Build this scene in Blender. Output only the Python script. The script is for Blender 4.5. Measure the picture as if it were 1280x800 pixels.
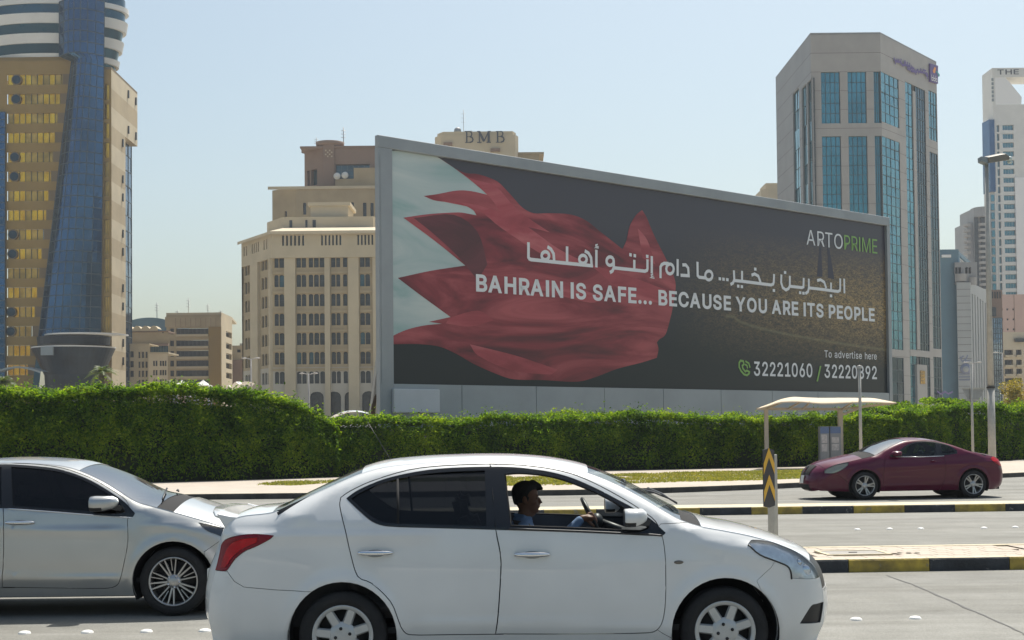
import bpy, bmesh, math, random, json
import numpy as np
from mathutils import Vector, Matrix, noise
from mathutils.geometry import delaunay_2d_cdt

for _o in list(bpy.data.objects): bpy.data.objects.remove(_o)
random.seed(7); rng = np.random.default_rng(7)
scn = bpy.context.scene
COL = scn.collection
PI = math.pi

# ------------------------------------------------------------------ camera
FPX, CX, CY, CAMH = 1800.0, 640.0, 400.0, 1.68
PITCH, ROLL = 0.030, 0.010
SHIFT_PX = 139.0 - FPX*math.tan(PITCH)
cam_d = bpy.data.cameras.new('camera'); cam = bpy.data.objects.new('camera', cam_d); COL.objects.link(cam)
cam_d.sensor_width = 36.0; cam_d.lens = 36.0*FPX/1280.0
cam_d.shift_y = SHIFT_PX/1280.0
cam_d.clip_start = 0.1; cam_d.clip_end = 20000
CAMR = Matrix.Rotation(PI/2+PITCH, 3, 'X') @ Matrix.Rotation(-ROLL, 3, 'Z')
cam.matrix_world = Matrix.Translation((0, 0, CAMH)) @ CAMR.to_4x4()
scn.camera = cam
CAM = Vector((0, 0, CAMH))

# ------------------------------------------------------------------ light
SUN_EL, SUN_AZ = math.radians(63), math.radians(24)      # azimuth measured from +Y towards +X
world = bpy.data.worlds.new('World'); scn.world = world; world.use_nodes = True
wn = world.node_tree; wn.nodes.clear()
wo = wn.nodes.new('ShaderNodeOutputWorld'); wb = wn.nodes.new('ShaderNodeBackground')
sky = wn.nodes.new('ShaderNodeTexSky'); sky.sky_type = 'NISHITA'; sky.sun_disc = False
sky.sun_elevation = SUN_EL; sky.sun_rotation = SUN_AZ
sky.altitude = 0; sky.air_density = 1.0; sky.dust_density = 3.4; sky.ozone_density = 0.8
tint = wn.nodes.new('ShaderNodeMixRGB'); tint.blend_type = 'MULTIPLY'; tint.inputs[0].default_value = 1; tint.inputs[2].default_value = (.96, 1.0, .915, 1)
wn.links.new(sky.outputs[0], tint.inputs[1]); wn.links.new(tint.outputs[0], wb.inputs[0]); wb.inputs[1].default_value = 0.10
wn.links.new(wb.outputs[0], wo.inputs[0])
sun_d = bpy.data.lights.new('sun', 'SUN'); sun_d.energy = 4.2; sun_d.angle = math.radians(0.5); sun_d.color = (1.0, 0.955, 0.88)
sun = bpy.data.objects.new('sun', sun_d); COL.objects.link(sun)
SUNDIR = Vector((math.sin(SUN_AZ)*math.cos(SUN_EL), math.cos(SUN_AZ)*math.cos(SUN_EL), math.sin(SUN_EL)))
sun.rotation_euler = SUNDIR.to_track_quat('Z', 'Y').to_euler()
scn.view_settings.view_transform = 'Standard'; scn.view_settings.look = 'None'
scn.view_settings.gamma = 1.0; scn.view_settings.exposure = 0.6
scn.view_settings.use_curve_mapping = False
scn.cycles.max_bounces = 8; scn.cycles.transparent_max_bounces = 16
scn.cycles.caustics_reflective = False; scn.cycles.caustics_refractive = False
scn.cycles.use_denoising = True

# ------------------------------------------------------------------ measuring helpers (real positions behind photo points)
def ray(px, py):
    d = Vector(((px-CX)/FPX, -(py-CY-SHIFT_PX)/FPX, -1.0))
    return (CAMR @ d)
def PY(px, py, Y):
    d = ray(px, py); return CAM + d*(Y/d.y)
def PG(px, py, z=0.0):
    d = ray(px, py); return CAM + d*((z-CAMH)/d.z)
def PP(px, py, p0, n):
    d = ray(px, py); return CAM + d*((p0-CAM).dot(n)/d.dot(n))

# ------------------------------------------------------------------ object helpers
def setp(o, label=None, cat=None, group=None, kind=None):
    if label: o['label'] = label
    if cat: o['category'] = cat
    if group: o['group'] = group
    if kind: o['kind'] = kind
    return o
def thing(name, label, cat, loc=(0, 0, 0), rz=0.0, group=None):
    o = bpy.data.objects.new(name, None); COL.objects.link(o); o.empty_display_size = .2
    o.location = loc; o.rotation_euler = (0, 0, rz)
    return setp(o, label, cat, group)
def link(name, me, parent=None, loc=None, rot=None, scale=None):
    o = bpy.data.objects.new(name, me); COL.objects.link(o)
    if parent: o.parent = parent
    if loc is not None: o.location = loc
    if rot is not None: o.rotation_euler = rot
    if scale is not None: o.scale = scale
    return o
class MB:
    """collects vertices and faces (with material slots) for one mesh"""
    def __init__(s): s.v = []; s.f = []; s.m = []; s.sm = []
    def add(s, vs, fs, m=0, smooth=False):
        b = len(s.v); s.v += [tuple(v) for v in vs]
        for f in fs: s.f.append(tuple(i+b for i in f)); s.m.append(m); s.sm.append(smooth)
        return s
    def box(s, a, b, m=0, M=None):
        x0, y0, z0 = a; x1, y1, z1 = b
        vs = [Vector(p) for p in ((x0,y0,z0),(x1,y0,z0),(x1,y1,z0),(x0,y1,z0),(x0,y0,z1),(x1,y0,z1),(x1,y1,z1),(x0,y1,z1))]
        if M: vs = [M @ v for v in vs]
        return s.add(vs, [(3,2,1,0),(4,5,6,7),(0,1,5,4),(1,2,6,5),(2,3,7,6),(3,0,4,7)], m)
    def bar(s, a, b, w, h, m=0, up=Vector((0,0,1))):
        a = Vector(a); b = Vector(b); d = (b-a).normalized()
        if abs(d.dot(up)) > .98: up = Vector((0, 1, 0))
        x = d.cross(up).normalized(); y = x.cross(d).normalized()
        vs = []
        for p in (a, b):
            for i, j in ((-1,-1),(1,-1),(1,1),(-1,1)): vs.append(p + x*i*w/2 + y*j*h/2)
        return s.add(vs, [(3,2,1,0),(4,5,6,7),(0,1,5,4),(1,2,6,5),(2,3,7,6),(3,0,4,7)], m)
    def tube(s, pts, r, n=8, m=0, caps=True):
        pts = [Vector(p) for p in pts]
        rs = r if isinstance(r, (list, tuple)) else [r]*len(pts)
        vs = []; fs = []; up = Vector((0, 0, 1))
        for i, p in enumerate(pts):
            d = (pts[min(i+1, len(pts)-1)] - pts[max(i-1, 0)]).normalized()
            u = up if abs(d.dot(up)) < .95 else Vector((0, 1, 0))
            x = d.cross(u).normalized(); y = x.cross(d).normalized()
            for k in range(n):
                a = 2*PI*k/n; vs.append(p + x*math.cos(a)*rs[i] + y*math.sin(a)*rs[i])
        for i in range(len(pts)-1):
            for k in range(n):
                k2 = (k+1) % n; fs.append((i*n+k, i*n+k2, (i+1)*n+k2, (i+1)*n+k))
        if caps: fs.append(tuple(range(n-1, -1, -1))); fs.append(tuple((len(pts)-1)*n+k for k in range(n)))
        return s.add(vs, fs, m, True)
    def lathe(s, prof, n=24, m=0, axis='Z', c=(0,0,0), smooth=True):
        vs = []; fs = []; c = Vector(c)
        for r, h in prof:
            for k in range(n):
                a = 2*PI*k/n
                p = (r*math.cos(a), r*math.sin(a), h) if axis == 'Z' else (r*math.cos(a), h, r*math.sin(a))
                vs.append(c + Vector(p))
        for i in range(len(prof)-1):
            for k in range(n):
                k2 = (k+1) % n; fs.append((i*n+k, i*n+k2, (i+1)*n+k2, (i+1)*n+k))
        return s.add(vs, fs, m, smooth)
    def prism(s, poly, z0, z1, m=0, mt=None):
        n = len(poly); vs = [(p[0], p[1], z0) for p in poly] + [(p[0], p[1], z1) for p in poly]
        s.add(vs, [(i, (i+1) % n, n+(i+1) % n, n+i) for i in range(n)], m)
        s.add(vs, [tuple(range(n, 2*n)), tuple(range(n-1, -1, -1))], m if mt is None else mt)
        return s
    def mesh(s, name, mats):
        me = bpy.data.meshes.new(name); me.from_pydata(s.v, [], s.f)
        for mt in (mats if isinstance(mats, (list, tuple)) else [mats]): me.materials.append(mt)
        me.polygons.foreach_set('material_index', s.m); me.polygons.foreach_set('use_smooth', s.sm)
        me.update(); return me
    def build(s, name, mats, parent=None, **k): return link(name, s.mesh(name, mats), parent, **k)
def bevel(o, w, seg=2):
    md = o.modifiers.new('bevel', 'BEVEL'); md.width = w; md.segments = seg; md.limit_method = 'ANGLE'; md.angle_limit = math.radians(40)
    return o
def subsurf(o, lv=2):
    md = o.modifiers.new('sub', 'SUBSURF'); md.levels = lv; md.render_levels = lv
    for p in o.data.polygons: p.use_smooth = True
    return o

# ------------------------------------------------------------------ materials
def mat(name, col, rough=.7, metal=0.0, var=.0, scale=5.0, bump=0.0, bscale=None, coat=0.0, spec=.5, var2=None, detail=6.0, stretch=None, emit=None, bdist=.02):
    m = bpy.data.materials.new(name); m.use_nodes = True; nt = m.node_tree; b = nt.nodes['Principled BSDF']
    c = (*col, 1.0)
    b.inputs['Base Color'].default_value = c; b.inputs['Roughness'].default_value = rough; b.inputs['Metallic'].default_value = metal
    b.inputs['Specular IOR Level'].default_value = spec
    b.inputs['Coat Weight'].default_value = coat; b.inputs['Coat Roughness'].default_value = .04
    if var or bump:
        tc = nt.nodes.new('ShaderNodeTexCoord'); src = tc.outputs['Object']
        if stretch:
            mp = nt.nodes.new('ShaderNodeMapping'); mp.inputs['Scale'].default_value = stretch; nt.links.new(src, mp.inputs[0]); src = mp.outputs[0]
    if var:
        n1 = nt.nodes.new('ShaderNodeTexNoise'); n1.inputs['Scale'].default_value = scale; n1.inputs['Detail'].default_value = detail; n1.inputs['Roughness'].default_value = .6
        nt.links.new(src, n1.inputs['Vector'])
        cr = nt.nodes.new('ShaderNodeValToRGB'); nt.links.new(n1.outputs['Fac'], cr.inputs[0])
        lo = var2 if var2 else tuple(x*(1-var) for x in col); hi = tuple(min(1, x*(1+var)) for x in col)
        cr.color_ramp.elements[0].position = .3; cr.color_ramp.elements[0].color = (*lo, 1)
        cr.color_ramp.elements[1].position = .7; cr.color_ramp.elements[1].color = (*hi, 1)
        nt.links.new(cr.outputs[0], b.inputs['Base Color'])
    if bump:
        n2 = nt.nodes.new('ShaderNodeTexNoise'); n2.inputs['Scale'].default_value = bscale or scale*4; n2.inputs['Detail'].default_value = 4
        nt.links.new(src, n2.inputs['Vector'])
        bp = nt.nodes.new('ShaderNodeBump'); bp.inputs['Strength'].default_value = bump; bp.inputs['Distance'].default_value = bdist
        nt.links.new(n2.outputs['Fac'], bp.inputs['Height']); nt.links.new(bp.outputs[0], b.inputs['Normal'])
    return m
def wear(m, col, thr=.60, scale=9.0, soft=.05):
    """worn patches: the bare material shows through the coat"""
    nt = m.node_tree; b = nt.nodes['Principled BSDF']; tc = nt.nodes.new('ShaderNodeTexCoord'); n = nt.nodes.new('ShaderNodeTexNoise')
    n.inputs['Scale'].default_value = scale; n.inputs['Detail'].default_value = 9; n.inputs['Roughness'].default_value = .7; nt.links.new(tc.outputs['Object'], n.inputs['Vector'])
    r = nt.nodes.new('ShaderNodeValToRGB'); r.color_ramp.elements[0].position = thr; r.color_ramp.elements[1].position = thr+soft; nt.links.new(n.outputs['Fac'], r.inputs[0])
    x = nt.nodes.new('ShaderNodeMixRGB'); nt.links.new(r.outputs[0], x.inputs[0]); x.inputs[2].default_value = (*col, 1)
    lk = b.inputs['Base Color'].links
    if lk: nt.links.new(lk[0].from_socket, x.inputs[1])
    else: x.inputs[1].default_value = b.inputs['Base Color'].default_value
    nt.links.new(x.outputs[0], b.inputs['Base Color']); return m
def glass(name, tint, refl=.12, rough=.0):
    m = bpy.data.materials.new(name); m.use_nodes = True; nt = m.node_tree; nt.nodes.clear()
    o = nt.nodes.new('ShaderNodeOutputMaterial'); mx = nt.nodes.new('ShaderNodeMixShader')
    t = nt.nodes.new('ShaderNodeBsdfTransparent'); t.inputs[0].default_value = (*tint, 1)
    g = nt.nodes.new('ShaderNodeBsdfGlossy'); g.inputs['Roughness'].default_value = rough
    fr = nt.nodes.new('ShaderNodeFresnel'); fr.inputs[0].default_value = 1.5
    ma = nt.nodes.new('ShaderNodeMath'); ma.operation = 'MULTIPLY_ADD'; ma.inputs[1].default_value = .62; ma.inputs[2].default_value = refl-.04
    nt.links.new(fr.outputs[0], ma.inputs[0]); nt.links.new(ma.outputs[0], mx.inputs[0])
    nt.links.new(t.outputs[0], mx.inputs[1]); nt.links.new(g.outputs[0], mx.inputs[2]); nt.links.new(mx.outputs[0], o.inputs[0])
    return m
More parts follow.
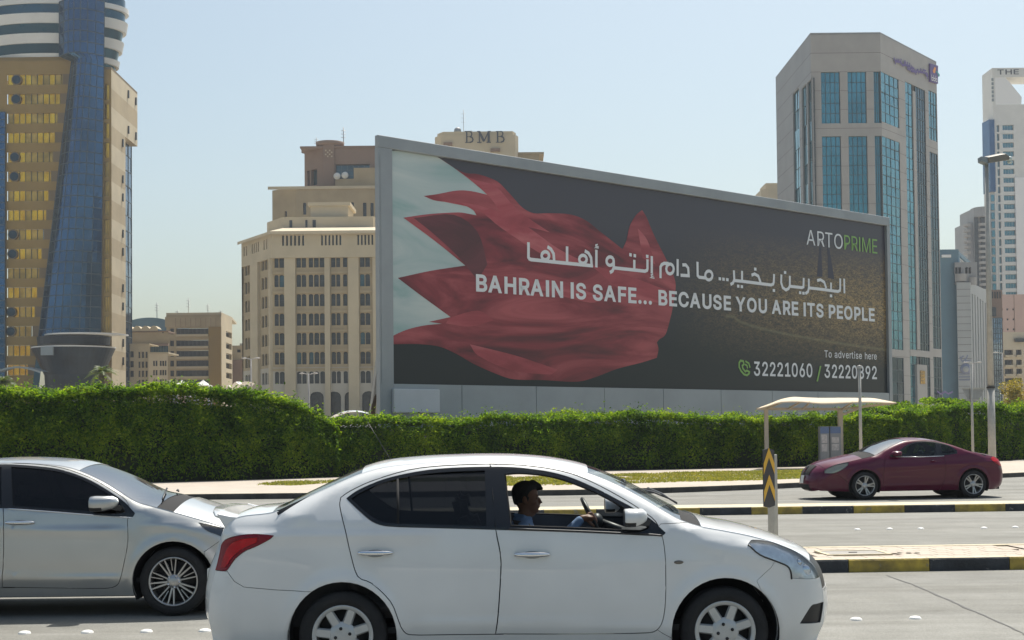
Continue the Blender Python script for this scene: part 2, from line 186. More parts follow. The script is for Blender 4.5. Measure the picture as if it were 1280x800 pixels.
GLY = json.loads(r"""{".":[198,[[95,-4,86,-4,78,-1,70,3,63,9,57,16,53,24,50,32,50,41,50,50,53,59,57,66,63,73,70,79,78,83,86,86,95,87,104,86,113,83,121,79,128,73,134,66,138,59,140,50,141,41,140,32,138,24,134,16,128,9,121,3,113,-1,104,-4]]],"/":[295,[[235,533,71,-76,14,-76,178,533]]],"0":[465,[[227,-7,199,-5,174,1,151,11,130,24,111,41,95,62,80,86,69,113,60,144,53,178,49,214,48,254,49,294,53,330,60,364,69,395,81,422,95,447,112,467,130,484,151,498,174,508,200,514,227,516,254,514,279,508,302,498,323,484,342,467,358,447,372,422,384,395,393,364,400,330,404,294,405,254,404,214,400,178,393,144,384,113,373,86,359,62,342,41,323,24,302,11,279,1,254,-5],[227,50,245,51,261,56,276,63,290,74,303,87,313,103,323,122,330,144,336,168,340,194,343,223,344,254,343,285,340,314,336,341,330,365,323,387,313,405,303,422,290,435,276,446,261,453,245,458,227,460,209,458,192,453,177,446,163,435,151,422,140,405,131,387,123,365,117,341,113,314,110,285,109,254,110,223,113,194,117,168,123,144,131,122,140,103,151,87,163,74,177,63,192,56,209,51]]],"1":[437,[[76,0,76,55,391,55,391,0],[276,509,276,0,212,0,212,448,209,448,86,358,86,427,198,509]]],"2":[449,[[64,0,64,47,234,229,248,243,261,257,272,270,282,282,291,294,299,305,305,316,311,327,315,337,318,348,320,360,320,371,319,385,317,397,313,408,308,419,301,428,293,436,283,443,273,449,262,454,250,457,237,459,224,460,209,459,196,457,184,453,172,447,162,441,153,433,145,424,139,413,134,402,130,390,128,376,127,362,66,362,67,384,71,405,77,424,86,442,98,459,111,473,126,486,143,496,162,505,182,511,203,514,225,516,247,514,268,511,288,505,306,497,323,486,337,474,350,461,361,445,370,428,376,411,380,392,381,372,380,358,378,345,375,331,371,318,365,304,357,290,347,275,336,259,322,241,306,223,288,202,267,180,153,60,153,57,389,57,389,0]]],"3":[469,[[218,-7,195,-6,173,-3,152,2,133,10,114,19,98,30,83,43,70,57,60,74,52,91,46,111,44,132,109,132,111,119,115,107,120,97,126,87,134,78,144,71,154,64,165,59,178,55,191,52,204,50,219,50,234,51,248,53,262,56,275,61,287,67,297,74,307,83,315,93,321,104,325,116,328,130,329,145,328,158,326,172,322,184,316,196,308,207,299,217,288,226,275,234,260,240,242,244,223,247,201,248,157,248,157,299,288,448,288,452,70,452,70,509,372,509,372,461,211,278,211,289,239,290,264,288,287,284,308,276,327,265,344,253,359,239,371,222,381,205,387,186,392,166,393,145,392,123,387,103,380,84,370,66,358,50,344,36,327,23,309,12,288,4,266,-2,243,-6]]],"6":[450,[[226,-7,203,-5,182,-1,161,5,142,15,125,26,109,40,96,56,84,74,75,94,69,115,65,138,64,162,65,180,68,199,73,219,80,239,89,261,102,285,118,311,137,340,252,509,322,509,151,261,145,261,149,268,154,275,159,281,165,288,172,293,179,299,187,303,196,307,205,310,214,312,224,314,235,314,257,313,278,309,298,303,316,295,332,284,346,271,359,257,370,240,378,221,384,201,388,180,389,157,388,134,384,112,377,92,368,73,356,55,343,39,327,26,310,14,291,5,271,-2,249,-6],[226,48,241,49,254,52,267,56,279,63,289,70,299,79,307,90,314,101,320,114,324,128,327,142,327,157,327,173,324,187,320,201,314,213,307,225,299,235,289,244,279,251,267,258,254,262,241,264,226,265,212,264,198,262,186,258,174,252,163,244,153,235,145,225,138,214,132,201,128,188,126,174,125,158,126,143,128,128,132,114,138,102,145,90,153,79,163,70,174,63,186,56,198,52,212,49]]],"8":[461,[[226,-7,201,-6,178,-2,156,3,136,11,117,21,101,33,86,47,74,62,64,78,57,96,53,115,52,135,53,151,55,166,59,181,65,195,72,208,81,220,90,231,101,241,113,249,125,256,139,261,153,265,153,267,135,273,119,282,105,293,93,308,83,324,76,342,72,360,70,380,72,399,75,417,82,434,90,450,101,464,114,477,129,488,146,498,164,506,184,511,204,514,226,516,248,514,269,511,288,506,306,498,323,488,337,477,350,464,361,450,370,434,377,417,380,399,382,380,380,361,376,342,369,324,359,308,347,293,333,282,318,273,300,267,300,265,314,261,327,256,339,249,351,241,362,231,372,220,380,208,387,195,393,181,397,166,400,151,401,135,399,115,395,96,388,78,378,62,366,47,352,33,335,21,317,11,296,3,275,-2,251,-6],[226,49,243,50,258,52,272,55,285,60,296,66,307,74,315,82,323,91,329,102,333,113,336,126,337,139,336,152,333,165,329,177,322,189,314,199,305,208,295,216,283,223,270,228,256,232,242,234,226,235,211,234,196,232,182,228,169,223,157,216,147,208,138,199,130,189,123,177,119,165,116,152,115,139,116,126,119,113,123,102,129,91,136,82,145,74,156,66,167,60,180,55,195,52,210,50],[226,290,239,290,252,292,263,296,274,300,284,306,293,313,300,321,307,330,312,341,316,351,318,363,319,376,318,388,316,399,313,410,308,420,301,429,294,437,285,444,275,449,264,454,252,457,240,459,226,460,213,459,200,457,188,454,177,449,167,444,159,437,151,429,145,420,139,410,136,399,134,388,133,376,134,363,136,351,139,341,145,330,151,321,159,313,168,306,178,300,189,296,201,292,213,290]]],"9":[450,[[226,516,249,514,271,510,291,503,310,494,328,482,343,468,356,452,368,434,377,414,384,393,388,371,389,347,388,328,385,309,380,290,373,270,363,248,350,224,334,197,315,168,200,0,130,0,301,248,307,248,303,240,299,234,294,227,287,221,281,215,273,210,265,206,257,202,248,199,238,196,228,195,218,195,195,196,175,199,155,206,137,214,121,225,106,237,94,252,83,269,74,287,68,307,65,329,64,352,65,375,69,397,75,417,85,436,96,454,110,469,125,483,143,494,162,504,182,510,203,514],[226,460,212,459,199,457,186,452,174,446,163,438,154,429,145,419,138,407,133,395,129,381,126,367,125,352,126,336,129,322,133,308,138,295,145,284,154,274,163,265,174,257,186,251,199,247,212,244,226,243,240,244,254,247,267,251,279,257,289,265,299,273,307,284,314,295,320,308,324,321,327,335,327,350,327,366,324,381,320,394,314,407,307,419,299,429,290,438,279,446,267,452,254,457,241,459]]],"A":[523,[[16,0,201,509,276,509,463,0,395,0,287,302,282,317,276,334,270,352,264,372,257,394,250,420,241,447,232,478,245,478,236,447,228,419,220,393,213,371,206,351,201,333,195,317,191,302,85,0],[110,142,110,199,370,199,370,142]]],"B":[456,[[60,0,60,509,241,509,266,508,289,504,310,499,329,491,345,481,359,469,371,456,381,442,388,426,394,410,397,392,398,374,397,358,395,344,392,331,387,320,380,310,373,301,365,293,356,286,347,280,336,275,326,270,315,267,315,262,327,261,339,257,351,252,363,245,374,237,385,227,394,216,402,203,409,189,414,173,417,155,418,136,417,117,413,100,408,83,400,67,390,52,377,39,362,28,344,18,324,10,301,4,275,1,247,0],[125,57,245,57,272,58,296,63,315,70,330,80,341,92,349,105,354,120,355,137,355,149,352,161,348,173,342,184,335,194,327,203,317,211,306,218,293,224,279,228,264,230,248,231,125,231],[125,285,238,285,252,286,265,288,277,291,288,296,299,302,308,309,316,317,323,326,329,337,333,348,335,359,336,372,334,388,330,403,323,417,313,429,299,439,283,446,263,450,240,452,125,452]]],"C":[530,[[267,-7,235,-5,205,1,177,11,150,25,126,42,104,63,86,88,70,115,57,146,48,179,42,215,40,254,42,293,48,329,57,362,70,393,86,421,104,445,126,466,150,484,177,498,205,508,235,514,267,516,286,515,305,513,323,509,340,504,357,498,373,490,388,481,402,471,415,460,427,447,438,433,448,418,456,402,463,385,469,367,473,348,408,348,405,361,401,373,395,384,389,395,382,404,375,413,366,421,357,428,348,435,337,440,327,445,315,449,304,452,292,454,280,455,267,456,245,454,223,450,203,443,184,432,166,419,150,403,137,385,125,364,116,340,109,314,105,285,103,254,105,223,109,194,116,168,125,145,137,123,151,105,166,89,184,76,203,66,223,59,245,54,267,53,280,53,292,55,304,57,315,60,327,64,337,69,348,74,357,81,366,88,375,96,382,105,389,114,395,125,401,136,405,148,408,160,473,160,469,142,463,124,457,107,448,91,438,76,428,62,416,49,402,38,388,28,373,19,357,11,341,5,323,0,305,-4,286,-6]]],"D":[502,[[219,0,96,0,96,57,215,57,244,58,272,63,296,70,318,81,337,94,354,110,368,128,379,149,388,172,394,198,398,226,399,255,398,285,394,312,388,337,379,361,368,381,354,399,338,415,320,428,299,438,275,446,249,450,221,452,93,452,93,509,225,509,261,507,294,501,325,492,353,478,377,461,399,441,418,418,433,391,446,361,455,329,460,293,462,255,460,217,455,181,446,149,433,119,417,92,398,68,376,48,351,31,322,17,291,8,256,2],[125,509,125,0,60,0,60,509]]],"E":[419,[[60,0,60,509,372,509,372,452,125,452,125,286,355,286,355,229,125,229,125,57,375,57,375,0]]],"F":[410,[[60,0,60,509,369,509,369,452,125,452,125,278,346,278,346,221,125,221,125,0]]],"H":[517,[[60,0,60,509,125,509,125,289,392,289,392,509,457,509,457,0,392,0,392,232,125,232,125,0]]],"I":[329,[[31,0,31,57,118,57,118,452,31,452,31,509,269,509,269,452,183,452,183,57,269,57,269,0]]],"L":[393,[[60,0,60,509,125,509,125,57,361,57,361,0]]],"M":[628,[[60,0,60,509,152,509,277,187,280,181,282,174,285,167,287,159,290,150,293,141,296,132,299,123,302,113,305,103,308,93,311,84,314,74,317,65,319,57,322,49,307,49,318,83,321,92,324,102,327,111,330,121,333,131,336,140,339,149,342,158,345,167,348,174,350,181,352,187,476,509,568,509,568,0,504,0,504,291,504,299,504,308,504,317,504,327,505,337,505,347,505,358,505,369,506,413,506,424,507,435,507,446,507,457,513,457,509,445,505,433,502,421,498,409,494,397,490,386,486,374,482,363,478,352,474,341,471,331,467,322,464,313,461,305,458,297,456,291,342,0,286,0,170,291,168,297,165,304,162,312,159,321,156,330,152,340,149,350,145,361,141,372,137,384,133,396,129,408,125,420,121,432,116,445,112,457,119,457,119,447,119,437,120,427,120,416,120,405,120,394,121,383,121,372,122,328,122,318,122,309,122,300,122,291,122,0]]],"N":[523,[[60,0,60,509,136,509,343,183,347,176,352,169,357,160,363,151,369,141,375,130,381,119,388,107,394,94,401,82,407,68,414,55,405,54,403,68,402,81,401,95,401,108,400,121,400,134,399,146,399,157,399,168,399,178,399,187,399,195,399,509,463,509,463,0,387,0,202,290,196,300,190,310,184,320,177,331,171,342,164,354,156,367,148,381,108,452,119,454,122,384,123,368,123,354,124,340,124,328,125,317,125,307,125,298,125,291,125,0]]],"O":[553,[[267,-7,235,-5,205,1,177,11,150,25,126,42,105,63,86,88,70,115,57,146,48,179,42,215,40,254,42,293,48,329,57,362,70,393,86,421,105,445,126,466,150,484,177,498,205,508,235,514,267,516,299,514,329,508,357,498,384,484,408,466,429,445,448,421,464,393,477,362,486,329,491,293,493,254,491,215,486,179,477,146,464,115,448,88,429,63,408,42,384,25,357,11,329,1,299,-5],[267,53,289,54,310,59,330,66,349,76,367,89,383,105,396,123,408,144,418,168,425,194,429,223,430,254,429,286,425,314,418,341,408,365,396,386,383,404,367,420,349,433,330,443,310,450,289,454,267,456,245,454,223,450,203,443,184,433,167,420,151,404,137,385,125,364,116,340,109,314,105,285,103,254,105,223,109,194,116,168,125,144,137,123,151,105,167,89,184,76,203,66,223,59,245,54]]],"P":[445,[[60,0,60,509,235,509,263,507,289,503,312,497,332,487,350,476,366,462,379,447,390,430,398,411,404,391,407,370,409,348,407,325,404,304,398,284,390,265,379,248,366,233,350,219,332,207,312,198,289,191,263,187,235,186,109,186,109,242,233,242,252,243,269,246,284,250,297,256,308,264,318,272,327,282,333,294,338,306,342,319,344,333,344,348,344,362,342,376,338,389,333,402,326,413,318,423,308,431,297,439,284,444,268,449,251,451,232,452,125,452,125,0]]],"R":[449,[[60,0,60,509,236,509,264,507,290,504,313,497,333,489,351,478,367,465,380,450,390,433,399,415,405,395,408,374,409,352,408,330,405,309,399,290,390,271,380,255,367,240,351,228,333,217,312,209,289,203,264,199,236,198,96,198,96,255,234,255,252,256,269,258,284,262,298,267,309,273,319,281,327,290,334,300,339,312,342,324,344,338,345,352,344,367,342,380,339,393,334,405,327,415,319,425,309,433,298,440,284,445,269,449,252,451,233,452,125,452,125,0],[353,0,230,229,303,229,428,0]]],"S":[468,[[224,-9,197,-8,172,-4,149,1,128,9,108,19,91,31,76,45,64,60,54,77,46,96,41,115,38,137,104,137,107,123,110,110,116,98,123,88,132,79,142,71,154,64,166,59,180,55,194,52,209,50,224,49,241,50,257,52,272,55,286,60,299,66,311,74,321,82,329,92,336,102,341,114,345,126,346,139,345,151,342,161,338,171,332,179,325,186,316,193,307,199,296,205,284,209,272,214,259,218,245,222,184,239,154,249,128,260,105,274,86,289,71,307,60,326,54,348,52,372,53,393,58,413,65,431,75,448,87,463,102,476,119,488,138,498,158,506,180,511,203,514,227,516,252,514,275,511,296,505,316,498,334,488,351,476,365,463,377,449,387,433,394,415,399,397,401,378,337,378,334,396,326,412,316,426,302,437,286,447,267,453,247,457,225,459,209,458,194,456,180,452,167,448,156,442,145,435,136,427,129,418,123,409,118,398,116,387,115,376,116,363,119,352,124,342,131,334,139,326,148,319,158,313,169,308,180,304,191,300,202,296,212,293,264,279,276,276,287,272,299,268,312,264,324,258,336,252,347,245,359,238,369,229,379,220,387,209,395,198,401,185,405,171,407,155,408,139,407,118,403,99,396,81,386,64,374,48,360,34,343,21,323,11,302,2,278,-4,252,-8]]],"T":[477,[[32,452,32,509,417,509,417,452,257,452,257,0,193,0,193,452]]],"U":[517,[[259,-8,230,-7,203,-2,177,5,154,15,133,28,114,43,98,60,85,80,74,101,66,124,62,148,60,173,60,509,124,509,124,178,125,160,128,144,133,128,141,113,150,99,160,87,173,77,187,68,203,61,220,56,239,53,259,52,279,53,298,56,315,61,331,68,345,77,357,87,368,99,377,113,384,128,389,144,392,160,393,178,393,509,457,509,457,173,456,148,451,124,443,101,433,80,419,60,403,43,384,28,363,15,340,5,315,-2,288,-7]]],"Y":[516,[[203,0,203,208,16,509,91,509,192,344,200,331,208,318,215,305,222,292,229,279,236,264,243,248,250,230,224,230,231,248,237,265,244,280,251,293,258,306,265,318,273,331,280,344,381,509,455,509,268,208,268,0]]],"a":[419,[[160,-9,142,-8,126,-5,110,-1,94,5,80,12,68,22,57,32,48,45,40,58,35,73,31,90,30,108,31,123,34,138,38,150,43,161,50,171,58,179,67,187,78,193,89,199,100,203,112,207,125,211,138,213,152,216,165,218,178,220,194,222,209,224,222,225,234,227,244,228,252,230,259,232,265,235,270,238,273,243,275,248,276,255,276,257,275,268,273,279,271,288,267,297,262,304,256,311,248,317,240,322,230,326,220,329,208,330,196,331,183,330,171,329,159,326,149,322,140,318,132,313,124,307,118,301,112,294,107,288,103,281,100,274,41,291,48,308,57,322,67,335,79,346,91,355,104,364,118,370,133,375,148,379,163,382,179,384,194,384,204,384,215,383,227,382,239,379,251,376,263,372,275,367,286,360,296,353,306,343,315,333,322,320,329,306,333,290,336,272,337,251,337,0,277,0,277,52,272,52,269,45,264,38,258,32,252,25,244,18,236,12,226,6,215,1,203,-3,190,-6,176,-8],[170,45,187,46,202,49,216,53,228,59,239,66,248,74,257,83,263,93,269,104,272,115,275,126,276,138,276,190,273,188,270,186,265,184,259,182,253,180,246,179,239,177,231,176,223,175,216,173,208,172,200,171,193,170,186,169,181,169,175,168,165,166,154,164,144,162,134,159,125,155,117,150,110,145,103,139,98,132,95,124,93,115,92,105,92,95,94,87,98,79,102,72,107,66,114,61,121,56,130,52,139,49,149,47,159,46]]],"b":[432,[[229,-8,213,-7,198,-5,184,-1,172,4,162,10,153,17,145,24,138,31,132,39,127,46,122,53,118,59,112,59,112,0,53,0,53,509,114,509,114,319,118,319,122,325,127,331,132,338,137,346,144,353,152,360,161,367,171,373,183,378,197,381,212,384,229,384,252,383,274,378,294,371,313,361,330,347,345,332,359,313,370,293,379,270,385,245,389,218,390,189,389,160,385,133,379,108,370,84,359,64,346,45,330,29,313,16,294,5,274,-2,252,-7],[220,47,237,48,253,51,267,57,279,66,291,76,301,88,309,101,316,117,321,133,325,151,327,170,328,189,327,209,325,227,321,245,316,261,309,276,301,290,291,301,280,311,267,319,253,325,237,329,220,330,203,329,188,325,174,320,161,312,150,302,140,291,132,278,125,263,120,247,116,229,113,210,113,189,113,169,116,150,120,132,125,115,132,100,140,86,150,75,162,65,174,57,188,51,204,48]]],"d":[450,[[195,-8,172,-7,151,-2,130,5,111,16,94,29,79,45,66,64,55,84,46,108,39,133,35,160,34,189,35,218,39,245,46,270,55,293,66,313,79,332,95,347,112,361,131,371,151,378,173,383,196,384,213,384,228,381,241,378,253,373,263,367,272,360,280,353,287,346,293,338,298,331,303,325,306,319,311,319,311,509,372,509,372,0,313,0,313,59,307,59,303,53,298,46,293,39,287,31,280,24,272,17,263,10,252,4,241,-1,227,-5,212,-7],[205,47,221,48,236,51,250,57,263,65,274,75,284,86,293,100,299,115,305,132,309,150,311,169,312,189,311,210,309,229,305,247,300,263,293,278,284,291,275,302,263,312,251,320,237,325,221,329,205,330,187,329,172,325,157,319,145,311,133,301,124,290,115,276,108,261,103,245,99,227,97,209,96,189,97,170,99,151,103,133,109,117,115,101,124,88,134,76,145,66,158,57,172,51,188,48]]],"e":[430,[[212,-8,185,-7,161,-2,138,6,117,16,98,30,82,46,68,64,56,85,46,108,40,132,35,159,34,187,35,215,39,242,46,267,55,290,67,311,81,329,97,346,115,359,135,370,157,378,180,383,205,384,221,384,236,382,251,379,266,374,280,368,294,361,307,351,319,341,331,329,341,315,350,299,357,282,363,263,368,242,370,219,371,194,371,169,75,169,75,221,338,221,310,202,309,220,307,237,303,254,298,269,291,282,283,294,273,305,263,314,250,321,237,326,222,329,205,330,189,329,173,326,159,321,146,313,135,304,125,294,116,282,109,270,103,256,99,241,97,226,96,211,96,178,97,157,100,139,104,122,110,106,118,92,128,80,139,70,151,61,165,55,179,50,195,47,212,46,224,47,234,48,244,50,254,53,263,56,271,61,278,66,285,73,292,80,297,88,302,96,306,105,365,91,360,77,353,63,345,51,335,39,324,29,311,19,298,11,283,4,266,-1,249,-5,231,-7]]],"h":[418,[[114,227,114,0,53,0,53,509,114,509,114,287,102,287,112,312,124,332,137,349,152,362,169,372,187,379,207,383,227,384,246,383,264,380,280,376,295,369,309,360,321,349,332,336,341,321,348,304,353,285,356,264,357,240,357,0,296,0,296,235,295,256,290,275,283,291,273,304,260,315,246,323,229,328,210,329,197,328,184,326,172,322,161,317,150,311,141,303,133,293,126,283,121,271,117,257,114,243]]],"i":[185,[[53,0,53,379,114,379,114,0],[84,443,75,444,67,446,60,449,54,455,48,461,44,468,42,475,41,483,42,491,44,499,48,506,54,512,60,517,67,521,75,523,84,524,92,523,100,521,107,517,114,512,119,506,123,499,126,491,126,483,126,475,123,468,119,461,114,455,107,449,100,446,92,444]]],"k":[388,[[110,137,110,212,121,212,284,379,360,379,184,199,177,199],[53,0,53,509,114,509,114,0],[294,0,148,186,191,229,372,0]]],"o":[441,[[207,-8,182,-7,159,-2,137,6,117,16,98,30,82,46,68,64,56,85,46,108,40,133,36,159,34,187,36,216,40,243,46,268,56,291,68,312,82,330,98,346,117,360,137,371,159,378,182,383,207,384,233,383,256,378,278,371,299,360,317,346,333,330,347,312,359,291,369,268,376,243,380,216,381,187,380,159,376,133,369,108,359,85,347,64,333,46,317,30,299,16,278,6,256,-2,233,-7],[207,46,226,48,242,51,257,57,270,66,282,76,292,89,300,102,307,117,312,134,316,151,318,169,319,187,318,206,316,224,312,242,307,258,300,274,292,287,282,300,270,310,257,319,242,325,226,329,207,330,189,329,173,325,158,319,145,310,134,300,124,287,115,274,108,258,103,242,99,224,97,206,96,187,97,169,99,151,103,134,108,117,115,102,124,89,134,76,145,66,158,57,173,51,189,48]]],"r":[267,[[53,0,53,379,112,379,112,321,115,321,122,335,130,347,140,358,152,367,166,375,181,380,196,384,213,385,217,385,221,385,225,385,229,384,234,384,237,384,241,384,243,384,243,322,242,323,239,323,235,324,230,324,224,325,219,325,213,326,207,326,194,325,182,323,170,319,159,315,149,309,140,301,132,293,126,284,121,273,117,262,114,250,114,237,114,0]]],"s":[390,[[182,-8,163,-7,145,-5,128,-2,112,3,98,10,84,18,72,27,62,38,53,50,45,63,40,78,36,94,94,107,99,92,105,79,114,69,124,60,136,54,150,49,165,46,181,45,200,46,217,50,232,55,244,62,255,71,262,81,267,91,268,103,267,112,265,121,260,129,254,136,246,142,237,147,225,151,212,155,149,170,125,177,104,186,87,196,72,208,61,222,53,237,48,255,47,274,48,290,51,305,57,319,65,332,75,343,87,354,100,363,115,370,131,377,149,381,167,384,187,384,206,384,223,381,239,378,254,372,267,366,279,358,290,349,299,339,307,328,314,316,319,303,324,290,268,277,264,288,258,298,251,307,243,316,232,323,219,328,205,331,187,333,171,332,156,329,143,324,131,317,121,308,114,299,110,289,109,277,110,267,112,258,117,250,124,243,133,237,144,232,157,227,172,223,229,209,254,202,275,194,292,183,306,171,317,158,325,142,330,125,331,107,330,90,326,75,321,61,312,47,302,35,290,24,276,15,260,6,242,0,223,-5,203,-7]]],"t":[281,[[204,379,204,327,6,327,6,379],[65,471,126,471,126,98,127,86,128,76,132,68,136,61,142,56,150,53,159,51,170,50,173,50,177,50,181,51,185,51,190,52,194,52,198,53,202,54,213,2,208,0,203,-1,198,-2,192,-3,186,-3,180,-4,174,-4,168,-4,145,-3,125,2,107,10,92,21,80,35,72,52,67,71,65,93]]],"v":[432,[[163,0,17,379,84,379,165,155,171,138,177,121,182,104,187,87,191,70,196,53,201,37,206,21,184,21,189,37,194,53,198,70,203,87,207,104,213,121,218,138,224,155,305,379,371,379,226,0]]]}""")
# ================================================================== THE GROUND
YAW = math.radians(3.43)
UR = Vector((math.cos(YAW), math.sin(YAW), 0)); NR = Vector((-math.sin(YAW), math.cos(YAW), 0))
def RD(s, t, z=0.0): return UR*s + NR*t + Vector((0, 0, z))
def st(p): return (p.dot(UR), p.dot(NR))
KH = 0.15
T1 = st(PG(1160, 713.9))[1]; T1b = st(PG(1160, 681.0, KH))[1]
T2 = st(PG(1000, 642.6))[1]; T2b = T2 + 1.15
T3 = st(PG(360, 624.0))[1]
print('T', T1, T1b, T2, T2b, T3)

def asphalt():
    m = bpy.data.materials.new('asphalt'); m.use_nodes = True; nt = m.node_tree; b = nt.nodes['Principled BSDF']
    b.inputs['Roughness'].default_value = .82; b.inputs['Specular IOR Level'].default_value = .3
    tc = nt.nodes.new('ShaderNodeTexCoord')
    def nz(scale, det, st_=(1, 1, 1)):
        mp = nt.nodes.new('ShaderNodeMapping'); mp.inputs['Scale'].default_value = st_; mp.inputs['Rotation'].default_value = (0, 0, -YAW)
        nt.links.new(tc.outputs['Object'], mp.inputs[0])
        n = nt.nodes.new('ShaderNodeTexNoise'); n.inputs['Scale'].default_value = scale; n.inputs['Detail'].default_value = det; n.inputs['Roughness'].default_value = .6
        nt.links.new(mp.outputs[0], n.inputs['Vector']); return n.outputs['Fac']
    def ramp(s, p0, c0, p1, c1):
        r = nt.nodes.new('ShaderNodeValToRGB'); r.color_ramp.elements[0].position = p0; r.color_ramp.elements[1].position = p1
        r.color_ramp.elements[0].color = (*c0, 1); r.color_ramp.elements[1].color = (*c1, 1); nt.links.new(s, r.inputs[0]); return r.outputs[0]
    def mix(kind, f, a, c):
        x = nt.nodes.new('ShaderNodeMixRGB'); x.blend_type = kind; x.inputs[0].default_value = f
        nt.links.new(a, x.inputs[1]); nt.links.new(c, x.inputs[2]); return x.outputs[0]
    big = ramp(nz(.55, 5, (.28, 1.3, 1)), .32, (.195, .19, .172), .68, (.262, .26, .245))
    streak = ramp(nz(3.0, 4, (.05, 1.6, 1)), .3, (.88, .88, .87), .7, (1.07, 1.07, 1.06))
    patch = ramp(nz(1.7, 6), .35, (.86, .86, .85), .65, (1.05, 1.05, 1.05))
    grain = ramp(nz(85, 2), .3, (.66, .66, .66), .7, (1.22, 1.22, 1.2))
    g2 = ramp(nz(26, 3), .3, (.87, .87, .87), .7, (1.08, 1.08, 1.08))
    c = mix('MULTIPLY', 1, big, streak); c = mix('MULTIPLY', 1, c, patch); c = mix('MULTIPLY', 1, c, grain); c = mix('MULTIPLY', 1, c, g2)
    stain = ramp(nz(1.1, 8, (.6, 1.2, 1)), .60, (1, 1, 1), .72, (.74, .73, .71)); c = mix('MULTIPLY', 1, c, stain)
    track = ramp(nz(.9, 2, (.02, .75, 1)), .42, (.90, .90, .90), .58, (1.03, 1.03, 1.03)); c = mix('MULTIPLY', 1, c, track)
    nt.links.new(c, b.inputs['Base Color'])
    bp = nt.nodes.new('ShaderNodeBump'); bp.inputs['Strength'].default_value = .5; bp.inputs['Distance'].default_value = .01
    nt.links.new(nz(90, 3), bp.inputs['Height']); nt.links.new(bp.outputs[0], b.inputs['Normal'])
    return m
M_asph = asphalt()
M_sand = mat('sandy_ground', (.40, .36, .29), .9, var=.12, scale=.4, bump=.3, bscale=6)
M_pave = mat('pale_paving', (.40, .35, .295), .9, var=.10, scale=1.2, bump=.3, bscale=30)
M_kb = mat('kerb_black', (.030, .033, .038), .65, var=.5, scale=4, bump=.4, bscale=30, detail=8)
M_ky = mat('kerb_yellow', (.42, .30, .045), .7, var=.28, scale=5, bump=.4, bscale=30, detail=8, var2=(.20, .15, .05))
wear(M_kb, (.20, .19, .17), .61, 7); wear(M_ky, (.24, .21, .15), .60, 7)
M_kt = mat('kerb_top_cream', (.50, .44, .31), .8, var=.2, scale=6, bump=.3, bscale=40)
M_kd = mat('kerb_dark', (.045, .043, .04), .75, var=.55, scale=2.5, bump=.4, bscale=30)
M_pink = mat('pink_paver', (.42, .36, .295), .9, var=.16, scale=9, bump=.3, bscale=60)
M_mortar = mat('paver_bed', (.40, .34, .28), .95, var=.1, scale=12)

mb = MB(); mb.add([(-4000, -300, -.03), (4000, -300, -.03), (4000, 6000, -.03), (-4000, 6000, -.03)], [(0, 1, 2, 3)])
setp(mb.build('ground', M_sand), kind='structure')
# road sheet
mb = MB(); a = [RD(-120, -40), RD(140, -40), RD(140, 75), RD(-120, 75)]
mb.add(a, [(0, 1, 2, 3)]); setp(mb.build('road', M_asph), kind='structure')

# far pavement: kerb line follows the photo (bends away on the right)
kpx = [(270, 624.5), (360, 623.6), (675, 619.8), (740, 618.8), (820, 616.8), (900, 614.0), (960, 611.6), (1000, 609.6)]
kl = [PG(*p) for p in kpx]
kl = [kl[0] + UR*(-60) , kl[0] + UR*(-20)] + kl + [PG(1130, 603.5), PG(1260, 597.0), PG(1290, 595.5), PG(1400, 588)]
# pavement slab
top = [Vector((p.x, p.y, .14)) for p in kl]
mb = MB(); n = len(top)
back = [Vector((p.x, 120, .14)) for p in kl]
vs = [p + NR*.16 for p in top] + back
mb.add(vs, [(i, i+1, n+i+1, n+i) for i in range(n-1)])
side_walk = setp(mb.build('pavement', M_pave), kind='structure')

def kerb_run(name, pts, h, w, mats, blk=1.0, phase=0.0, parent=None, topm=None, dist_h=.0):
    """painted kerb stones along a polyline, each stone its own object"""
    kt = []
    # resample into stones
    seg = [0.0]
    for a, b in zip(pts, pts[1:]): seg.append(seg[-1]+(b-a).length)
    def at(d):
        d = max(0, min(seg[-1], d))
        for i in range(len(pts)-1):
            if d <= seg[i+1]+1e-6:
                f = (d-seg[i])/max(1e-6, seg[i+1]-seg[i]); return pts[i].lerp(pts[i+1], f)
        return pts[-1]
    out = []; d = phase; k = 0
    while d < seg[-1]-.05:
        a = at(d+.004); b = at(min(d+blk-.004, seg[-1])); u = (b-a); L = u.length; u.normalize(); nn = Vector((-u.y, u.x, 0))
        c = .018
        prof = [(0, 0), (.006, h-c), (c, h), (w, h), (w, 0)]
        vs = [a + nn*x + Vector((0, 0, z)) for x, z in prof] + [b + nn*x + Vector((0, 0, z)) for x, z in prof]
        m = MB(); np_ = len(prof)
        for i in range(np_-1):
            m.add([vs[i], vs[np_+i], vs[np_+i+1], vs[i+1]], [(0, 1, 2, 3)], 1 if i >= 2 and i < 3 else 0)
        m.add(vs, [tuple(range(np_)), tuple(range(2*np_-1, np_-1, -1))], 0)
        mt = mats[k % len(mats)]
        out.append(m.build('kerb_stone', [mt, topm[k % len(topm)] if topm else mt], parent)); d += blk; k += 1
    return out

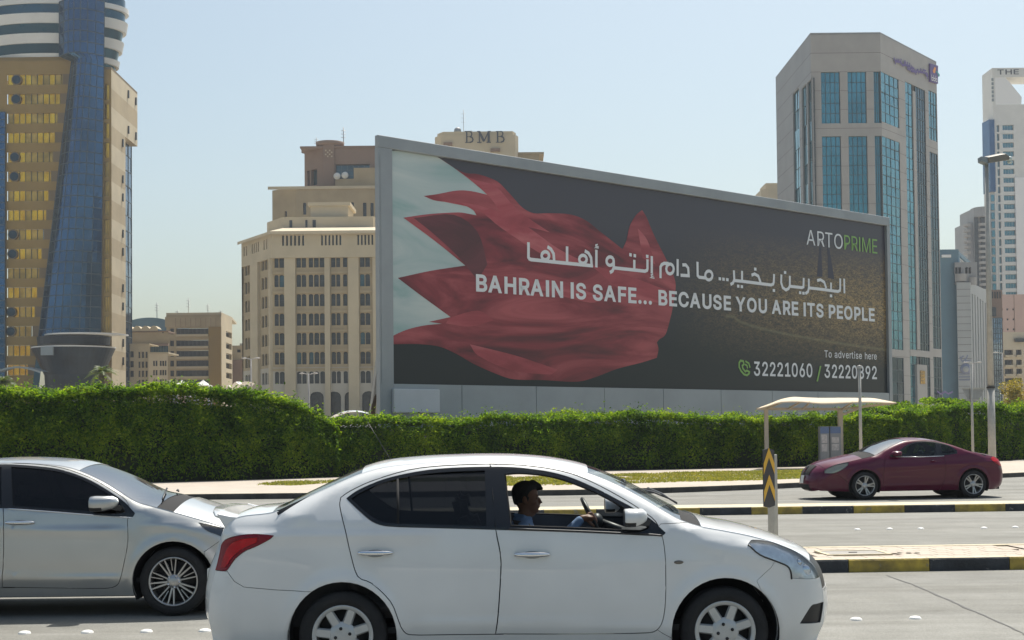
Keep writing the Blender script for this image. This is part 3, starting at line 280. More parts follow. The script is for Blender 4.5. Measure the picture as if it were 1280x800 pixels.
# near median -------------------------------------------------------
def along(t, s0, s1, z=0): return [RD(s0, t, z), RD(s1, t, z)]
def s_at(px, py, z): return st(PG(px, py, z))[0]
s_e = st(PP(1061, 707, RD(0, T1), NR))[0]; s_e2 = st(PP(1162, 706, RD(0, T1), NR))[0]
bl1 = (s_e2-s_e); n0 = 22
med = thing('median_strip', None, None); med.name = 'median'; med['kind'] = 'structure'
kerb_run('k', along(T1, s_e-n0*bl1, s_e+26*bl1), KH, .16, [M_ky, M_kb], blk=bl1, parent=med, topm=[M_kt, M_kt])
kerb_run('k', [RD(s_e+26*bl1, T1b), RD(s_e-n0*bl1, T1b)], KH, .16, [M_kt], blk=bl1, parent=med)
mb = MB(); s0, s1 = s_e-n0*bl1, s_e+26*bl1
mb.add([RD(s0, T1+.161, KH-.02), RD(s1, T1+.161, KH-.02), RD(s1, T1b-.161, KH-.02), RD(s0, T1b-.161, KH-.02)], [(0, 1, 2, 3)])
mb.build('paver_bed', M_mortar, med)
# pink pavers: the ones in view, one object each
pm = MB(); pm.box((-.145, -.0475, -.02), (.145, .0475, 0))
def paver_mesh(sx, sy, mt):
    m = MB(); c = .002
    m.add([(-sx, -sy, -.02), (sx, -sy, -.02), (sx, sy, -.02), (-sx, sy, -.02), (-sx+c, -sy+c, 0), (sx-c, -sy+c, 0), (sx-c, sy-c, 0), (-sx+c, sy-c, 0)],
          [(4, 5, 6, 7), (0, 1, 5, 4), (1, 2, 6, 5), (2, 3, 7, 6), (3, 0, 4, 7)]); return m.mesh('paver', mt)
M_pink2 = mat('pink_paver_pale', (.43, .375, .31), .9, var=.10, scale=9, bump=.3, bscale=60)
inw = (T1b-T1)-.32-.01; rows = 5; pw = inw/rows; plen = .21
pms = [paver_mesh(plen/2-.0015, pw/2-.0015, M_pink), paver_mesh(plen/2-.0015, pw/2-.0015, M_pink2)]
M_concr = mat('grey_concrete', (.30, .285, .26), .9, var=.15, scale=4, bump=.3, bscale=30)
mh_c = st(PG(1066, 691.0, KH)); 
sa, sb = st(PG(1005, 690, KH))[0], st(PG(1295, 690, KH))[0]
k = 0
for r in range(rows):
    s = sa + (plen/2 if r % 2 else 0)
    while s < sb:
        if not (abs(s-mh_c[0]) < .42 and abs((T1+.165+pw*(r+.5))-mh_c[1]) < .33):
            p = RD(s, T1+.165+pw*(r+.5), KH-.004+random.uniform(-.001, .002))
            o = link('paver', pms[k % 2 if random.random() < .8 else 0], med, p, (random.uniform(-.003, .003), random.uniform(-.003, .003), YAW)); k += 1
        s += plen
for sg in ((s0, sa-plen/2), (sb+plen/2, s1)):
    m = MB(); m.add([RD(sg[0], T1+.163, KH-.006), RD(sg[1], T1+.163, KH-.006), RD(sg[1], T1b-.163, KH-.006), RD(sg[0], T1b-.163, KH-.006)], [(0, 1, 2, 3)])
    m.build('paving_field', M_pink, med)
mc = thing('manhole_cover', 'square grey inspection cover with a pale frame set in the pink median paving', 'manhole cover', RD(mh_c[0], mh_c[1], KH+.003), YAW)
m = MB()
for a_, b_ in (((-.40, -.30), (.40, -.25)), ((-.40, .25), (.40, .30)), ((-.40, -.25), (-.35, .25)), ((.35, -.25), (.40, .25))): m.box((*a_, -.03), (*b_, .006))
m.build('frame', M_kt, mc)
m = MB(); m.box((-.345, -.245, -.03), (.345, .245, .0)); m.build('lid', M_concr, mc)
m = MB(); m.box((-.05, -.015, .0), (.05, .015, .008)); m.build('lifting_handle', M_kd, mc)
m = MB()
for i in range(3):
    cx, cy, r = .55+i*.10, random.uniform(-.18, -.08), random.uniform(.02, .04)
    m.lathe([(r, 0), (r*.8, r*.35), (0.001, r*.5)], 7, c=(cx, cy, 0))
setp(m.build('broken_paver', M_sand, None, loc=RD(mh_c[0], mh_c[1], KH)), 'broken bits of paving beside the inspection cover on the median', 'rubble', kind='stuff')

# second median (between the carriageways) ----------------------------
a1 = st(PP(875, 640, RD(0, T2), NR))[0]; a2 = st(PP(1257, 634, RD(0, T2), NR))[0]; bl2 = (a2-a1)/6.0
med2 = thing('median', None, None); med2['kind'] = 'structure'
kerb_run('k', along(T2, a1-16*bl2, a1+20*bl2), KH, .16, [M_kb, M_ky], blk=bl2, parent=med2, topm=[M_kt, M_kt])
m = MB(); s0, s1 = a1-16*bl2, a1+20*bl2
m.box((s0, .165, -.02), (s1, T2b-T2, KH-.004)); o = m.build('median_top', M_kt, med2, loc=RD(0, T2)); o.rotation_euler = (0, 0, YAW)

# far kerb, dark worn stones
pav = thing('far_kerb', None, None); pav['kind'] = 'structure'; pav.name = 'kerb'
kk = kl
kerb_run('k', kk, .15, .16, [M_kd], blk=1.0, parent=pav, topm=[M_kt])

# road studs
M_stud = mat('white_ceramic', (.78, .77, .73), .35, var=.08, scale=20, coat=.3)
def stud(px, py, lab, grp):
    p = PG(px, py)
    m = MB(); m.lathe([(.055, 0), (.052, .010), (.040, .019), (.02, .024), (.001, .025)], 14)
    setp(m.build('road_stud', M_stud, None, loc=p), lab, 'road stud', grp)
near = [(30.6, 792), (109, 791), (183, 790), (256, 789.2), (1070, 775), (1144, 773.3)]
nl = ['white round road stud on the asphalt at the lower left corner', 'second white road stud from the left below the silver car', 'white road stud just below the silver car\'s front wheel', 'white road stud half under the white car\'s rear bumper', 'white road stud just ahead of the white car\'s front bumper', 'white road stud furthest right in the near carriageway, before the long crack']
for q, l in zip(near, nl): stud(*q, l, 'road studs on the near carriageway')
far = [(1071.6, 662.3), (1112, 661.5), (1151, 661.2), (1230, 660.3), (1269, 659.3)]
fl = ['worn grey road stud, leftmost of the row between the medians', 'white road stud second in the row between the medians', 'white road stud third in the row, left of the gap, between the medians', 'white road stud right of the gap in the row between the medians', 'white road stud at the right end of the row between the medians']
for q, l in zip(far, fl): stud(*q, l, 'road studs between the medians')
# long crack in the asphalt: thin dark tar line
M_tar = mat('tar', (.055, .054, .05), .6)
cp = [(1107, 718.5), (1140, 730), (1180, 747), (1220, 765), (1250, 778), (1290, 797)]
cw = [PG(*p, .004) for p in cp]; m = MB(); vs = []
pts = []
for a_, b_ in zip(cw, cw[1:]):
    for i in range(6): pts.append(a_.lerp(b_, i/6) + Vector((random.uniform(-.012, .012), random.uniform(-.012, .012), 0)))
pts.append(cw[-1])
for i, p in enumerate(pts):
    d = (pts[min(i+1, len(pts)-1)]-pts[max(0, i-1)]).normalized(); q = Vector((-d.y, d.x, 0)); w = random.uniform(.006, .016)
    vs += [p-q*w, p+q*w]
m.add(vs, [(2*i, 2*i+2, 2*i+3, 2*i+1) for i in range(len(pts)-1)])
setp(m.build('road_crack', M_tar), kind='structure')

# grass strip between kerb and hedge
def grass(name, pg, n, lab, hgt=.07):
    # pg: photo outline on the pavement level
    P = [PG(x, y, .14) for x, y in pg]; xs = [p.x for p in P]; ys = [p.y for p in P]
    poly = np.array([(p.x, p.y) for p in P])
    q = np.column_stack([rng.uniform(min(xs), max(xs), n*3), rng.uniform(min(ys), max(ys), n*3)]); q = q[inpoly(q, poly)][:n]
    # ragged density
    keep = [noise.noise(Vector((a*.7, b*1.6, 3))) + .45*noise.noise(Vector((a*2.6, b*4, 9))) > -.22 for a, b in q]; q = q[np.array(keep)]
    N = len(q); th = rng.uniform(0, 2*PI, N); w = rng.uniform(.012, .03, N); h = rng.uniform(.4, 1, N)*hgt; ln = rng.normal(0, .03, (N, 2))
    v = np.zeros((N, 3, 3)); dx = np.cos(th)*w; dy = np.sin(th)*w
    v[:, 0] = np.column_stack([q[:, 0]-dx, q[:, 1]-dy, np.full(N, .14)]); v[:, 1] = np.column_stack([q[:, 0]+dx, q[:, 1]+dy, np.full(N, .14)])
    v[:, 2] = np.column_stack([q[:, 0]+ln[:, 0], q[:, 1]+ln[:, 1], .14+h])
    o = tris_object(name, v, M_grass); setp(o, lab, 'grass', kind='stuff'); return o
def inpoly(q, poly):
    x, y = q[:, 0], q[:, 1]; c = np.zeros(len(q), bool); n = len(poly); j = n-1
    for i in range(n):
        xi, yi = poly[i]; xj, yj = poly[j]
        if yi != yj: c ^= ((yi > y) != (yj > y)) & (x < (xj-xi)*(y-yi)/(yj-yi)+xi)
        j = i
    return c
def tris_object(name, v, mt, parent=None):
    N = len(v); k = v.shape[1]; me = bpy.data.meshes.new(name)
    me.vertices.add(N*k); me.vertices.foreach_set('co', v.reshape(-1).astype(np.float32))
    me.loops.add(N*k); me.loops.foreach_set('vertex_index', np.arange(N*k, dtype=np.int32))
    me.polygons.add(N); me.polygons.foreach_set('loop_start', np.arange(0, N*k, k, dtype=np.int32))
    me.update(calc_edges=True); me.materials.append(mt); return link(name, me, parent)
def leafmat(name, c0, c1, c2, trans=.35, rough=.5, spec=.35):
    m = bpy.data.materials.new(name); m.use_nodes = True; nt = m.node_tree; b = nt.nodes['Principled BSDF']
    b.inputs['Roughness'].default_value = rough; b.inputs['Specular IOR Level'].default_value = spec
    g = nt.nodes.new('ShaderNodeNewGeometry'); tc = nt.nodes.new('ShaderNodeTexCoord')
    n = nt.nodes.new('ShaderNodeTexNoise'); n.inputs['Scale'].default_value = .9; n.inputs['Detail'].default_value = 3; nt.links.new(tc.outputs['Object'], n.inputs['Vector'])
    ad = nt.nodes.new('ShaderNodeMath'); ad.operation = 'MULTIPLY_ADD'; ad.inputs[1].default_value = .55
    nt.links.new(g.outputs['Random Per Island'], ad.inputs[0])
    mm = nt.nodes.new('ShaderNodeMath'); mm.operation = 'MULTIPLY_ADD'; mm.inputs[1].default_value = 1.3; mm.inputs[2].default_value = -.42; nt.links.new(n.outputs['Fac'], mm.inputs[0]); nt.links.new(mm.outputs[0], ad.inputs[2])
    r = nt.nodes.new('ShaderNodeValToRGB'); nt.links.new(ad.outputs[0], r.inputs[0])
    r.color_ramp.elements[0].position = .15; r.color_ramp.elements[0].color = (*c0, 1); r.color_ramp.elements[1].position = .95; r.color_ramp.elements[1].color = (*c2, 1)
    e = r.color_ramp.elements.new(.5); e.color = (*c1, 1)
    nt.links.new(r.outputs[0], b.inputs['Base Color'])
    t = nt.nodes.new('ShaderNodeBsdfTranslucent'); hs = nt.nodes.new('ShaderNodeMixRGB'); hs.blend_type = 'MULTIPLY'; hs.inputs[0].default_value = 1; hs.inputs[2].default_value = (2.3, 2.2, .6, 1)
    nt.links.new(r.outputs[0], hs.inputs[1]); nt.links.new(hs.outputs[0], t.inputs[0])
    mx = nt.nodes.new('ShaderNodeMixShader'); mx.inputs[0].default_value = trans; out = nt.nodes['Material Output']
    nt.links.new(b.outputs[0], mx.inputs[1]); nt.links.new(t.outputs[0], mx.inputs[2]); nt.links.new(mx.outputs[0], out.inputs[0])
    return m
M_grass = leafmat('grass_blades', (.10, .12, .02), (.16, .17, .035), (.25, .22, .08), .35)
grass('grass', [(632, 597.6), (632, 607.5), (700, 606.5), (790, 604.5), (870, 602), (940, 600.8), (1010, 598), (1010, 587.5), (850, 590.5), (740, 593.8)], 26000, 'yellow green grass strip between the low hedge and the dark far kerb')
grass('grass', [(320, 606.5), (330, 604.3), (350, 602.3), (420, 600.8), (640, 596), (640, 601), (415, 603.5), (370, 607)], 9000, 'thin dry grass tuft line at the foot of the tall hedge')
# trees and hedges -------------------------------------------------
M_leaf = leafmat('hedge_leaves', (.024, .058, .013), (.075, .150, .016), (.22, .29, .03), .50, rough=.65, spec=.15)
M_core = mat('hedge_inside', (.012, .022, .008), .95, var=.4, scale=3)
def resample(pts, n):
    pts = [Vector(p) for p in pts]; seg = [0.0]
    for a, b in zip(pts, pts[1:]): seg.append(seg[-1]+(b-a).length)
    out = []
    for i in range(n):
        d = seg[-1]*i/(n-1)
        for k in range(len(pts)-1):
            if d <= seg[k+1]+1e-6: out.append(pts[k].lerp(pts[k+1], (d-seg[k])/max(1e-9, seg[k+1]-seg[k]))); break
    return out
def hedge(lab, path, hfun, width, dens, z0=.14, leaf=.055):
    """path: base line of the near face (x,y), hfun(frac, x)->height"""
    o = thing('hedge', lab, 'hedge', (0, 0, 0))
    P = resample([(*p, 0) for p in path], 120)
    L = sum((b-a).length for a, b in zip(P, P[1:]))
    A = np.array([(p.x, p.y) for p in P])
    D = np.gradient(A, axis=0); D /= np.linalg.norm(D, axis=1)[:, None]; Nn = np.column_stack([-D[:, 1], D[:, 0]])   # points away from camera
    Hh = np.array([hfun(i/119.0, A[i, 0]) for i in range(120)])
    # core
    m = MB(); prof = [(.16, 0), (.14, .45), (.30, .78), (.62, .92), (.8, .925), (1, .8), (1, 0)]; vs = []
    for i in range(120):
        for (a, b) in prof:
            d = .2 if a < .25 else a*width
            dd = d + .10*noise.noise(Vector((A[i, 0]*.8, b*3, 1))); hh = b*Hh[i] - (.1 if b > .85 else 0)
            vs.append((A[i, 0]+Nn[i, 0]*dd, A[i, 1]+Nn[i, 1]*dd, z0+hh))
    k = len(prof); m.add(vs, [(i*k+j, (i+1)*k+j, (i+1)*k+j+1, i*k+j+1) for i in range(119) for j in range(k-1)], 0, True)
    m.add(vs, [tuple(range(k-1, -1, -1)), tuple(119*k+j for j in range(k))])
    m.build('dark_core', M_core, o)  # near-black hull: the shade deep between the leaves put into its colour
    Hm = float(np.mean(Hh)); NF = int(L*Hm*dens); NT = int(L*width*dens*.8); NS = int(width*Hm*dens)
    def lumps(x, y, z):
        return np.array([(.20*noise.noise(Vector((a*.55, b*.55, c*.8))) + .15*noise.noise(Vector((a*1.9, b*1.9, c*1.9))) + .07*noise.noise(Vector((a*5, b*5, c*5)))) for a, b, c in zip(x, y, z)])
    u = np.concatenate([rng.uniform(0, 1, NF), rng.uniform(0, 1, NT), np.full(NS, 0.0), np.full(NS, 1.0)])
    v = np.concatenate([rng.uniform(0, 1, NF)**.66, np.ones(NT), rng.uniform(0, 1, 2*NS)])
    w = np.concatenate([np.zeros(NF), rng.uniform(0, 1, NT), rng.uniform(0, 1, 2*NS)])
    kind = np.concatenate([np.zeros(NF), np.ones(NT), np.full(NS, 2), np.full(NS, 3)]).astype(int)
    fi = u*119; i0 = np.clip(fi.astype(int), 0, 118); fr = fi-i0
    B = A[i0]*(1-fr)[:, None]+A[i0+1]*fr[:, None]; nn = Nn[i0]; dd = D[i0]; H = Hh[i0]*(1-fr)+Hh[i0+1]*fr
    z = v*H; depth = w*width
    # round the shoulders
    rt = 1.05 if Hm > 2.6 else .75; e = np.clip((z-(H-rt))/rt, 0, 1); depth = np.where(kind == 0, depth+(1-np.sqrt(np.clip(1-e**2, 0, 1)))*rt, depth)
    x = B[:, 0]+nn[:, 0]*depth; y = B[:, 1]+nn[:, 1]*depth
    lp = lumps(x, y, z); jit = rng.normal(0, .035, len(x)) + np.where(rng.uniform(0, 1, len(x)) < .04+.10*(kind == 1)+.06*e, rng.exponential(.055, len(x)), 0)
    off = lp+jit
    # normals
    nx = np.where(kind == 0, -nn[:, 0]*np.sqrt(1-e**2*.9), np.where(kind == 2, -dd[:, 0], np.where(kind == 3, dd[:, 0], 0)))
    ny = np.where(kind == 0, -nn[:, 1]*np.sqrt(1-e**2*.9), np.where(kind == 2, -dd[:, 1], np.where(kind == 3, dd[:, 1], 0)))
    nz_ = np.where(kind == 1, 1.0, e*.95)
    x = x+nx*off; y = y+ny*off; z = z+nz_*off*np.where(kind == 1, 1.3, 1)
    zz = z0+np.maximum(z, .02)
    nv = np.column_stack([nx, ny, nz_+.25])+rng.normal(0, .75, (len(x), 3)); nv /= np.linalg.norm(nv, axis=1)[:, None]
    r1 = rng.normal(0, 1, (len(x), 3)); t1 = np.cross(nv, r1); t1 /= np.linalg.norm(t1, axis=1)[:, None]; t2 = np.cross(nv, t1)
    gaps = np.array([noise.noise(Vector((a*1.1, b_*1.1, c_*1.6+7))) for a, b_, c_ in zip(x, y, z)])
    keep = (kind != 0) | (rng.uniform(0, 1, len(x)) < .50+.70*v+.9*gaps)
    x, y, z, zz, t1, t2 = x[keep], y[keep], z[keep], zz[keep], t1[keep], t2[keep]
    sz = rng.uniform(.6, 1.3, len(x))*leaf; c = np.column_stack([x, y, zz])
    Q = np.stack([c-t1*sz[:, None], c-t2*(sz*.5)[:, None], c+t1*sz[:, None], c+t2*(sz*.5)[:, None]], axis=1)
    f = tris_object('foliage', Q, M_leaf, o); f['kind'] = 'stuff'
    return o
def lin(x, xs, ys): return float(np.interp(x, xs, ys))
def hz(px, py, base):   # height of the hedge top over its base point
    p = PG(*base, .14); q = PY(px, py, p.y); return q.z-.14
# tall left hedge
pl = [PG(-160, 612.5, .14), PG(190, 603.3, .14), PG(310, 600, .14), PG(420, 596.5, .14)]
tl = [PG(190, 603.3, .14), PG(420, 596.5, .14)]
dirL = (pl[3]-pl[1]).normalized()
hl = [( p.x, p.y) for p in pl]
HL = 3.32
hx = [PY(px, 500, 48).x for px in (0, 90, 150, 250, 350, 375, 400, 425)]
hpx = [(0, 480), (90, 477), (150, 475), (250, 480), (350, 487), (385, 496), (410, 513), (428, 520)]
def hL(fr, x):
    # interpolate the photo's skyline at the hedge's own depth
    y = np.interp(x, [p.x for p in pl], [p.y for p in pl]); xs = []; zs = []
    for a, b in hpx:
        q = PY(a, b, y); xs.append(q.x); zs.append(q.z-.14)
    return float(np.interp(x, xs, zs)) - .30
hedge('tall clipped green hedge on the left, behind the silver car, under the gold tower', hl, hL, 2.2, 1500)
pr = [PG(415, 596.3, .14), PG(660, 590.5, .14), PG(950, 584.5, .14), PG(1080, 581, .14), PG(1128, 580, .14)]
rpx = [(415, 521), (520, 523), (600, 521), (760, 517), (880, 519), (1000, 520), (1140, 519)]
def mk(pl_, px_):
    def f(fr, x):
        y = np.interp(x, [p.x for p in pl_], [p.y for p in pl_]); xs = []; zs = []
        for a, b in px_:
            q = PY(a, b, y); xs.append(q.x); zs.append(q.z-.14)
        return float(np.interp(x, xs, zs)) - .1
    return f
hedge('long low clipped hedge running below the billboard and behind the bus shelter', [(p.x, p.y) for p in pr], mk(pr, rpx), 1.8, 1250)
p3 = [PG(1122, 580, .14), PG(1200, 577.5, .14), PG(1300, 574.5, .14), PG(1380, 572, .14)]
hedge('bright tall hedge at the right, behind the tail of the dark red coupe', [(p.x, p.y) for p in p3], mk(p3, [(1118, 510), (1200, 507), (1260, 506), (1330, 508)]), 2.6, 1150)
# ================================================================== LETTERING
def text_mesh(s, bold=0.0, space=.26):
    """flat lettering from outline data; returns verts, faces, ink extents"""
    cu = bpy.data.curves.new('txt', 'CURVE'); cu.dimensions = '2D'; cu.fill_mode = 'BOTH'; x = 0
    for ch in s:
        if ch == ' ': x += space; continue
        w, sp = GLY[ch]
        for q in sp:
            n = len(q)//2; spl = cu.splines.new('POLY'); spl.points.add(n-1); spl.use_cyclic_u = True
            for i in range(n): spl.points[i].co = (x+q[2*i]/1000, q[2*i+1]/1000, 0, 1)
        x += w/1000 + bold*1.4
    o = bpy.data.objects.new('txt', cu); COL.objects.link(o)
    dg = bpy.context.evaluated_depsgraph_get(); dg.update()
    me = o.evaluated_get(dg).to_mesh(); v = [tuple(p.co) for p in me.vertices]; f = [tuple(p.vertices) for p in me.polygons]
    o.evaluated_get(dg).to_mesh_clear(); bpy.data.objects.remove(o)
    return v, f
GLY['I'] = [205, [[64, 0, 141, 0, 141, 509, 64, 509]]]
def put_text(parent, name, s, u0, u1, z0, hgt, y, mt, bold=0.0, space=.26, capH=None, joined=False):
    """each letter its own flat mesh (small captions stay one mesh)"""
    cap = capH or .509; lo = -bold; hi = cap+bold; spans = []; x = 0
    for ch in s:
        if ch == ' ': x += space; continue
        w, sp = GLY[ch]; spans.append((ch, x, sp)); x += w/1000+bold*1.4
    a = min(q[0::2][k]/1000+x_ for ch, x_, sp in spans[:1] for q in sp for k in range(len(q)//2))-bold; b = max(q[0::2][k]/1000+x_ for ch, x_, sp in spans[-1:] for q in sp for k in range(len(q)//2))+bold
    mp = lambda p: (u0+(p[0]-a)/(b-a)*(u1-u0), z0+(p[1]-lo)/(hi-lo)*hgt); cache = {}; M_all = MB()
    for ch, x_, sp in spans:
        m = M_all if joined else MB()
        if ch not in cache: cache[ch] = text_mesh(ch)
        v, f = cache[ch]; m.add([(mp((p[0]+x_, p[1]))[0], y, mp(p)[1]) for p in v], f)
        if bold > 0:      # thicken: the outline stroked just in front of the fill
            for k, q in enumerate(sp):
                P = [Vector((x_+q[2*i]/1000, q[2*i+1]/1000)) for i in range(len(q)//2)]; n = len(P); L = []
                for i in range(n):
                    d1 = (P[i]-P[i-1]).normalized(); d2 = (P[(i+1) % n]-P[i]).normalized(); t = d1+d2; t = t.normalized() if t.length > 1e-5 else d1
                    nn = Vector((-t.y, t.x)); kk = min(1.6, 1/max(.3, nn.dot(Vector((-d1.y, d1.x))))); L += [P[i]+nn*bold*kk, P[i]-nn*bold*kk]
                m.add([(mp(p)[0], y-.002-.001*(k % 2), mp(p)[1]) for p in L], [(2*i, 2*i+1, (2*i+3) % (2*n), (2*i+2) % (2*n)) for i in range(n)])
        if not joined: m.build(name, mt, parent)
    if joined: o = M_all.build(name, mt, parent); o['kind'] = 'stuff'
def ribbon(m, pts, w, y, cyc=False):
    n = len(pts); L = []
    for i in range(n):
        p = Vector(pts[i]); a = Vector(pts[(i-1) % n] if (i or cyc) else pts[0]); b = Vector(pts[(i+1) % n] if (i < n-1 or cyc) else pts[-1])
        d1 = (p-a).normalized() if (p-a).length > 1e-6 else (b-p).normalized(); d2 = (b-p).normalized() if (b-p).length > 1e-6 else d1
        t = (d1+d2); t = t.normalized() if t.length > 1e-6 else d1; nn = Vector((-t.y, t.x)); k = 1/max(.45, nn.dot(Vector((-d1.y, d1.x))))
        L += [p+nn*w/2*k, p-nn*w/2*k]
    vs = [(q.x, y, q.y) for q in L]; fs = [(2*i, 2*i+1, 2*i+3, 2*i+2) for i in range(n-1)]
    if cyc: fs.append((2*n-2, 2*n-1, 1, 0))
    m.add(vs, fs)
def fillpoly(pts):
    r = delaunay_2d_cdt([Vector(p) for p in pts], [], [list(range(len(pts)))], 1, 1e-5); return [tuple(v) for v in r[0]], r[2]
def catmull(P, k=4, closed=True, corner=45):
    n = len(P); out = []
    P = [Vector(p) for p in P]
    def ang(i):
        a = P[i]-P[i-1]; b = P[(i+1) % n]-P[i]
        return a.length > 0 and b.length > 0 and math.degrees(a.angle(b)) > corner
    cr = [ang(i) if (closed or 0 < i < n-1) else True for i in range(n)]
    for i in range(n if closed else n-1):
        p1, p2 = P[i], P[(i+1) % n]; p0 = P[i-1] if not cr[i] else p1; p3 = P[(i+2) % n] if not cr[(i+1) % n] else p2
        L = (p2-p1).length
        m1 = (p2-p0)*.5 if not cr[i] else (p2-p1); m2 = (p3-p1)*.5 if not cr[(i+1) % n] else (p2-p1)
        if m1.length > 1.3*L: m1 = m1.normalized()*L*1.3
        if m2.length > 1.3*L: m2 = m2.normalized()*L*1.3
        for j in range(k):
            t = j/k; t2 = t*t; t3 = t2*t
            out.append(p1*(2*t3-3*t2+1)+m1*(t3-2*t2+t)+p2*(-2*t3+3*t2)+m2*(t3-t2))
    if not closed: out.append(P[-1])
    return out

# ================================================================== BUILDINGS
M_glass_t = mat('teal_glass', (.07, .25, .32), .14, metal=.6, var=.25, scale=.15)
M_glass_b = mat('blue_glass', (.03, .10, .20), .12, metal=.8, var=.35, scale=.12)
M_glass_d = mat('dark_teal_glass', (.018, .06, .085), .14, metal=.65, var=.3, scale=.12)
M_gold = mat('gold_glass', (.95, .40, .03), .16, metal=.85, var=.45, scale=.35)
M_gold_d = mat('gold_glass_dark', (.46, .28, .06), .2, metal=.6, var=.5, scale=.35)
M_tanp = mat('tan_panel', (.25, .165, .045), .75, var=.10, scale=.2)
M_tanp2 = mat('tan_panel_dark', (.16, .115, .06), .75, var=.10, scale=.2)
M_mull = mat('dark_mullion', (.05, .07, .08), .6)
M_mullg = mat('grey_mullion', (.22, .26, .28), .6)
M_white = mat('white_cladding', (.62, .62, .60), .6, var=.06, scale=.3)
M_beige = mat('beige_stone', (.46, .395, .28), .85, var=.09, scale=.25, bump=.2, bscale=2)
M_beige2 = mat('tan_stone', (.36, .29, .185), .85, var=.10, scale=.25, bump=.2, bscale=2)
M_beige3 = mat('cream_stone', (.50, .43, .31), .85, var=.08, scale=.25)
M_base = mat('pale_base_stone', (.42, .39, .33), .85, var=.08, scale=.25)
M_win = mat('dark_window', (.035, .04, .045), .15, var=.6, scale=.7, spec=.6)
M_win2 = mat('blue_window', (.06, .12, .15), .12, metal=.5, var=.4, scale=.5)
M_brown = mat('brown_stone', (.24, .165, .125), .85, var=.10, scale=.25)
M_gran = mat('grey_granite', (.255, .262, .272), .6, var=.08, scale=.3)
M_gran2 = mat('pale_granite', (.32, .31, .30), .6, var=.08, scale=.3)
M_joint = mat('joint_dark', (.12, .11, .10), .9)
M_grey = mat('grey_panel', (.34, .36, .37), .7, var=.06, scale=.2)
M_blueg = mat('blue_grey_panel', (.10, .19, .25), .6, var=.1, scale=.2)
M_pinkw = mat('pink_render', (.50, .36, .31), .85, var=.05, scale=.2)
M_cream = mat('cream_render', (.55, .48, .36), .85, var=.08, scale=.3)
M_metal = mat('galvanised_steel', (.34, .34, .33), .45, metal=.6, var=.12, scale=8)

def wb(m, name, mats, t):
    L = t.location; m.v = [(a-L.x, b-L.y, c-L.z) for a, b, c in m.v]; return m.build(name, mats, t)
def pxX(px, Y, py=480): return PY(px, py, Y).x
def pyZ(px, py, Y): return PY(px, py, Y).z
_panes = {}
def pane_mesh(w, h, mt, bars=(1, 0), fr=M_mull, arch=False):
    key = (round(w, 1), round(h, 1), mt.name, bars, fr.name)
    if key not in _panes:
        m = MB(); m.add([(0, 0, 0), (w, 0, 0), (w, 0, h), (0, 0, h)], [(0, 1, 2, 3)], 0); t = min(.12, w*.06)
        for i in range(bars[0]+2):
            x = w*i/(bars[0]+1); x = min(max(x, t/2), w-t/2); m.box((x-t/2, -.06, 0), (x+t/2, .01, h), 1)
        for i in range(bars[1]+2):
            z = h*i/(bars[1]+1); z = min(max(z, t/2), h-t/2); m.box((t, -.055, z-t/2), (w-t, .01, z+t/2), 1)
        _panes[key] = m.mesh('window', [mt, fr])
    return _panes[key]
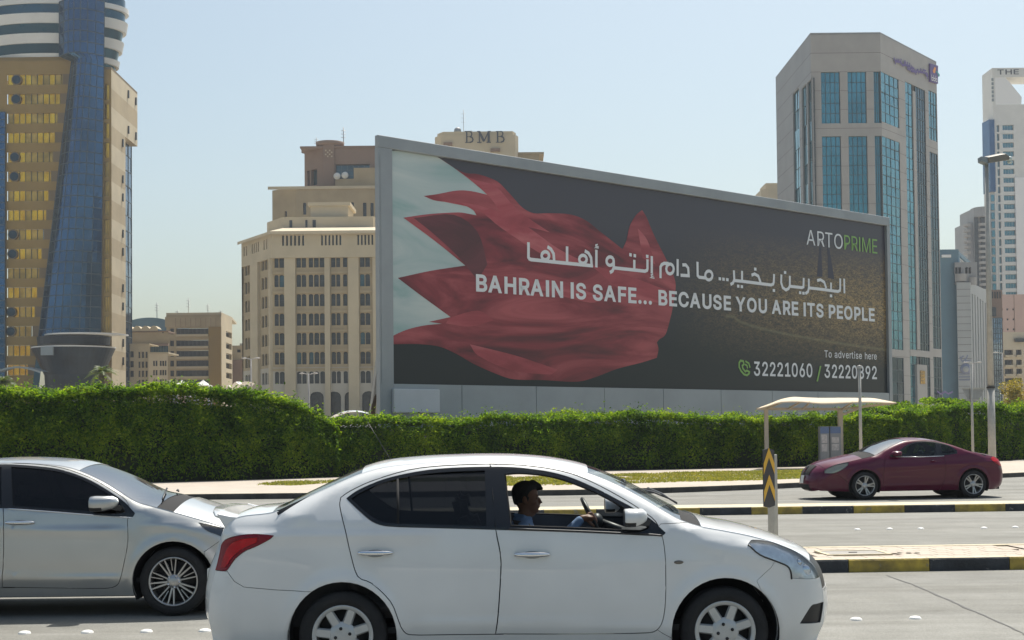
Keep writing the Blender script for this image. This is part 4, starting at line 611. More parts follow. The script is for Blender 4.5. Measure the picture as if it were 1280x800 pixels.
def facade(t, pL, pR, z0, z1, rects, dep=.3, wall=None, pane=None, bars=(1, 0), name='wall', arch=False, fr=None, thick=0, pfun=None):
    """wall from pL to pR (left to right seen from outside) with real openings; each window its own object"""
    pL = Vector((pL[0], pL[1], 0)); pR = Vector((pR[0], pR[1], 0)); u = (pR-pL); L = u.length; u.normalize(); nin = Vector((-u.y, u.x, 0))
    m = MB()
    P = lambda a, z, d=0: pL + u*a + nin*d + Vector((0, 0, z))
    rects = [(max(0, a), min(L, b), max(z0, c), min(z1, d)) for a, b, c, d in rects if a < L and b > 0]
    us = sorted(set([0, L] + [round(r[0], 3) for r in rects] + [round(r[1], 3) for r in rects])); zs = sorted(set([z0, z1]+[round(r[2], 3) for r in rects]+[round(r[3], 3) for r in rects]))
    R = np.array(rects) if rects else np.zeros((0, 4))
    for j in range(len(zs)-1):
        zc = (zs[j]+zs[j+1])/2; run = None
        for i in range(len(us)-1):
            uc = (us[i]+us[i+1])/2
            hole = len(R) and bool(np.any((R[:, 0] < uc) & (R[:, 1] > uc) & (R[:, 2] < zc) & (R[:, 3] > zc)))
            if not hole and run is None: run = us[i]
            if hole and run is not None: m.add([P(run, zs[j]), P(us[i], zs[j]), P(us[i], zs[j+1]), P(run, zs[j+1])], [(0, 1, 2, 3)]); run = None
        if run is not None: m.add([P(run, zs[j]), P(L, zs[j]), P(L, zs[j+1]), P(run, zs[j+1])], [(0, 1, 2, 3)])
    ang = math.atan2(u.y, u.x)
    for (a, b, c, d) in rects:
        m.add([P(a, c), P(b, c), P(b, d), P(a, d), P(a, c, dep), P(b, c, dep), P(b, d, dep), P(a, d, dep)], [(0, 4, 5, 1), (1, 5, 6, 2), (2, 6, 7, 3), (3, 7, 4, 0)])
        if arch:
            w = (b-a)/2; cx = (a+b)/2; ys = d-w*.75
            for sx in (-1, 1):
                pts = [(cx+sx*w, d)] + [(cx+sx*w*math.cos(q), ys+w*.75*math.sin(q)) for q in (0, PI/6, PI/3, PI/2)]
                m.add([P(x, z, .01) for x, z in pts], [tuple(range(5)) if sx < 0 else tuple(range(4, -1, -1))])
        mt = pfun(a, c) if pfun else pane
        o = link('window', pane_mesh(b-a, d-c, mt, bars, fr or M_mull), t, P(a, c, dep)-t.location, (0, 0, ang))
        o.scale = ((b-a)/round(b-a, 1) if round(b-a, 1) > 0 else 1, 1, (d-c)/max(.1, round(d-c, 1)))
    if thick: m.add([P(0, z0), P(0, z1), P(0, z1, thick), P(0, z0, thick), P(L, z0), P(L, z1), P(L, z1, thick), P(L, z0, thick)], [(0, 1, 2, 3), (4, 7, 6, 5)])
    return wb(m, name, wall, t)
def curtain(t, pL, pR, z0, z1, cols, rows, gm, mm=M_mullg, name='curtain_wall', jit=.018, mw=.12, proud=.08):
    """glazed curtain wall: slightly uneven panes in a grid of real mullions"""
    pL = Vector((pL[0], pL[1], 0)); pR = Vector((pR[0], pR[1], 0)); u = pR-pL; L = u.length; u.normalize(); nin = Vector((-u.y, u.x, 0)); m = MB()
    P = lambda a, z, d=0: pL + u*a + nin*d + Vector((0, 0, z))
    for i in range(cols):
        for j in range(rows):
            a, b = L*i/cols, L*(i+1)/cols; c, d = z0+(z1-z0)*j/rows, z0+(z1-z0)*(j+1)/rows
            e = [random.uniform(-jit, jit)*(b-a) for _ in range(3)]; e.append(e[0]+e[2]-e[1])
            m.add([P(a, c, .03+e[0]), P(b, c, .03+e[1]), P(b, d, .03+e[2]), P(a, d, .03+e[3])], [(0, 1, 2, 3)], 0)
    for i in range(cols+1):
        a = min(max(L*i/cols, mw/2), L-mw/2); q = [P(a-mw/2, z0, -proud), P(a+mw/2, z0, -proud), P(a+mw/2, z1, -proud), P(a-mw/2, z1, -proud), P(a-mw/2, z0, .2), P(a+mw/2, z0, .2), P(a+mw/2, z1, .2), P(a-mw/2, z1, .2)]
        m.add(q, [(0, 1, 2, 3), (1, 5, 6, 2), (4, 0, 3, 7), (3, 2, 6, 7)], 1)
    for j in range(rows+1):
        z = z0+(z1-z0)*j/rows; q = [P(0, z-mw/2, -proud*.7), P(L, z-mw/2, -proud*.7), P(L, z+mw/2, -proud*.7), P(0, z+mw/2, -proud*.7), P(0, z+mw/2, .2), P(L, z+mw/2, .2), P(0, z-mw/2, .2), P(L, z-mw/2, .2)]
        m.add(q, [(0, 1, 2, 3), (3, 2, 5, 4), (6, 7, 1, 0)], 1)
    return wb(m, name, [gm, mm], t)
def poly_roof(t, pts, z, mt, name='roof'):
    m = MB(); m.add([(p[0], p[1], z) for p in pts], [tuple(range(len(pts)))]); return wb(m, name, mt, t)
def antenna(t, x, y, z0, z1, name='antenna', r=.06):
    m = MB(); m.tube([(x, y, z0), (x, y, z1)], r, 5)
    for k in range(3): m.tube([(x-.5, y, z0+(z1-z0)*(.55+.15*k)), (x+.5, y, z0+(z1-z0)*(.55+.15*k))], r*.6, 4)
    return wb(m, name, M_metal, t)

# ---- clinic-like bank block: beige chamfered tower with arched windows (behind the billboard's left end)
Y = 240.0
xl, xk, xr = pxX(303.6, Y), pxX(341.5, Y), pxX(560, Y)
bm = thing('office_tower', 'beige chamfered tower with rows of narrow arched windows left of the billboard', 'building', (0, 0, 0)); bm.location = (pxX(400, Y), Y, 0)
zt = pyZ(400, 290, Y); zb0 = pyZ(400, 459, Y); za = pyZ(400, 318, Y)
rows = [(464.2+ -24.2*k, 479.4-24.2*k) for k in range(7)]
z5 = lambda x: 290+x/4.21
frc = [(226, 248), (252, 277), (342, 366), (370, 393), (407, 430), (435, 460), (465, 490), (525, 548), (552, 573), (588, 610), (677, 702), (705, 730), (850, 875), (880, 905)]
lfc = [(70, 82), (85, 95), (98, 108), (158, 170), (174, 186), (190, 203)]
yl = Y+13.0
def uL(px):   # position on the receding left facet
    d = ray(px, 480); a = Vector((xl_, yl, 0)); b = Vector((xk, Y, 0)); e = b-a
    den = d.x*e.y-d.y*e.x; s = (a.x*d.y-a.y*d.x)/ (e.x*d.y-e.y*d.x); return -s*e.length
xl_ = pxX(303.6, yl)
rF, rL = [], []
for (ya, yb) in rows:
    z1, z0 = pyZ(400, ya, Y), pyZ(400, yb, Y)
    for a, b in frc: rF.append((pxX(z5(a), Y)-xk, pxX(z5(b), Y)-xk, z0, z1))
    for a, b in lfc:
        rL.append((uL(z5(a)), uL(z5(b)), z0, z1))
def band_split(rects, z):  return [r for r in rects if r[3] < z], [r for r in rects if r[3] >= z]
bF, uF = band_split(rF, zb0); bL_, uL_ = band_split(rL, zb0)
pf = lambda a, c: M_win if random.random() < .93 else M_win2
ZA = pyZ(400, 485.5, Y)
facade(bm, (xk, Y), (xr, Y), ZA, zb0, bF, .35, M_base, M_win, (0, 0), arch=True)
facade(bm, (xk, Y), (xr, Y), zb0, za, uF, .35, M_beige2, M_win, (0, 1), arch=True, pfun=pf)
facade(bm, (xl_, yl), (xk, Y), ZA, zb0, bL_, .35, M_base, M_win, (0, 0), arch=True)
facade(bm, (xl_, yl), (xk, Y), zb0, za, uL_, .35, M_beige2, M_win, (0, 1), arch=True)
# arcade at street level
ar = []
for k in range(5): ar.append((pxX(z5(410+91*k), Y)-xk, pxX(z5(482+91*k), Y)-xk, 0, pyZ(400, 489.5, Y)))
facade(bm, (xk, Y), (xr, Y), 0, ZA, ar, .9, M_base, M_win, (0, 0), arch=True, name='arcade_wall')
facade(bm, (xl_, yl), (xk, Y), 0, ZA, [], .35, M_base, M_win, name='base_wall')
# attic storey, proud, with slit windows
def slits(groups, uf, ya, yb):
    out = []
    for a, b, n in groups:
        ua, ub = uf(a), uf(b); w = (ub-ua)/(n*2-1)
        for i in range(n): out.append((ua+2*i*w, ua+(2*i+1)*w*1.0+w*.0, pyZ(400, yb, Y), pyZ(400, ya, Y)))
    return out
z4 = lambda x: 290+x/4.445
yo = .8
atF = slits([(z4(282), z4(405), 6), (z4(500), z4(612), 6), (z4(702), z4(790), 5), (z4(900), z4(1000), 5)], lambda p: pxX(p, Y-yo)-pxX(341.5, Y), 294.8, 307.5)
facade(bm, (xk, Y-yo), (xr, Y-yo), za-.6, zt, atF, .5, M_beige, M_win, (0, 0), name='attic_wall')
atL = slits([(z4(72), z4(92), 2), (z4(118), z4(158), 4), (z4(183), z4(204), 2)], lambda p: uL(p), 297, 309.5)
facade(bm, (xl_, yl-yo), (xk, Y-yo), za-.6, zt, atL, .5, M_beige, M_win, (0, 0), name='attic_wall')
m = MB()
m.add([(xl_, yl-yo, za-.6), (xk, Y-yo, za-.6), (xr, Y-yo, za-.6), (xr, Y+.1, za-.6), (xk, Y+.1, za-.6), (xl_, yl+.1, za-.6)], [(0, 1, 4, 5), (1, 2, 3, 4)])
wb(m, 'attic_soffit', M_beige, bm)
# sloped cream cornice roof
m = MB(); ci = 4.0; zc = pyZ(400, 281.5, Y)
o0, o1, o2 = (xl_-.6, yl-1.4, zt), (xk-.2, Y-1.6, zt), (xr, Y-1.6, zt)
i0, i1, i2 = (xl_+3.4, yl+1.5, zc), (xk+1.2, Y+3.0, zc), (xr, Y+3.0, zc)
m.add([o0, o1, o2, i0, i1, i2, (o0[0], o0[1], zt-.5), (o1[0], o1[1], zt-.5), (o2[0], o2[1], zt-.5)], [(0, 1, 4, 3), (1, 2, 5, 4), (6, 7, 1, 0), (7, 8, 2, 1)])
wb(m, 'cornice', M_beige3, bm)
# pilasters
m = MB()
for a, b in ((280, 338), (492, 520), (616, 672), (745, 840)): m.box((pxX(z5(a), Y), Y-.55, 0), (pxX(z5(b), Y), Y+.01, za-.61))
u = (Vector((xk, Y, 0))-Vector((xl_, yl, 0))).normalized()
for a, b in ((112, 150), (208, 216)):
    p = Vector((xl_, yl, 0))+u*uL(z5(a)); q = Vector((xl_, yl, 0))+u*uL(z5(b)); nn = Vector((u.y, -u.x, 0))*.5
    m.prism([(p+nn)[:2], (q+nn)[:2], q[:2], p[:2]], 0, za-.61)
wb(m, 'pilaster', M_beige, bm)
# string courses (tan ledges between floors)
m = MB()
for k in range(7):
    z = pyZ(400, 461.5-24.2*k, Y)
    for a, b in ((217, 279.5), (338.5, 491.5), (520.5, 615.5), (672.5, 744.5)): wb(MB().box((pxX(z5(a), Y), Y-.22, z-.25), (pxX(z5(b), Y), Y-.003, z+.2)), 'ledge', M_beige2, bm)
pass
# body behind, roof parapet, roof box
m = MB(); m.add([(xl_, yl, 0), (xl_, yl+20, 0), (xl_, yl+20, zt), (xl_, yl-.8, zt), (xl_, yl-.8, za)], [(0, 1, 2, 3, 4)][:1]); wb(m, 'side_wall', M_beige2, bm)
poly_roof(bm, [i0[:2], i1[:2], i2[:2], (xr, Y+40), (xl_, Y+40)], zc-.2, M_beige3)
m = MB(); zp = pyZ(400, 270, Y)
m.prism([(pxX(322, Y), Y+10), (pxX(349, Y), Y+4), (pxX(465, Y), Y+4), (pxX(478, Y), Y+9), (pxX(478, Y), Y+30), (pxX(322, Y), Y+30)], zc-.4, pyZ(400, 271, Y+4), 0); wb(m, 'parapet', M_beige3, bm)
m = MB(); m.box((pxX(390, Y+6), Y+5.5, zc), (pxX(437, Y+6), Y+14, pyZ(400, 254, Y+6))); m.box((pxX(387, Y+6), Y+5.2, pyZ(400, 258, Y+6)), (pxX(440, Y+6), Y+14.3, pyZ(400, 254, Y+6)+.05)); wb(m, 'roof_room', M_beige3, bm)
m = MB()
for px, pw in ((363, 3.4), (383, 2.5), (392, 4)): m.box((pxX(px, Y+4), Y+3.9, zc+.2), (pxX(px+pw, Y+4), Y+4.02, pyZ(400, 275, Y+4)))
wb(m, 'roof_hatch', M_win, bm)

# ---- stepped tan and brown tower behind it
Y2 = 300.0
bt = thing('stepped_tower', 'stepped tan and brown stone tower rising behind the arched window tower', 'building'); bt.location = (pxX(420, Y2), Y2, 0)
zs = pyZ(400, 233.5, Y2)
xa, xb, xc = pxX(337.5, Y2), pxX(371, Y2), pxX(640, Y2)
sl = [(pxX(290+a/4.445, Y2)-xb, pxX(290+b/4.445, Y2)-xb, pyZ(400, y1, Y2), pyZ(400, y0, Y2)) for a, b, y0, y1 in ((400, 418, 253, 268), (664, 684, 253, 274), (734, 754, 253.5, 274), (776, 794, 253.5, 280), (808, 822, 252, 285))]
facade(bt, (xa, Y2+4), (xb, Y2), 0, zs, [(pxX(359, Y2)-xa, pxX(363, Y2)-xa, pyZ(400, 269, Y2), pyZ(400, 261.5, Y2))], .4, M_beige2, M_win, (0, 0))
facade(bt, (xb, Y2), (xc, Y2), 0, zs, sl, .6, M_beige2, M_win, (0, 0), arch=True)
poly_roof(bt, [(xa, Y2+4), (xb, Y2), (xc, Y2), (xc, Y2+40), (xa, Y2+40)], zs-.05, M_beige)
m = MB(); m.box((xa-.2, Y2-.3, zs-.5), (xc, Y2-.003, zs+.1)); wb(m, 'coping', M_beige3, bt)
Y3 = Y2+6; zb1 = pyZ(400, 185, Y3); z30 = zs-.2
xd, xe, xf, xg, xh = pxX(378, Y3), pxX(406, Y3), pxX(421, Y3), pxX(464, Y3), pxX(650, Y3)
facade(bt, (xd, Y3+5), (xe, Y3), z30, zb1, [(1.0, 1.9, pyZ(400, 229, Y3), pyZ(400, 209, Y3)), (2.3, 4.6, pyZ(400, 229, Y3), pyZ(400, 209, Y3))], .8, M_brown, M_win2, (1, 0))
facade(bt, (xe, Y3), (xh, Y3), z30, zb1, [(xf-xe, xg-xe, pyZ(400, 225, Y3), pyZ(400, 205.5, Y3))], 1.0, M_brown, M_win2, (5, 2))
m = MB(); m.box((xe+.05, Y3-.5, z30), (xf-.25, Y3-.004, zb1+.6)); wb(m, 'pier', M_brown, bt)
m = MB(); m.box((pxX(445, Y3), Y3-1.6, z30), (pxX(475.5, Y3), Y3-.01, pyZ(400, 212, Y3))); m.box((pxX(421.5, Y3), Y3-1.2, z30), (pxX(445, Y3)-.02, Y3-.012, pyZ(400, 225, Y3))); wb(m, 'terrace_wall', M_beige2, bt)
facade(bt, (pxX(448, Y3), Y3-1.65), (pxX(460, Y3), Y3-1.65), pyZ(400, 229, Y3), pyZ(400, 221, Y3), [(.3, .95, pyZ(400, 228, Y3), pyZ(400, 222.3, Y3)), (1.2, 1.85, pyZ(400, 228, Y3), pyZ(400, 222.3, Y3))], .15, M_beige2, M_win, (0, 0), name='small_window_wall')
m = MB(); m.box((xd-.2, Y3-.3, zb1-.05), (xh, Y3+20, zb1+.35)); m.lathe([(1.5, 0), (1.5, 1.0), (.01, 1.1)], 16, c=(xd+.9, Y3+4.5, zb1-.1)); m.lathe([(1.5, 0), (3.0, .6), (3.1, 1.3), (.01, 1.4)], 20, c=(pxX(413, Y3), Y3+2, zb1+.2)); wb(m, 'roof', M_brown, bt)
m = MB()
for i in range(4):
    for j in range(4):
        if (i+j) % 2: m.box((pxX(408.5, Y3)+i*.42, Y3-.62, pyZ(400, 197, Y3)+j*.42), (pxX(408.5, Y3)+i*.42+.3, Y3-.502, pyZ(400, 197, Y3)+j*.42+.3))
wb(m, 'carved_screen', M_beige, bt)
antenna(bt, pxX(395, Y3), Y3+3, zb1, pyZ(400, 168, Y3)); antenna(bt, pxX(430, Y3), Y3+2, zb1, pyZ(400, 157, Y3), r=.1)
m = MB(); m.lathe([(0.01, 0), (.5, .12), (.75, .4)], 12, axis='Y', c=(pxX(424, Y3), Y3-2.0, pyZ(400, 222, Y3))); m.lathe([(0.01, 0), (.5, .12), (.75, .4)], 12, axis='Y', c=(pxX(434, Y3), Y3-2.0, pyZ(400, 221, Y3))); wb(m, 'satellite_dish', M_white, bt)

# ---- white penthouse block with big letters, above the billboard edge
Y4 = 270.0
bp_ = thing('bank_block', 'cream rooftop block with large dark capital letters behind the billboard', 'building'); bp_.location = (pxX(600, Y4), Y4, 0)
za4, zb4 = pyZ(600, 168.5, Y4), pyZ(600, 250, Y4)
x0, x1 = pxX(545.5, Y4), pxX(651, Y4)
m = MB(); c = 2.0
pts = [(x0, Y4+c), (x0+c*.6, Y4), (x1-c*.3, Y4), (x1, Y4+c), (x1, Y4+14), (x0, Y4+14)]
m.prism(pts, 0, za4); m.prism([(p[0]*.995+(x0+x1)/2*.005+(.4 if p[0] < (x0+x1)/2 else -.4), p[1]+.6) for p in pts], za4, pyZ(600, 163.5, Y4)); wb(m, 'wall', M_beige3, bp_)
m = MB(); m.box((x1-.5, Y4+2, 0), (pxX(677, Y4+2), Y4+12, pyZ(600, 192.5, Y4+2))); m.box((x1, Y4+1.8, pyZ(600, 193.5, Y4+2)), (pxX(683, Y4+2), Y4+12.2, pyZ(600, 191, Y4+2))); wb(m, 'brown_wing', M_beige2, bp_)
m = MB(); m.box((pxX(557, Y4), Y4-.4, pyZ(600, 182, Y4)), (pxX(568, Y4), Y4-.003, pyZ(600, 178, Y4))); m.box((pxX(616, Y4), Y4-.4, pyZ(600, 190, Y4)), (pxX(628, Y4), Y4-.003, pyZ(600, 186, Y4))); wb(m, 'vent', M_brown, bp_)
M_ltr = mat('navy_lettering', (.05, .06, .08), .5)
# serif capitals drawn as strokes
def serif(ch, x0, x1, z0, z1):
    m = MB(); w = x1-x0; h = z1-z0; yy = Y4-.35
    def R(pts, wd, k=0, cyc=False): ribbon(m, [(x0+a*w, z0+b*h) for a, b in pts], wd, yy-k*.01, cyc)
    tk, tn = w*.17, w*.08
    if ch == 'B':
        R([(.2, 0), (.2, 1)], tk); R([(0, .03), (.6, .03)], tn, 1); R([(0, .97), (.6, .97)], tn, 2); R([(.2, .53), (.6, .53)], tn, 3)
        R([(.55, .97), (.72, .92), (.8, .76), (.72, .59), (.55, .53)], tk*.8, 4); R([(.55, .53), (.82, .46), (.92, .28), (.82, .1), (.55, .03)], tk*.9, 5)
    else:
        R([(.16, 0), (.16, 1)], tn, 0); R([(.84, 0), (.84, 1)], tk, 1); R([(.14, 1), (.5, .12)], tk, 2); R([(.5, .12), (.84, .98)], tn, 3)
        R([(0, .03), (.32, .03)], tn, 4); R([(.68, .03), (1, .03)], tn, 5); R([(0, .97), (.2, .97)], tn, 6); R([(.84, .97), (1, .97)], tn, 7)
    return wb(m, 'letter', M_ltr, bp_)
s8 = lambda x: 540+x/8.0
for ch, a, b in (('B', 353, 440), ('M', 475, 612), ('B', 662, 752)): serif(ch, pxX(s8(a), Y4), pxX(s8(b), Y4), pyZ(600, 179, Y4), pyZ(600, 164.5, Y4))
antenna(bp_, pxX(581.5, Y4), Y4+4, pyZ(600, 166, Y4), pyZ(600, 131, Y4), r=.05)
m = MB(); m.lathe([(.01, 0), (.45, .1), (.7, .35)], 12, axis='Y', c=(pxX(574.5, Y4), Y4+1, pyZ(600, 161.5, Y4))); m.box((pxX(583, Y4), Y4+1, pyZ(600, 164, Y4)), (pxX(593, Y4), Y4+2, pyZ(600, 162, Y4))); wb(m, 'satellite_dish', M_metal, bp_)

# ---- grey granite and teal glass tower (right of the billboard)
F = 230.0
g = thing('granite_tower', 'grey granite office tower with tall teal glass bays and purple Arabic sign at its top', 'building'); g.location = (pxX(1064, F), F, 0)
A = Vector((pxX(1020, F), F, 0)); B = Vector((pxX(1108, F), F, 0)); Lf = Vector((pxX(975.5, 259), 259, 0)); Rt = Vector((pxX(1178, 249), 249, 0))
ztop = pyZ(1064, 42.5, F)
def onseg(P0, P1, px, py=300):
    d = ray(px, py); e = P1-P0
    s = (d.x*P0.y-d.y*P0.x)/(d.y*e.x-d.x*e.y); return s*e.length
Bz = Vector((pxX(1096, F), F, 0))
def zb(py, Yd=F, px=1064): return pyZ(px, py, Yd)
band1, band0 = zb(154), zb(170)         # stone belt between glass groups
zg1, zg0, zlow = zb(89.5), zb(170), zb(436)
# front
def bays(P0, P1, spans, z0, z1): return [(onseg(P0, P1, a), onseg(P0, P1, b), z0, z1) for a, b in spans]
z6x = lambda x: 960+x/3.333
fs = [(z6x(232), z6x(311)), (z6x(343), z6x(421)), (z6x(452), 1108)]
def stone(P0, P1, rects, dep, mt=M_gran2, name='stone_frame'):
    """stone skin with deep openings (no panes)"""
    u = (P1-P0); L = u.length; u.normalize(); nin = Vector((-u.y, u.x, 0)); m = MB()
    P = lambda a, z, d=0: P0 + u*a + nin*d + Vector((0, 0, z))
    us = sorted(set([0, L]+[min(L, max(0, v)) for r in rects for v in r[:2]])); zs_ = sorted(set([0, ztop]+[v for r in rects for v in r[2:]]))
    for i in range(len(us)-1):
        for j in range(len(zs_)-1):
            uc, zc_ = (us[i]+us[i+1])/2, (zs_[j]+zs_[j+1])/2
            if not any(r[0] < uc < r[1] and r[2] < zc_ < r[3] for r in rects): m.add([P(us[i], zs_[j]), P(us[i+1], zs_[j]), P(us[i+1], zs_[j+1]), P(us[i], zs_[j+1])], [(0, 1, 2, 3)])
    for a, b, c, d in rects: m.add([P(a, c), P(b, c), P(b, d), P(a, d), P(a, c, dep), P(b, c, dep), P(b, d, dep), P(a, d, dep)], [(0, 4, 5, 1), (1, 5, 6, 2), (2, 6, 7, 3), (3, 7, 4, 0)])
    # panel joints
    for k in range(1, 30):
        z = ztop-k*3.05
        if z > 3:
            runs = [(0, L)]
            for a, b, c, d in rects:
                if c-.1 < z < d+.1:
                    nr = []
                    for p, q in runs:
                        if b <= p or a >= q: nr.append((p, q))
                        else:
                            if a > p: nr.append((p, a))
                            if b < q: nr.append((b, q))
                    runs = nr
            for p, q in runs: m.add([P(p, z-.03, -.004), P(q, z-.03, -.004), P(q, z+.03, -.004), P(p, z+.03, -.004)], [(0, 1, 2, 3)], 1)
    return wb(m, name, [mt, M_joint], g)
def gl(P0, P1, a, b, z0, z1, cols, gm, dep, gap=3.2, mm=M_mull):
    u = (P1-P0).normalized(); nin = Vector((-u.y, u.x, 0))
    p = P0+u*a+nin*dep; q = P0+u*b+nin*dep
    curtain(g, p, q, z0, z1, cols, max(1, round((z1-z0)/gap)), gm, mm, mw=.09, proud=.03)
rf = bays(A, B, fs, band1, zg1)+bays(A, B, fs, zlow, zg0)+bays(A, B, fs, 3, zb(446))
rf = [(a, min(b, (B-A).length), c, d) for a, b, c, d in rf]
stone(A, B, rf, .5)
for a, b, c, d in rf: gl(A, B, a, b, c, d, 4, M_glass_t if c > 8 else M_glass_d, .35, 1.55)
Lr = Rt-B
sp = [(1108, z6x(556)), (z6x(583), z6x(666)), (z6x(680), z6x(722))]
def zr(py, px): # height on right face at pixel
    p = PP(px, py, B, Vector((-Lr.y, Lr.x, 0)).normalized()); return p.z
r1 = (0, onseg(B, Rt, z6x(556), 300), zr(154, 1108)+.0, zg1); r1b = (0, r1[1], zlow, zg0); r1c = (0, r1[1], 3, zb(446))
r2 = (onseg(B, Rt, z6x(583)), onseg(B, Rt, z6x(666)), 3, zr(103, 1135))
r3 = (onseg(B, Rt, z6x(680)), (Lr.length)-.25, zr(177, 1170), zr(114, 1164)); r3b = (r3[0], r3[1], zr(436, 1170), zr(190, 1164)); r3c = (r3[0], r3[1], 3, zr(446, 1170))
stone(B, Rt, [r1, r1b, r1c, r2, r3, r3b, r3c], .16, M_gran2)
for r, c, mm_, dd in ((r1, 4, M_glass_t, .08), (r1b, 4, M_glass_t, .08), (r1c, 3, M_glass_d, .08), (r3, 3, M_glass_t, .08), (r3b, 3, M_glass_d, .08), (r3c, 3, M_glass_d, .08)): gl(B, Rt, r[0], r[1], r[2], r[3], c, mm_, dd, 1.55 if c > 3 else 1.9)
w2 = r2[1]-r2[0]
gl(B, Rt, r2[0], r2[0]+w2*.36, r2[2], r2[3], 2, M_glass_t, .12, 1.8); gl(B, Rt, r2[0]+w2*.52, r2[1], r2[2], r2[3], 4, M_glass_d, .12, 1.8)
u = Lr.normalized(); nin = Vector((-u.y, u.x, 0)); m = MB(); p = B+u*(r2[0]+w2*.37); q = B+u*(r2[0]+w2*.51)
m.prism([p[:2], q[:2], (q+nin*2.1)[:2], (p+nin*2.1)[:2]], zr(436, 1140), r2[3]-1.0); 
p = B+u*r2[0]; q = B+u*r2[1]
m.prism([(p-nin*.05)[:2], (q-nin*.05)[:2], (q+nin*2.1)[:2], (p+nin*2.1)[:2]], zr(445, 1140), zr(437, 1140))
p = B+u*(r2[0]+w2*.25); q = B+u*(r2[0]+w2*.75)
m.prism([(p-nin*.3)[:2], (q-nin*.3)[:2], (q+nin*2.1)[:2], (p+nin*2.1)[:2]], 0, zr(456, 1150)); wb(m, 'stone_pier', M_gran2, g)
# gold panelled entrance window
m = MB(); p = B+u*(r2[0]+w2*.38)-nin*.35; q = B+u*(r2[0]+w2*.62)-nin*.35
for i in range(3):
    for j in range(4):
        a = p.lerp(q, i/3+.02); b = p.lerp(q, (i+1)/3-.02); c, d = zr(480, 1150)+(zr(463, 1150)-zr(480, 1150))*j/4, zr(480, 1150)+(zr(463, 1150)-zr(480, 1150))*(j+.9)/4
        m.prism([(a-nin*.06)[:2], (b-nin*.06)[:2], b[:2], a[:2]], c, d)
wb(m, 'gold_screen', M_gold_d, g)
# left face
Ll = A-Lf
rl = []
for a, b, yt in ((z6x(112), z6x(139), 110), (z6x(150), z6x(170), 104), (z6x(174), z6x(193), 97)):
    pz = PP((a+b)/2, yt, A, Vector((-Ll.y, Ll.x, 0)).normalized()).z; rl.append((onseg(Lf, A, a), onseg(Lf, A, b), 6, pz))
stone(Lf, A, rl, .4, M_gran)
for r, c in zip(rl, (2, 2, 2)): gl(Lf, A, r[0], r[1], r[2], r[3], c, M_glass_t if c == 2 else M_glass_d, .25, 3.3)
m = MB(); m.prism([Lf[:2], A[:2], B[:2], Rt[:2], (Rt.x-6, Rt.y+40), (Lf.x*1.16+6, Lf.y+40)], ztop-.05, ztop+.25); wb(m, 'roof', M_gran, g)
m = MB(); m.add([(Rt.x, Rt.y, 0), (Rt.x-6, Rt.y+40, 0), (Rt.x-6, Rt.y+40, ztop), (Rt.x, Rt.y, ztop)], [(0, 1, 2, 3)]); wb(m, 'rear_wall', M_gran, g)
# sign: purple script and square emblem on the right face
M_purp = mat('purple_sign', (.09, .05, .20), .5); M_oran = mat('orange_sign', (.75, .28, .04), .5); M_teal = mat('teal_sign', (.03, .30, .32), .5); M_whs = mat('white_sign', (.75, .75, .75), .5)
un = Vector((-Lr.y, Lr.x, 0)).normalized()
def gp(px, py):
    p = PP(px, py, B, un); return ((p-B).dot(u), p.z)
def gribbon(pts, w, mt, off, name='sign_letter', cyc=False):
    m = MB(); ribbon(m, [gp(*p) for p in pts], w, 0, cyc); vs = m.v; m2 = MB()
    m2.v = [tuple(B+u*x-nin*off+Vector((0, 0, z))) for x, y_, z in vs]; m2.f = m.f; m2.m = m.m; m2.sm = m.sm; return wb(m2, name, mt, g)
Z = lambda x, y: (1100+x/13.33, 60+y/13.33)
sc_ = [[(210, 165), (225, 205), (240, 225), (232, 275)], [(240, 225), (262, 228), (262, 180)], [(262, 225), (292, 235), (292, 185)], [(292, 235), (325, 245), (330, 180)], [(330, 245), (350, 290), (390, 290), (400, 255), (375, 250)], [(400, 280), (430, 300), (435, 235)], [(435, 300), (475, 310), (470, 250)], [(430, 340), (470, 365), (500, 340), (500, 290)], [(500, 340), (535, 345), (515, 395), (490, 385)], [(520, 310), (525, 390), (550, 400), (555, 350)], [(555, 395), (590, 400), (595, 360)], [(600, 350), (625, 440)], [(620, 395), (650, 405), (655, 340)], [(655, 405), (690, 410), (690, 385)], [(690, 370), (735, 380), (700, 420), (760, 425)], [(735, 460), (770, 465), (765, 420)], [(770, 495), (760, 510)], [(380, 225), (400, 230)], [(560, 430), (580, 432)]]
for i, s_ in enumerate(sc_): gribbon([Z(*p) for p in s_], .40, M_purp, .22+.004*i)
m = MB()
def gquad(P4, mt, off, name):
    m = MB(); q = [gp(*Z(*p)) for p in P4]; V = []
    for dd in (off, 0.01): V += [tuple(B+u*x-nin*dd+Vector((0, 0, z))) for x, z in q]
    n = len(q); m.add(V, [tuple(range(n-1, -1, -1))]+[(i, (i+1) % n, n+(i+1) % n, n+i) for i in range(n)]); return wb(m, name, mt, g)
gquad([(810, 262), (940, 300), (940, 600), (810, 562)], M_purp, .30, 'sign_emblem')
gquad([(850, 385), (880, 320), (902, 340), (885, 425), (862, 420)], M_oran, .33, 'sign_mark')
gquad([(905, 400), (915, 380), (965, 450), (960, 480)], M_teal, .34, 'sign_mark')
for a in (828, 862, 896): gribbon([Z(a, 445+(a-828)*.3), Z(a, 540+(a-828)*.3)], .14, M_whs, .36); gribbon([Z(a, 500+(a-828)*.3), Z(a+22, 500+(a-828)*.3), Z(a+22, 545+(a-828)*.3), Z(a, 540+(a-828)*.3)], .13, M_whs, .37)
